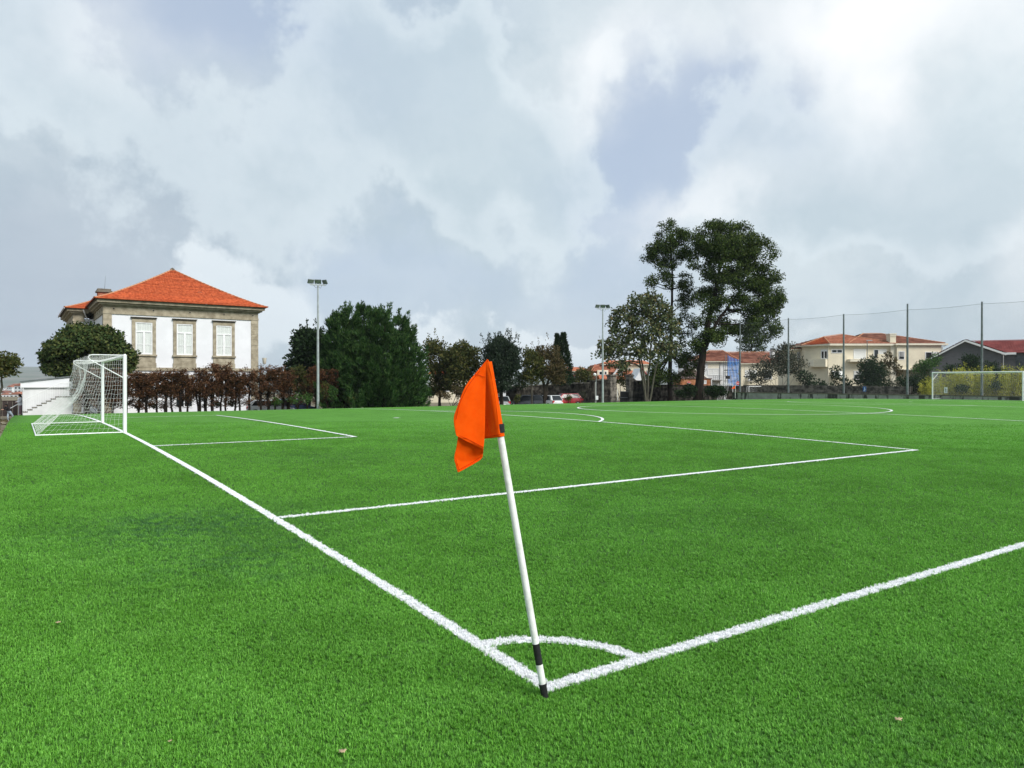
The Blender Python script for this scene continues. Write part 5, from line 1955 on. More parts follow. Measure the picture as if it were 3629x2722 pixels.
tree('broom_tree', 'dark round tree with upright whip-like shoots', 'tree', (1083, 862, 74),
     [(1083, 785, 38, 40, 200), (1083, 755, 30, 24, 90), (1060, 780, 16, 34, 50), (1106, 780, 16, 34, 50), (1083, 830, 26, 18, 50)], L['broom'], L['bark_dark'],
     [[(1083, 862, .2), (1083, 820, .16), (1083, 770, .08)]], per=30, Ln=.32, Wd=.12, cr=.45, seed=33, up=.9, out=.35,
     tips=[(1083 + k * 7.5, 742 - 9 * math.cos(k * .4), 1.0, 26) for k in range(-5, 6)])
tree('green_topped_tree', 'thin-trunked tree with a green crown behind the parked cars', 'tree', (1149, 866, 78),
     [(1150, 790, 24, 30, 80), (1143, 770, 14, 16, 24), (1152, 815, 22, 14, 30)], L['olive'], L['bark_grey'],
     [[(1149, 866, .09), (1149, 830, .08), (1150, 790, .04)]], per=28, Ln=.24, Wd=.14, cr=.42, seed=34)
tree('russet_tree', 'round russet brown autumn tree on a forked trunk by the old wall', 'tree', (1177, 864, 79),
     [(1182, 790, 34, 34, 130), (1200, 805, 22, 26, 60), (1165, 770, 18, 18, 30), (1185, 760, 24, 14, 30)], L['brown'], L['bark'],
     [[(1177, 864, .22), (1177, 838, .18), (1168, 800, .09), (1160, 780, .03)], [(1178, 864, .2), (1180, 838, .16), (1190, 805, .09), (1196, 785, .03)]],
     per=26, Ln=.24, Wd=.14, cr=.45, seed=35, tips=[(1165, 745, .7, 10), (1183, 735, .8, 12), (1150, 750, .5, 8)])


def column_cypress():
    r = np.random.default_rng(41)
    d = 98.0
    base = at(1214 * S, 850 * S, d); base[2] = -1.0
    root = empty('column_cypress', base, 0, 'tall dark cypress with two curled tips behind the russet tree', 'conifer')
    Cs, Ts = [], []
    mb = MB()
    k = S / FPX * d
    for (x, y, w, lean) in ((1203, 724, 13, .0), (1217, 722, 19, .3)):
        tip = at(x * S, y * S, d)
        foot = at((x * .35 + 1214 * .65) * S, 850 * S, d); foot[2] = base[2]
        n = 5200
        h = r.uniform(0, 1, n)
        prof = np.minimum(1, (1 - h) * 1.9) ** .8 + .05 + .06 * np.sin(h * 40)
        an = r.uniform(0, 6.28, n)
        dv = np.stack([np.cos(an), np.sin(an), np.zeros(n)], -1)
        ax = foot * (1 - h[:, None]) + tip * h[:, None]
        Cs.append(ax + dv * (w * k * prof * r.uniform(.5, 1.1, n))[:, None])
        Ts.append(unit(dv * .5 + np.array([0, 0, 1.]) + r.normal(size=(n, 3)) * .3))
        mb.tube([foot - base, tip - base], [.2, .02], 6)
    mb.build('trunk', L['bark_dark'], root)
    C = np.concatenate(Cs) - base
    V, Fq = leaves(C, np.concatenate(Ts), r.uniform(.25, .5, len(C)), .14, r)
    link('crown', arrays_mesh('crown', V, Fq, L['darkleaf']), root)


column_cypress()

# --- the three big trees beside the far corner
tree('blackwood_tree', 'tallest tree, with a thick leaning dark trunk and a heavy rounded crown', 'tree', (1507, 858, 90),
     [(1555, 520, 48, 44, 52), (1600, 525, 44, 40, 42), (1640, 550, 32, 36, 27), (1525, 510, 30, 26, 15), (1515, 560, 28, 34, 18), (1570, 570, 50, 46, 46), (1615, 590, 46, 36, 37), (1655, 600, 22, 22, 11),
      (1660, 640, 28, 34, 24), (1630, 650, 40, 36, 27), (1560, 630, 42, 40, 24), (1530, 630, 26, 40, 14), (1600, 690, 44, 30, 24), (1655, 690, 24, 36, 18), (1668, 710, 14, 20, 5), (1540, 700, 34, 34, 18), (1530, 740, 34, 26, 15),
      (1600, 725, 26, 14, 5), (1640, 735, 18, 14, 5)],
     L['acacia'], L['bark_dark'], [[(1507, 858, .62), (1512, 810, .5), (1519, 760, .44), (1530, 700, .36), (1545, 630, .26), (1558, 560, .14), (1562, 510, .05)],
                                  [(1519, 760, .3), (1545, 700, .2), (1590, 640, .12), (1630, 590, .05)]], per=150, Ln=.27, Wd=.15, cr=.85, seed=51, depth=.9, out=-1, fill=.55, branches=34, squash=.75)
tree('slender_blackwood', 'slim tall tree with a small high crown close to the tallest tree', 'tree', (1447, 858, 93),
     [(1445, 510, 32, 30, 27), (1420, 545, 28, 22, 18), (1460, 545, 28, 26, 21), (1475, 515, 14, 24, 7), (1440, 580, 26, 18, 10), (1425, 608, 30, 16, 11), (1470, 610, 22, 22, 11), (1488, 650, 18, 30, 11), (1480, 700, 22, 30, 11), (1405, 545, 14, 12, 5),
      (1465, 740, 24, 26, 11), (1485, 790, 24, 30, 18), (1430, 800, 24, 30, 18), (1415, 825, 16, 16, 7), (1455, 820, 18, 14, 5)],
     L['acacia'], L['bark_dark'], [[(1447, 858, .3), (1447, 790, .26), (1450, 700, .2), (1452, 600, .12), (1448, 510, .04)]], per=130, Ln=.26, Wd=.14, cr=.78, seed=52, depth=.9, out=-1, fill=.4, branches=40, squash=.75)
tree('sycamore_tree', 'many-stemmed tree with open greyish foliage beside the far floodlight', 'tree', (1397, 858, 84),
     [(1385, 655, 34, 24, 70), (1350, 680, 28, 24, 56), (1420, 670, 34, 30, 80), (1440, 705, 30, 34, 70), (1390, 705, 40, 32, 100), (1345, 720, 30, 22, 50), (1315, 745, 26, 16, 36), (1305, 765, 20, 10, 18), (1355, 755, 40, 20, 60), (1405, 750, 36, 30, 80), (1445, 755, 28, 24, 44),
      (1340, 785, 24, 10, 20), (1325, 700, 12, 14, 12), (1410, 640, 14, 12, 14)],
     L['maple'], L['bark_grey'], [[(1397, 858, .16), (1388, 820, .13), (1380, 770, .10), (1362, 720, .06), (1350, 690, .02)], [(1399, 858, .15), (1402, 810, .12), (1405, 760, .09), (1410, 690, .05), (1418, 650, .02)],
                                  [(1395, 858, .14), (1392, 815, .11), (1384, 760, .08), (1386, 700, .05), (1386, 650, .02)], [(1401, 858, .13), (1412, 815, .10), (1424, 770, .07), (1440, 715, .03)]],
     per=11, Ln=.36, Wd=.27, cr=.55, seed=53, depth=.9, out=-1, fill=.2, branches=18)

# --- behind the old wall and the fence
bush('garden_tree', 'round green garden tree showing above the old stone wall', 'tree', 1262, 815, 112, 22, 22, L['olive'], 60, 26, .34, .2, .6, 61, z=-2.5)
bush('gateway_bush', 'green bush seen through the old gateway', 'bush', 1346, 818, 104, 15, 26, L['olive'], 44, 26, .3, .17, .5, 62, z=-1.4)
bush('blue_spruce', 'small blue-grey spruce in front of the white house wall', 'tree', 1508, 800, 118, 10, 28, L['grey'], 44, 26, .3, .12, .45, 63, z=-1.2)
bush('ivy_bank', 'dark ivy bank around the foot of the tallest tree', 'ivy', 1530, 845, 89.5, 40, 12, L['darkleaf'], 90, 26, .22, .15, .4, 64, z=-.9, blobs_=[(1488, 845, 14, 12, 40), (1545, 846, 28, 12, 70), (1470, 850, 10, 8, 16)])
bush('olive_tree', 'grey-green spreading tree behind the net fence in front of the long house', 'tree', 1690, 800, 98, 44, 36, L['grey'], 90, 22, .32, .16, .6, 65, z=-.8, blobs_=[(1690, 770, 30, 22, 50), (1665, 795, 36, 22, 60), (1715, 795, 26, 26, 46), (1640, 815, 22, 16, 30), (1700, 750, 16, 12, 14)])
bush('shrub_bank', 'low dark shrubs along the garden wall behind the net fence', 'shrub', 1800, 825, 92, 90, 16, L['darkleaf'], 70, 24, .3, .16, .5, 66, z=-.8, blobs_=[(1760, 832, 30, 10, 26), (1820, 828, 20, 14, 24), (1805, 808, 8, 16, 14), (1740, 815, 14, 14, 16)])
bush('round_bush', 'big dark rounded bush in front of the cream house', 'bush', 1888, 810, 88, 34, 40, L['darkleaf'], 110, 32, .26, .13, .48, 67, z=-.8, blobs_=[(1885, 800, 30, 30, 110), (1890, 835, 38, 20, 80), (1866, 820, 16, 20, 30)])
bush('spiky_shrub', 'tall spiky russet shrub rising behind the dark rounded bush', 'shrub', 1922, 785, 90, 12, 40, L['brown'], 20, 20, .3, .14, .36, 68, z=-.8, blobs_=[(1918, 772, 6, 16, 10), (1930, 785, 7, 18, 10), (1938, 800, 8, 14, 10), (1910, 795, 10, 20, 14)])
bush('clipped_hedge', 'clipped dark green hedge behind the net fence posts', 'hedge', 1975, 830, 84, 36, 22, L['darkleaf'], 120, 30, .2, .12, .4, 69, z=-.8)
bush('laurel_bush', 'dark green laurel rising among the yellow bamboo', 'bush', 2110, 795, 84, 40, 26, L['darkleaf'], 80, 28, .28, .14, .5, 70, z=-.8, blobs_=[(2100, 785, 22, 16, 40), (2135, 800, 26, 18, 40), (2060, 800, 16, 12, 20), (2170, 815, 22, 16, 30)])
bush('fence_shrub', 'dark low shrub in front of the yellow bamboo', 'shrub', 2150, 835, 77.5, 22, 14, L['darkleaf'], 30, 24, .24, .12, .36, 72, z=-.8, blobs_=[(2150, 832, 16, 14, 24), (2078, 840, 10, 8, 12), (2205, 836, 10, 10, 12)])
bush('pale_bush', 'pale green leafy bush between the cream house and the bamboo', 'bush', 2005, 790, 85, 22, 26, L['green'], 44, 26, .26, .12, .42, 71, z=-.8, blobs_=[(2000, 790, 20, 16, 30), (2018, 775, 12, 12, 14), (1985, 800, 14, 10, 12)])


def bamboo(x, y, d, w, h, seed):
    r = np.random.default_rng(seed)
    base = at(x * S, y * S, d); base[2] = -.7
    root = empty('bamboo_clump', base, 0, 'yellow-leaved bamboo clump behind the far goal', 'bamboo', 'yellow bamboo behind the goal')
    k = S / FPX * d
    mb = MB()
    Cs, Ts = [], []
    for i in range(16):
        a = r.uniform(0, 6.28)
        o = np.array([math.cos(a), math.sin(a), 0]) * r.uniform(0, w * k * .5)
        H = h * k * r.uniform(.75, 1.05) + 0.4
        tip = o + np.array([math.cos(a), math.sin(a), 0]) * H * r.uniform(.08, .3) + np.array([0, 0, H])
        pts = [o, o * .6 + tip * .4 + np.array([0, 0, H * .12]), tip]
        mb.tube(pts, [.014, .01, .004], 5, caps=False)
        n = 170
        t = r.uniform(.12, 1, n)[:, None]
        p = (1 - t) ** 2 * pts[0] + 2 * t * (1 - t) * pts[1] + t * t * pts[2]
        Cs.append(p + r.normal(size=(n, 3)) * (.22 * (1 - t * .5)))
        Ts.append(unit(r.normal(size=(n, 3)) * .8 + np.array([0, 0, .15])))
    mb.build('cane', L['bark_grey'], root)
    C = np.concatenate(Cs)
    V, Fq = leaves(C, np.concatenate(Ts), r.uniform(.16, .32, len(C)), .06, r)
    link('foliage', arrays_mesh('foliage', V, Fq, L['bamboo']), root)


for i, (x, h) in enumerate([(2008, 44), (2030, 58), (2056, 80), (2076, 48), (2098, 72), (2120, 78), (2142, 46), (2160, 62), (2186, 80), (2204, 50), (2226, 72)]):
    bamboo(x, 852, 79 - .15 * i, 22, h, 300 + i)


def tiered_conifer():
    r = np.random.default_rng(81)
    d = 150.0
    base = at(1626 * S, 790 * S, d); base[2] = -3.0
    root = empty('araucaria', base, 0, 'tiered dark conifer behind the brown roofs', 'conifer')
    top = at(1622 * S, 690 * S, d) - base
    mb = MB().tube([(0, 0, 0), top], [.35, .05], 8)
    Cs, Ts = [], []
    H = top[2]
    for i in range(15):
        f = .42 + .58 * i / 14
        R_ = 2.9 * (1.15 - f) / .6 * r.uniform(.75, 1.1) + .2
        nb = 9
        for j in range(nb):
            a = 6.28 * j / nb + i
            s_ = top * f
            e = s_ + np.array([math.cos(a) * R_, math.sin(a) * R_, .25 * R_])
            mb.tube([s_, e], [.05, .015], 4, caps=False)
            n = 46
            t = r.uniform(.25, 1, n)[:, None]
            Cs.append(s_ + (e - s_) * t + r.normal(size=(n, 3)) * .18)
            Ts.append(unit((e - s_) + r.normal(size=(n, 3)) * .9 * R_))
    mb.build('trunk', L['bark_dark'], root)
    C = np.concatenate(Cs)
    V, Fq = leaves(C, np.concatenate(Ts), .42, .14, r)
    link('crown', arrays_mesh('crown', V, Fq, L['darkleaf']), root)


tiered_conifer()
# shrubs in front of the parked cars
bush('verge_shrub', 'small olive shrub in front of the dark parked car', 'shrub', 1116, 862, 73.5, 8, 7, L['olive'], 12, 24, .16, .09, .22, 91, z=-.75)
bush('verge_shrub', 'small olive shrub in front of the red parked car', 'shrub', 1228, 860, 77, 7, 6, L['olive'], 12, 24, .16, .09, .22, 92, z=-.75)
bush('verge_shrub', 'pale dry shrub against the old wall beside the red car', 'shrub', 1258, 852, 84, 8, 9, L['grey'], 12, 22, .18, .08, .25, 93, z=-.9)
bush('dry_shrubs', 'straw-coloured shrubs under the yellowing trees', 'shrub', 975, 850, 72, 22, 12, L['brown'], 40, 26, .2, .08, .3, 94, z=-.5, blobs_=[(960, 855, 14, 8, 16), (990, 848, 16, 12, 20), (1020, 856, 14, 8, 14), (1045, 855, 12, 10, 14)])
bush('shade_shrubs', 'dark green shrubs between the trees beside the car park', 'shrub', 1130, 830, 84, 30, 18, L['darkleaf'], 60, 26, .26, .14, .45, 95, z=-.9, blobs_=[(1125, 825, 20, 18, 40), (1065, 845, 16, 14, 30), (1210, 820, 26, 12, 40), (1010, 848, 14, 12, 24), (930, 845, 12, 16, 24)])

# litter of leaves on the bare strip left of the turf
def litter():
    r = np.random.default_rng(5)
    n = 5200
    y = r.uniform(12, 57, n)
    x = turf_edge(y) - r.uniform(.02, 5.5, n)
    C = np.stack([x, y, terrain(x, y) + .02 + r.uniform(0, .03, n)], -1)
    T = unit(r.normal(size=(n, 3)) * np.array([1, 1, .25]))
    V, Fq = leaves(C, T, r.uniform(.08, .22, n), .08, r)
    o = link('leaf_litter', arrays_mesh('leaf_litter', V, Fq, L['brown']))
    tag(o, 'dry brown leaves strewn over the bare soil beside the turf', 'leaves', kind='stuff')


litter()
M['dry_leaf'] = mat('dry_leaf', (.42, .30, .18), .8, .25, 30, c2=(.55, .42, .28))


def fallen_leaf(u, v, size, seed, label):
    r = np.random.default_rng(seed)
    k = (u - IMW / 2) / FPX
    d = CAM[2] / ((v - HV) / FPX)
    p = CAM[:2] + (FW + RT * k) * d
    n = 14
    vs = [(0, 0, .012)]
    for i in range(n):
        a = 2 * math.pi * i / n
        rr = size * (1 if i % 2 else .62) * r.uniform(.8, 1.15)
        vs.append((rr * math.cos(a), rr * .8 * math.sin(a), .012 + .35 * rr * abs(math.sin(a * 1.5)) * r.uniform(.3, 1)))
    fs = [(0, 1 + i, 1 + (i + 1) % n) for i in range(n)]
    me = arrays_mesh('fallen_leaf', vs, fs, M['dry_leaf'])
    o = link('fallen_leaf', me)
    o.location = (p[0], p[1], float(zf(p[0], p[1])) + .022)
    o.rotation_euler = (0, 0, r.uniform(0, 6))
    so = o.modifiers.new('thick', 'SOLIDIFY'); so.thickness = .0012
    tag(o, label, 'leaf', 'dry leaves fallen on the turf')


fallen_leaf(1213, 2686, .028, 1, 'curled pale dry leaf on the turf outside the corner')
fallen_leaf(3185, 2545, .030, 2, 'flat tan dry leaf on the turf below the touch line')
fallen_leaf(600, 2660, .014, 3, 'tiny dry leaf scrap on the turf outside the corner')
fallen_leaf(205, 2258, .026, 4, 'tan dry leaf scraps on the turf beside the goal line')

# ---------------------------------------------------------------- floodlight masts
def lamp_glass():
    m = mat('floodlight_lens', (.13, .15, .14), .4, .15, 3, spec=.5)
    return m


M['lens'] = lamp_glass()


def floodlight(u, base_v, top_v, y, yaw, label):
    p = on_y(u, base_v, y)
    p[2] = float(zf(p[0], y)) - .05
    d = (y - CAM[1]) / (FW + RT * ((u - IMW / 2) / FPX))[1]
    H = 2.018 + (HV - top_v) / FPX * d - p[2]
    root = empty('floodlight_mast', p, yaw, label, 'floodlight', 'floodlight masts along the far touch line')
    MB().tube([(0, 0, 0), (0, 0, H * .5), (0, 0, H)], [.125, .10, .065], 16).build('pole', M['steel'], root, True)
    MB().tube([(0, 0, .0), (0, 0, .06)], .22, 16).build('base_plate', M['concrete'], root)
    MB().box(-.64, .64, -.05, .05, H, H + .09).build('crossarm', M['steel'], root)
    for k, (x, tz, rz_) in enumerate(((-.58, .55, .35), (0, .55, -.2), (.56, .35, -.95))):
        h = empty('lamp'); h.parent = root
        h.location = (x, 0, H + .32)
        h.rotation_euler = (.5, 0, rz_)
        MB().box(-.27, .27, -.045, .045, -.19, .19).build('housing', M['dark_steel'], h, bevel=.02)
        MB().box(-.235, .235, -.06, -.04, -.14, .15).build('lens', M['lens'], h)
        for j in range(6):
            xx = -.20 + j * .08
            MB().box(xx - .010, xx + .010, -.067, -.055, -.135, .145).build('louvre', M['dark_steel'], h)
        for s in (-.14, .14):
            MB().tube([(x + s, 0, H + .08), (x + s, 0, H + .20)], .025, 6).build('bracket', M['steel'], root)
    MB().tube([(-.35, -.05, H), (-.2, -.06, H - .18), (-.04, -.08, H - .14)], .012, 5).tube([(.32, -.05, H), (.2, -.06, H - .24), (.05, -.08, H - .1)], .012, 5).build('cable', M['black'], root)


floodlight(1127, 1437, 1012, 55.4, -.25, 'grey floodlight mast with three lamps beside the cypress clump')
floodlight(2136, 1416, 1096, 55.4, -.45, 'grey floodlight mast with three lamps beside the many-stemmed tree')

# ---------------------------------------------------------------- tall ball-stop fence on a low wall
FX = 70.15


def wall_mat():
    m = bpy.data.materials.new('stained_concrete')
    m.use_nodes = True
    t = m.node_tree
    K = NT(t)
    b = t.nodes['Principled BSDF']
    co = K.n('ShaderNodeTexCoord').outputs['Object']
    f = K.noise(co, 1.2, 5, .6)[0]
    drips = K.noise(K.vm('MULTIPLY', co, (1, .55, .12)), 2.4, 5, .6)[0]
    c = K.mix(K.step(f, .3, .7), (.27, .265, .25), (.40, .39, .37))
    c = K.mix(K.step(drips, .50, .60), c, (.055, .052, .048))
    K.put(b.inputs['Base Color'], c)
    b.inputs['Roughness'].default_value = .9
    return m


M['stained'] = wall_mat()


def low_wall():
    root = empty('low_concrete_wall', (FX, 0, 0), 0, 'low stained concrete wall carrying the tall net fence', 'wall')
    n = 17
    y0, y1 = 3.0, 54.6
    for i in range(n):
        a = y0 + (y1 - y0) * i / n; b = y0 + (y1 - y0) * (i + 1) / n
        MB().box(-.12, .12, a + .008, b - .008, -1.0, .66).build('panel', M['stained'], root)
        MB().box(-.17, .17, a + .004, b - .004, .66, .76).build('coping', M['granite_dark'], root)
    for i in range(22):                          # drain holes
        y = y0 + 1 + i * 2.3
        MB().tube([(-.135, y, .57), (-.115, y, .57)], .035, 8).build('weep_hole', M['black'], root)


low_wall()
M['fence_cord'] = mat('fence_cord', (.14, .16, .16), .8, .1, 5)


def net_fence():
    root = empty('net_fence', (FX + .02, 0, .76), 0, 'tall ball-stop net on grey steel posts behind the far goal', 'fence')
    ys = [53.55 - 6.72 * i for i in range(8)]
    tops = [8.6, 8.55, 8.5, 9.0, 8.6, 8.6, 8.6, 8.6]
    for y, h in zip(ys, tops):
        MB().tube([(0, y, -.3), (0, y, h * .45), (0, y, h)], [.115, .10, .075], 12).build('post', M['dark_steel'], root, True)
    for a, b in zip(ys[:-1], ys[1:]):
        # one bay of net: sagging head rope, meshes of a hand's breadth
        ny = 68
        nz = 84
        lst = []
        G = np.zeros((ny + 1, nz + 1, 3))
        for i in range(ny + 1):
            f = i / ny
            topz = 8.35 - .10 * math.sin(math.pi * f) + .03 * abs(math.sin(f * 22))
            for j in range(nz + 1):
                G[i, j] = (-.10 + .03 * math.sin(f * 7 + j * .05), a + (b - a) * f, .02 + (topz - .02) * j / nz)
        # long straight cords only: split each direction into few pieces
        Gs = []
        for i in range(ny + 1):
            Gs += [(G[i, k], G[i, min(k + 14, nz)]) for k in range(0, nz, 14)]
        for j in range(nz + 1):
            Gs += [(G[k, j], G[min(k + 17, ny), j]) for k in range(0, ny, 17)]
        A = np.array([s[0] for s in Gs]); B = np.array([s[1] for s in Gs])
        t = unit(B - A)
        ref = np.where(np.abs(t[:, 2:3]) > .9, np.array([[1., 0, 0]]), np.array([[0, 0, 1.]]))
        aa = unit(np.cross(t, ref)); bb = np.cross(t, aa)
        r = .0019
        ring = [r * (math.cos(w) * aa + math.sin(w) * bb) for w in (0, 2.094, 4.189)]
        Vv = np.stack([A + ring[0], A + ring[1], A + ring[2], B + ring[0], B + ring[1], B + ring[2]], 1).reshape(-1, 3)
        Fc = ((np.arange(len(Gs)) * 6)[:, None, None] + np.array([[0, 1, 4, 3], [1, 2, 5, 4], [2, 0, 3, 5]])[None]).reshape(-1, 4)
        nt = link('net', arrays_mesh('net', Vv, Fc, M['fence_cord']), root)
        pts = [G[i, nz] + np.array([0, 0, .03]) for i in range(0, ny + 1, 4)]
        MB().tube(pts, .012, 5).build('head_rope', M['fence_cord'], root)


net_fence()

# ---------------------------------------------------------------- old stone walls and gateway
M['old_stone'] = mat('old_stone', (.020, .019, .017), .95, .4, 1.6, c2=(.085, .078, .066), bump=.8, bscale=9, spec=.05, island=.35, thr=(.35, .75))
M['old_stone_light'] = mat('old_stone_light', (.07, .066, .058), .95, .4, 1.6, c2=(.20, .185, .16), bump=.8, bscale=9, spec=.05, island=.25)


def rubble(mb, x0, x1, ztop, zb, y0, thick, r, size=.42):
    """coursed rubble from x0 to x1; ztop a function of x; stones uneven and proud of one another"""
    z = zb
    while True:
        h = r.uniform(.22, .34)
        x = x0 + r.uniform(-.3, 0)
        if z > max(ztop(x0), ztop(x1), ztop((x0 + x1) / 2)) - .08:
            break
        while x < x1:
            w = size * r.uniform(.6, 1.7)
            a, b = max(x, x0), min(x + w, x1)
            zt = min(z + h, ztop((a + b) / 2) - .06)
            if b - a > .06 and zt - z > .05:
                pr = r.uniform(0, .07)
                mb.box(a + .008, b - .008, y0 - pr, y0 + thick, z + .006, zt - .006)
            x += w
        z += h


def old_wall():
    r = random.Random(77)
    Yw = 66.6
    zg = -1.05

    def zt(u, v): return on_y(u, v, Yw)[2]
    def xx(u): return float(on_y(u, 1400, Yw)[0])
    secs = [(1800, 2088, 1371, 1357, 'dark mossy old stone wall behind the parked cars', M['old_stone']),
            (2088, 2162, 1349.5, 1347, 'taller dark old wall beside the gateway lamp post', M['old_stone']),
            (2241, 2337, 1350, 1349, 'patched old stone wall with a scrolled end by the gateway', M['old_stone']),
            (2337, 2760, 1364, 1372, 'low dark old stone wall behind the tallest tree', M['old_stone'])]
    for k, (ua, ub, va, vb, lab, m) in enumerate(secs):
        xa, xb = xx(ua), xx(ub)
        za, zb_ = zt(ua, va), zt(ub, vb)
        root = empty('stone_wall', (xa, Yw, zg), 0, lab, 'wall', 'old stone walls')
        Ln = xb - xa

        def top(x, za=za, zb_=zb_, Ln=Ln): return (za + (zb_ - za) * max(0, min(1, x / Ln))) - zg
        mb = MB()
        rubble(mb, 0, Ln, top, 0, 0, .45, r)
        o = mb.build('stonework', m, root); o['kind'] = 'stuff'
        MB().add([(0, .05, 0), (Ln, .05, 0), (Ln, .4, 0), (0, .4, 0), (0, .05, top(0) - .04), (Ln, .05, top(Ln) - .04), (Ln, .4, top(Ln) - .04), (0, .4, top(0) - .04)],
                 [(0, 3, 2, 1), (4, 5, 6, 7), (0, 1, 5, 4), (1, 2, 6, 5), (2, 3, 7, 6), (3, 0, 4, 7)]).build('core', M['old_stone'], root)
        n = max(3, int(Ln / 1.1))
        for i in range(n):
            a, b = Ln * i / n, Ln * (i + 1) / n
            zz_ = top((a + b) / 2) - .055 + r.uniform(-.015, .015)
            MB().box(a + .01, b - .01, -.10, .50, zz_, zz_ + .12).build('coping_stone', M['old_stone_light' if k in (0, 2) else 'old_stone'], root, bevel=.015)
        if k == 2:                               # scroll sweeping up to the pillar
            pts = []
            for t in np.linspace(0, 1, 9):
                pts.append((-.0 + 1.4 * t, top(0) + .62 * (1 - t) ** 2.2))
            MB().prism([(0, top(0) - .1)] + [(1.4, top(0) - .1)] + pts[::-1], .06, .40).build('scroll', M['old_stone_light'], root)
    for (ua, ub, lab) in ((2162, 2183, 'tall granite gate pillar beside the floodlight mast'), (2229, 2242, 'granite gate pillar joined to the scrolled wall')):
        xa, xb = xx(ua), xx(ub)
        root = empty('gate_pillar', (xa, Yw - .1, zg), 0, lab, 'gate pillar', 'pillars of the old gateway')
        z = 0
        H = zt(ua, 1334) - zg
        while z < H - .2:
            h = min(r.uniform(.34, .5), H - z)
            j = r.uniform(0, .02)
            MB().box(-j, xb - xa + j, -j, .7, z + .006, z + h - .006).build('stone', M['old_stone_light'], root, bevel=.012)
            z += h
        MB().box(-.12, xb - xa + .12, -.12, .82, z, z + .14).build('cap', M['old_stone_light'], root, bevel=.02)
        MB().box(-.05, xb - xa + .05, -.05, .75, z + .14, z + .26).build('cap', M['old_stone_light'], root, bevel=.02)
    # iron gate leaf standing open and a stub of pale wall in the opening
    xa = xx(2184); xb = xx(2229)
    root = empty('iron_gate', (xb, Yw + .2, zg), math.radians(172), 'dark sheet-iron gate leaf standing half closed', 'gate')
    MB().box(.05, 1.25, -.02, .02, .12, 1.75).build('sheet', M['black'], root)
    for z in (.12, .95, 1.75):
        MB().box(.0, 1.3, -.035, .035, z, z + .06).build('rail', M['dark_steel'], root)
    root = empty('garden_wall_stub', (xa + .1, Yw + 3.2, zg), 0, 'pale low wall with a brick cap inside the gateway', 'wall')
    MB().box(0, 1.5, 0, .3, 0, 1.5).build('wall', M['old_stone_light'], root)
    MB().box(.8, 1.3, -.02, .32, 1.5, 1.9).build('brick_cap', M['terracotta_old'], root)
    # dark garden wall beyond the fence, running away from the pitch
    root = empty('garden_wall', (79, 60, -1.1), -math.pi / 2, 'long dark garden wall behind the net fence', 'wall', 'old stone walls')
    mb = MB()
    rubble(mb, 0, 22.5, lambda x: 2.75 - .002 * x, 0, 0, .4, r, .5)
    o = mb.build('stonework', M['old_stone_light'], root); o['kind'] = 'stuff'
    MB().box(0, 22.5, .05, .38, 0, 2.6).build('core', M['old_stone'], root)
    # picket railing at the verge
    a = on_y(2040, 1414, 57.8); b = on_y(2230, 1412, 57.8)
    root = empty('picket_railing', (a[0], 57.8, -.75), 0, 'low dark picket railing along the verge in front of the gateway', 'railing')
    mb = MB()
    Ln = b[0] - a[0]
    for i in range(int(Ln / .16)):
        mb.box(i * .16, i * .16 + .03, -.01, .01, 0, .72 + .05 * math.sin(i * 1.7))
    o = mb.build('pickets', M['black'], root); o['kind'] = 'stuff'
    MB().box(0, Ln, -.02, .02, .5, .54).build('rail', M['black'], root)


old_wall()


# ---------------------------------------------------------------- cars
M['tyre'] = mat('tyre', (.02, .02, .02), .9, .2, 10)
M['car_glass'] = mat('car_glass', (.02, .024, .028), .12, .2, 2, spec=.35)
M['tail_light'] = mat('tail_light', (.5, .01, .01), .2, .1, 8, spec=.6)
M['head_light'] = mat('head_light', (.6, .62, .65), .1, .1, 8, spec=.7)


def car_paint(name, c):
    m = mat(name, c, .25, .03, 2, spec=.6)
    m.node_tree.nodes['Principled BSDF'].inputs['Coat Weight'].default_value = .6
    return m


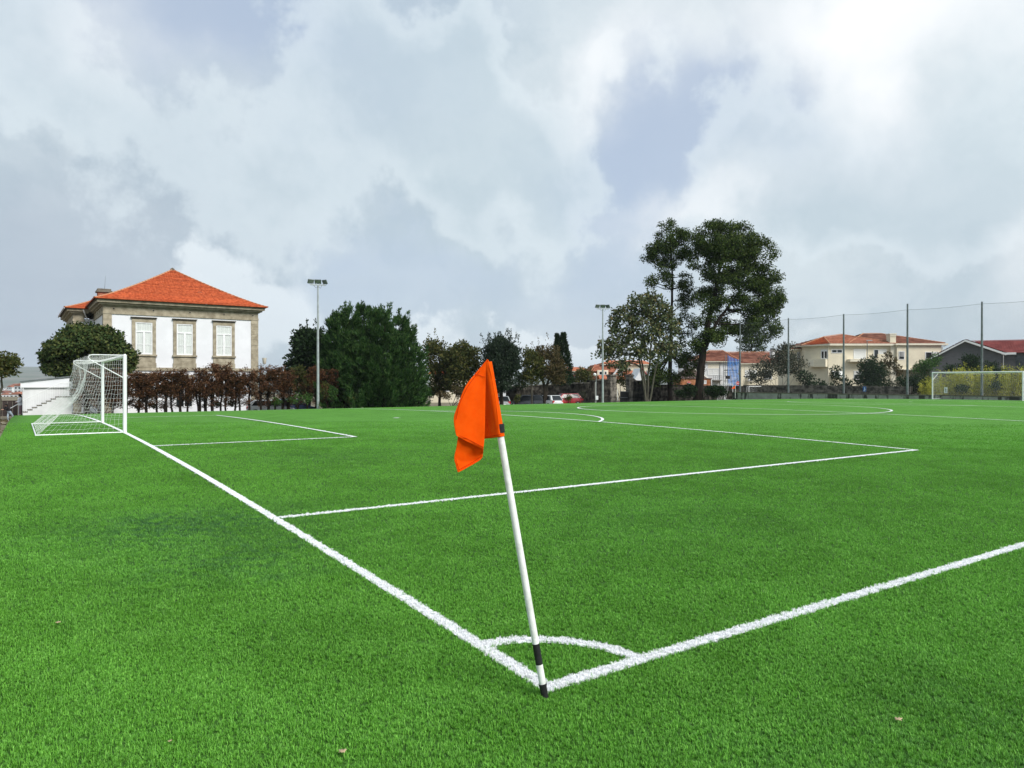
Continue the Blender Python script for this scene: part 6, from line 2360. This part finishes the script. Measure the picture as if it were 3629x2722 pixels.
def car(u, d, z, heading, paint, label, L_=4.2, W_=1.75, H_=1.47, suv=False):
    p = at(u, HV, d)
    root = empty('parked_car', (p[0], p[1], z), heading, label, 'car', 'cars parked along the old wall')
    hl, hw = L_ / 2, W_ / 2
    belt = .92 if not suv else 1.02
    # lower body as sections along the length: x, half width, bottom, shoulder height
    sec = [(-hl, .72, .42, .78), (-hl + .08, .84, .30, belt - .06), (-hl + .5, .96, .22, belt), (-hl * .4, 1.0, .20, belt), (hl * .25, 1.0, .20, belt - .02), (hl * .5, .99, .20, belt - .05), (hl - .45, .95, .22, belt - .17), (hl - .08, .84, .28, belt - .27), (hl, .70, .40, belt - .36)]
    vs, fs = [], []
    prof = [(-1, .12), (-1.0, .45), (-.985, .75), (-.93, 1.0), (0, 1.035), (.93, 1.0), (.985, .75), (1.0, .45), (1, .12), (.85, 0), (-.85, 0)]
    for (x, w, zb, zt) in sec:
        for (a, b) in prof:
            vs.append((x, a * w * hw, zb + (zt - zb) * b))
    n = len(prof)
    for i in range(len(sec) - 1):
        for j in range(n):
            fs.append((i * n + j, (i + 1) * n + j, (i + 1) * n + (j + 1) % n, i * n + (j + 1) % n))
    fs += [tuple(range(n)), tuple(range(len(sec) * n - 1, (len(sec) - 1) * n - 1, -1))]
    MB().add(vs, fs).build('body', paint, root, True)
    # cabin: roof shell and dark glass between the pillars
    rb, rf_ = -hl + .55, hl * .22
    gb, gf = -hl + .12, hl * .52
    zr = H_
    cv = [(gb, .90 * hw, belt), (gf, .90 * hw, belt - .05), (rf_, .70 * hw, zr - .03), (rb, .72 * hw, zr - .02)]
    vs = [(x, y, zz_) for x, y, zz_ in cv] + [(x, -y, zz_) for x, y, zz_ in cv]
    cab = MB().add(vs, [(0, 1, 2, 3), (7, 6, 5, 4), (3, 2, 6, 7), (1, 5, 6, 2), (0, 3, 7, 4), (0, 4, 5, 1)]).build('cabin', paint, root, bevel=.05)
    def inset(p4, f, out):
        c = sum(np.array(q_) for q_ in p4) / 4
        return [np.array(q_) * f + c * (1 - f) + np.array(out) for q_ in p4]
    for s in (1, -1):
        q4 = [(gb + .1, s * .90 * hw, belt), (gf - .1, s * .90 * hw, belt - .03), (rf_ - .02, s * .70 * hw, zr - .05), (rb + .04, s * .72 * hw, zr - .05)]
        a = inset(q4, .84, (0, s * .012, 0))
        mid0 = a[0] * .5 + a[1] * .5; mid1 = a[3] * .5 + a[2] * .5
        MB().add([a[0], mid0 - np.array([.04, 0, 0]), mid1 - np.array([.04, 0, 0]), a[3]], [(0, 1, 2, 3)]).build('side_window', M['car_glass'], root)
        MB().add([mid0 + np.array([.04, 0, 0]), a[1], a[2], mid1 + np.array([.04, 0, 0])], [(0, 1, 2, 3)]).build('side_window', M['car_glass'], root)
        MB().obox((hl * .40, s * (hw + .06), belt + .08), (.06, 0, 0), (0, .09, 0), (0, 0, .06)).build('wing_mirror', paint, root, bevel=.02)
    q4 = [(gb, -.86 * hw, belt), (gb, .86 * hw, belt), (rb, .70 * hw, zr - .03), (rb, -.70 * hw, zr - .03)]
    MB().add(inset(q4, .86, (-.02, 0, .012)), [(0, 1, 2, 3)]).build('rear_window', M['car_glass'], root)
    q4 = [(gf, -.86 * hw, belt - .05), (gf, .86 * hw, belt - .05), (rf_, .68 * hw, zr - .04), (rf_, -.68 * hw, zr - .04)]
    MB().add(inset(q4, .88, (.02, 0, .012)), [(0, 1, 2, 3)]).build('windscreen', M['car_glass'], root)
    for sx_ in (-1, 1):
        for s in (-1, 1):
            wx = hl * .62 * sx_ + (.03 if sx_ > 0 else -.02)
            w = MB().tube([(wx, s * (hw - .20), .32), (wx, s * (hw + .005), .32)], .32, 18).build('wheel', M['tyre'], root, True)
            MB().tube([(wx, s * (hw - .02), .32), (wx, s * (hw + .014), .32)], .20, 14).build('rim', M['steel'], w, True)
    for s in (-1, 1):
        MB().obox((-hl + .055, s * hw * .70, belt - .14), (.05, 0, 0), (0, .13, 0), (0, 0, .12)).build('tail_light', M['tail_light'], root, bevel=.02)
        MB().obox((hl - .10, s * hw * .66, belt - .38), (.06, 0, .02), (0, .17, 0), (0, 0, .07)).build('headlight', M['head_light'], root, bevel=.02)
    MB().box(-hl - .012, -hl + .03, -.26, .26, .55, .66).build('number_plate', M['white_paint'], root)
    if suv:
        MB().box(gb - .02, gb + .28, -.62 * hw, .62 * hw, zr - .03, zr + .02).build('spoiler', M['black'], root, bevel=.01)
    return root


P_white = car_paint('white_car_paint', (.72, .74, .76)); P_red = car_paint('red_car_paint', (.30, .012, .018)); P_dark = car_paint('dark_car_paint', (.02, .024, .03)); P_silver = car_paint('silver_car_paint', (.35, .37, .38))
P_blue = car_paint('blue_car_paint', (.04, .06, .13))
zc = -.94
face = -YAW + math.pi / 2                        # nose away along the view axis
car(1942, 80, zc, face + .55, P_white, 'white hatchback parked between the dark car and the red car', 4.0, 1.72, 1.50)
car(2000, 86, zc, -YAW + math.pi + .35, P_red, 'dark red crossover with a black roof spoiler parked by the old wall', 4.3, 1.8, 1.58, True)
car(1868, 80, zc, -YAW + math.pi - .1, P_dark, 'black estate car parked beside the white hatchback', 4.4, 1.76, 1.52)
car(1772, 77, zc, face + .2, P_silver, 'grey car half hidden behind the orange corner flag', 4.1, 1.74, 1.47)
car(962, 63.5, -1.0, -YAW + .3, P_white, 'white car glimpsed through the trunks of the dead hedge', 4.1, 1.72, 1.46)
car(1042, 66, -1.0, -YAW + .4, P_blue, 'dark blue car glimpsed beside the half-dead olive cypress', 4.2, 1.74, 1.46)


# ---------------------------------------------------------------- signs, posts and small furniture
def disc(mb, c, r, y0, y1, n=24):
    mb.tube([(c[0], y0, c[1]), (c[0], y1, c[1])], r, n)


def no_entry(u, v, d, rad_, label):
    p = at(u, HV, d)
    z0 = -1.0
    root = empty('no_entry_sign', (p[0], p[1], z0), -YAW, label, 'road sign', 'no-entry signs beyond the old wall')
    zc_ = 2.018 + (HV - v) / FPX * d - z0
    MB().tube([(0, .04, 0), (0, .04, zc_ + rad_)], .03, 8).build('post', M['steel'], root)
    mb = MB(); disc(mb, (0, zc_), rad_, 0, .02); mb.build('rim', M['white_paint'], root)
    mb = MB(); disc(mb, (0, zc_), rad_ * .92, -.006, .012); mb.build('plate', M['red_paint'], root)
    MB().box(-rad_ * .66, rad_ * .66, -.010, .0, zc_ - rad_ * .17, zc_ + rad_ * .17).build('bar', M['white_paint'], root)


no_entry(2442, 1358, 112, .30, 'round red no-entry sign in front of the orange outbuilding')
no_entry(2615, 1358, 116, .30, 'round red no-entry sign half hidden by a fence post')

# lamp on a thin pole and a box on a post, by the gateway
p = at(2108, HV, 82)
root = empty('globe_lamp', (p[0], p[1], -.95), -YAW, 'white hooded lamp on a thin pole above the old wall', 'lamp post')
s_ = FPX / 82
MB().tube([(.15, 0, 0), (.15, 0, (HV - 1327) / s_ + 2.97)], .03, 8).build('pole', M['steel'], root)
zz0 = (HV - 1327) / s_ + 2.97
MB().tube([(.15, 0, zz0), (.05, -.05, zz0 + .12), (-.1, -.1, zz0 + .1)], .025, 6).build('arm', M['steel'], root)
MB().tube([(0, -.05, zz0 - .18), (0, -.05, zz0 - .08), (0, -.05, zz0 + .02), (0, -.05, zz0 + .14)], [.10, .17, .19, .05], 12).build('hood', M['white_paint'], root, True)
p = at(2110, HV, 80)
root = empty('meter_post', (p[0], p[1], -.9), -YAW, 'pale post with a white box fixed to its side by the gateway', 'post')
MB().box(-.05, .05, -.05, .05, 0, 2.9).build('post', M['concrete'], root)
MB().box(.0, .30, -.17, -.05, .92, 1.36).build('box', M['white_paint'], root, bevel=.01)
p = at(2191, HV, 84)
root = empty('leaning_stake', (p[0], p[1], -.9), -YAW, 'thin pale stake leaning in the gateway', 'stake')
MB().tube([(0, 0, 0), (-.12, 0, 2.0)], .035, 7).build('stake', M['lime_white'], root)

# street lamp in front of the cream house
d = 92.0
s_ = FPX / d
p = at(3073, HV, d)
root = empty('street_lamp', (p[0], p[1], -.8), -YAW, 'grey street lamp with a flat head in front of the cream house', 'street lamp')
zt_ = (HV - 1208) / s_ + 2.82
MB().tube([(0, 0, 0), (0, 0, zt_)], [.07, .045], 10).build('pole', M['dark_steel'], root)
MB().box(-.12, .62, -.09, .09, zt_, zt_ + .09).build('head', M['steel'], root, bevel=.02)

# blue notice on the fence, with white marks
d = 76.0
p = on_x(3064, 1379, FX - .14)
root = empty('blue_notice', (p[0], p[1], p[2]), -math.pi / 2, 'small blue notice with white marks hung on the net fence', 'notice')
M['blue_paint'] = mat('blue_paint', (.02, .11, .42), .4, .1, 6)
MB().box(-.17, .17, -.012, .0, -.26, .26).build('plate', M['blue_paint'], root)
MB().tube([(.02, -.018, .15), (.02, -.010, .15)], .04, 12).box(-.03, .06, -.018, -.010, -.02, .08).box(-.02, .11, -.018, -.010, -.07, -.02).build('pictogram', M['white_paint'], root)
MB().box(-.10, .10, -.018, -.010, -.20, -.17).box(-.10, .06, -.018, -.010, -.15, -.12).build('text_lines', M['white_paint'], root)
p = on_x(3352, 1383, FX - .14)
root = empty('number_board', (p[0], p[1], p[2]), -math.pi / 2, 'white board with a dark upright mark on the fence behind the far goal', 'board')
MB().box(-.14, .14, -.03, .0, -.28, .28).build('plate', M['white_paint'], root)
MB().box(-.015, .055, -.036, -.029, -.20, .14).box(-.05, .0, -.036, -.029, .06, .14).build('mark', M['dark_steel'], root)


# small training goals by the far corner
def training_goal(u, v, d, w, h, rz, label):
    p = at(u, v, d)
    root = empty('training_goal', (p[0], p[1], -.35), rz, label, 'goal', 'small training goals by the far corner')
    dep = 1.0
    for x in (0, w):
        MB().tube([(x, 0, 0), (x, 0, h)], .045, 10).build('post', M['goal_white'], root, True)
        MB().tube([(x, 0, h - .02), (x, dep * .5, h - .02), (x, dep, .03)], .022, 8).build('stay', M['goal_white'], root, True)
        MB().tube([(x, 0, .03), (x, dep, .03)], .022, 8).build('ground_bar', M['goal_white'], root)
    MB().tube([(0, 0, h), (w, 0, h)], .045, 10).build('crossbar', M['goal_white'], root, True)
    lst = []
    G = np.zeros((25, 16, 3))
    for i in range(25):
        for j in range(16):
            f = j / 15
            z = h * (1 - f)
            G[i, j] = (w * i / 24, dep * min(1, .5 + f * .5) + .05 * math.sin(i + j), z + .02)
    cord_net(lst, G, .004)
    net_object('net', lst, M['net_cord'], root)


training_goal(2568, 1404, 92, 2.4, 2.05, -YAW + .85, 'small white training goal beside the distant corner flag')
training_goal(2654, 1392, 96, 1.9, 1.75, -YAW + .2, 'small white training goal standing behind the net fence')


# scaffold with blue debris net against the white house
def scaffold():
    d = 121.0
    root, s = frame_at('scaffold', 2598, d, -1.6, 'tubular scaffold hung with blue debris netting on the white house', 'scaffold')

    def X(x): return (2400 + x / 5.53 - 2598) / s
    def Z(y): return 2.018 + (HV - 1200 - y / 5.53) / s + 1.6
    for x in (948, 985, 1212):
        for y in (0, 1.1):
            MB().tube([(X(x), y, 0), (X(x), y, Z(440 if x == 948 else 310 if x == 985 else 420))], .04, 7).build('standard', M['dark_steel'], root)
    for zz_ in (520, 625, 670, 735, 835, 900):
        for y in (0, 1.1):
            MB().tube([(X(945), y, Z(zz_)), (X(1215), y, Z(zz_))], .035, 6).build('ledger', M['dark_steel'], root)
    MB().tube([(X(990), -.05, Z(530)), (X(1212), -.05, Z(700))], .03, 6).tube([(X(1090), -.05, Z(835)), (X(1212), -.05, Z(765))], .03, 6).build('brace', M['dark_steel'], root)
    MB().box(X(945), X(1030), -.12, -.05, Z(790), Z(730)).build('hoarding', M['black'], root)
    for zz_ in (625, 835):
        MB().box(X(950), X(1212), .05, 1.05, Z(zz_) + .04, Z(zz_) + .09).build('deck', M['bark_wood'], root)
    # the sheet: sagging at its head, rippled
    n, m_ = 26, 34
    G = np.zeros((n + 1, m_ + 1, 3))
    for i in range(n + 1):
        f = i / n
        x = X(983) + (X(1216) - X(983)) * f
        top = Z(310) + (Z(415) - Z(310)) * (f ** .55)
        for j in range(m_ + 1):
            g_ = j / m_
            z = top * (1 - g_) + Z(930) * g_
            G[i, j] = (x, -.10 - .10 * math.sin(f * 9 + g_ * 5) * (1 - .4 * g_) - .05 * math.sin(f * 23 - g_ * 9), z)
    ii_ = np.arange((n + 1) * (m_ + 1)).reshape(n + 1, m_ + 1)
    q_ = np.stack([ii_[:-1, :-1], ii_[1:, :-1], ii_[1:, 1:], ii_[:-1, 1:]], -1).reshape(-1, 4)
    o = link('debris_net', arrays_mesh('debris_net', G.reshape(-1, 3), q_, debris_mat(), True), root)


def debris_mat():
    m = bpy.data.materials.new('blue_debris_net')
    m.use_nodes = True
    t = m.node_tree
    K = NT(t)
    b = t.nodes['Principled BSDF']
    b.inputs['Base Color'].default_value = (.035, .19, .55, 1)
    b.inputs['Roughness'].default_value = .8
    tr = K.n('ShaderNodeBsdfTransparent')
    mx = K.n('ShaderNodeMixShader')
    f = K.noise(K.n('ShaderNodeTexCoord').outputs['Object'], 2.0, 3, .5)[0]
    K.put(mx.inputs[0], K.ramp(f, [(.3, (.25, .25, .25)), (.7, (.5, .5, .5))]))
    t.links.new(b.outputs[0], mx.inputs[1])
    t.links.new(tr.outputs[0], mx.inputs[2])
    t.links.new(mx.outputs[0], t.nodes['Material Output'].inputs[0])
    return m


M['bark_wood'] = mat('scaffold_board', (.30, .24, .16), .9, .2, 3)
scaffold()

# white marker post at the edge of the soil strip
p = at(2, 1440, 44)
root = empty('marker_post', (p[0] - .3, p[1], -.7), 0, 'white post standing in the bare soil beside the valley view', 'post')
MB().tube([(0, 0, 0), (0, 0, 1.55)], .05, 10).build('post', M['white_paint'], root)
MB().tube([(0, 0, 1.55), (0, 0, 1.59)], .065, 10).build('cap', M['white_paint'], root)

# parapet and railing where the two people stand
p = at(36, 1450, 58)
root = empty('planter_wall', (p[0] - 1.2, p[1] - .2, -.75), 0, 'dark brown low wall behind the two people', 'wall')
M['dark_brown'] = mat('dark_brown_panel', (.045, .032, .030), .8, .2, 3)
for i in range(6):
    MB().box(i * .34, i * .34 + .32, .5, .56, 0, 1.2).build('plank', M['dark_brown'], root)
MB().box(-.03, 2.07, .48, .58, 1.2, 1.25).build('rail', M['dark_brown'], root)
p = at(66, 1450, 55.5)
root = empty('handrail', (p[0], p[1], -.75), .1, 'short white handrail beside the standing person', 'railing')
for x in (0, .25, .55, .8):
    MB().tube([(x, 0, 0), (x, 0, 1.05)], .02, 8).build('baluster', M['white_paint'], root)
MB().tube([(-.55, -.2, .75), (-.05, 0, 1.05), (.85, 0, 1.05)], .025, 8).build('rail', M['white_paint'], root)


# ---------------------------------------------------------------- people
M['skin'] = mat('skin', (.42, .24, .17), .6, .05, 8)
M['hair'] = mat('dark_hair', (.02, .014, .012), .6, .2, 20)
M['jeans'] = mat('light_jeans', (.42, .50, .58), .9, .12, 12)
M['black_top'] = mat('black_top', (.016, .015, .018), .9, .2, 8)
M['white_coat'] = mat('white_coat', (.66, .66, .70), .9, .06, 6)
M['mauve'] = mat('mauve_skirt', (.22, .14, .16), .9, .1, 6)
M['shoe'] = mat('pale_shoe', (.5, .42, .34), .7, .1, 8)


def person(loc, rz, verts, edges, radii, paint, label, hair_pts, scale=1.0):
    """one skinned body; paint(v) picks the garment for a face at v"""
    me = bpy.data.meshes.new('body')
    me.from_pydata([tuple(v) for v in verts], edges, [])
    ob = bpy.data.objects.new('body_tmp', me)
    col.objects.link(ob)
    sk_ = ob.modifiers.new('skin', 'SKIN')
    for i, r in enumerate(radii):
        sv = me.skin_vertices[0].data[i]
        sv.radius = (r if np.isscalar(r) else r[0], r if np.isscalar(r) else r[1])
        sv.use_root = (i == 0)
    sb = ob.modifiers.new('sub', 'SUBSURF'); sb.levels = 2; sb.render_levels = 2
    dg = bpy.context.evaluated_depsgraph_get()
    bm_ = bpy.data.meshes.new_from_object(ob.evaluated_get(dg))
    bpy.data.objects.remove(ob)
    mats = [M['skin'], M['jeans'], M['black_top'], M['white_coat'], M['mauve'], M['shoe'], M['hair']]
    for m in mats: bm_.materials.append(m)
    for pl in bm_.polygons:
        pl.material_index = paint(pl.center)
        pl.use_smooth = True
    root = empty('person', loc, rz, label, 'person')
    root.scale = (scale,) * 3
    link('body', bm_, root)
    mb = MB()
    for (c, r) in hair_pts:
        mb.tube([(c[0], c[1], c[2] - r), (c[0], c[1], c[2] - r * .5), (c[0], c[1], c[2] + r * .45), (c[0], c[1], c[2] + r * .9), (c[0], c[1], c[2] + r)], [r * .55, r * .92, r * .95, r * .5, .005], 12)
    mb.build('hair', M['hair'], root, True)


# leaning figure in a black top: bent at the hips over the rail, one knee forward (faces -x locally)
V_ = [(0, 0, .92), (-.10, 0, 1.10), (-.20, 0, 1.28), (-.22, 0, 1.36), (-.24, 0, 1.46), (-.25, 0, 1.56),
      (-.18, .17, 1.30), (-.36, .20, 1.16), (-.52, .08, 1.10), (-.18, -.17, 1.30), (-.36, -.20, 1.14), (-.54, -.06, 1.10),
      (.02, .10, .86), (-.06, .11, .48), (.02, .11, .08), (-.12, .11, .04), (.04, -.10, .86), (.24, -.11, .55), (.30, -.11, .14), (.18, -.11, .05),
      (-.60, .06, 1.10), (-.62, -.04, 1.10)]
E_ = [(0, 1), (1, 2), (2, 3), (3, 4), (4, 5), (2, 6), (6, 7), (7, 8), (2, 9), (9, 10), (10, 11), (0, 12), (12, 13), (13, 14), (14, 15), (0, 16), (16, 17), (17, 18), (18, 19), (8, 20), (11, 21)]
R_ = [(.15, .13), (.15, .11), (.15, .10), .055, .085, .07, .065, .05, .035, .065, .05, .035, .11, .07, .05, .045, .11, .07, .05, .045, .03, .03]


def paint1(c):
    if c[2] < .13: return 5
    if c[2] < .96: return 1
    if c[0] < -.48: return 0
    if c[2] < 1.40: return 2
    return 0


p = at(32, 1467, 54.0)
person((p[0], p[1], float(terrain(p[0], p[1]))), math.radians(25), V_, E_, R_, paint1, 'person in a black top and light jeans leaning on the rail', [((-.22, 0, 1.53), .115), ((-.15, 0, 1.40), .085), ((-.12, 0, 1.28), .065)], .86)
# standing figure in a pale coat, looking left
V_ = [(0, 0, .92), (0, 0, 1.10), (0, 0, 1.32), (0, 0, 1.42), (-.02, 0, 1.50), (-.02, 0, 1.60),
      (0, .18, 1.34), (-.02, .22, 1.10), (-.20, .16, 1.04), (0, -.18, 1.34), (-.02, -.22, 1.10), (-.22, -.14, 1.04),
      (0, .10, .86), (0, .10, .48), (.02, .10, .08), (-.12, .10, .04), (0, -.10, .86), (.02, -.10, .48), (.04, -.10, .08), (-.10, -.10, .04),
      (-.28, .13, 1.03), (-.30, -.12, 1.03)]
R_ = [(.17, .14), (.16, .12), (.15, .11), .055, .085, .07, .07, .055, .04, .07, .055, .04, .12, .08, .055, .045, .12, .08, .055, .045, .03, .03]


def paint2(c):
    if c[2] < .10: return 5
    if c[2] < .78: return 4
    if c[0] < -.24 and c[2] < 1.2: return 0
    if c[2] < 1.41: return 3
    return 0


p = at(70, 1460, 57.0)
person((p[0], p[1], -.62), math.radians(20), V_, E_, R_, paint2, 'long-haired person in a white coat and mauve skirt standing beside the outbuilding', [((.01, 0, 1.58), .115), ((.06, 0, 1.46), .095), ((.09, 0, 1.32), .075), ((.10, 0, 1.20), .055)], 1.0)

# ---------------------------------------------------------------- the air over the valley
def haze_box():
    mb = MB().box(-7600, 7600, -7600, 7600, -29, 160)
    m = bpy.data.materials.new('haze')
    m.use_nodes = True
    t = m.node_tree
    t.nodes.remove(t.nodes['Principled BSDF'])
    pv = t.nodes.new('ShaderNodeVolumePrincipled')
    pv.inputs['Color'].default_value = (.80, .88, .97, 1)
    pv.inputs['Density'].default_value = .00011
    pv.inputs['Anisotropy'].default_value = .0
    t.links.new(pv.outputs[0], t.nodes['Material Output'].inputs['Volume'])
    o = mb.build('haze', m)
    tag(o, 'thin blue-grey haze lying over the valley and hills', 'haze', kind='stuff')


haze_box()
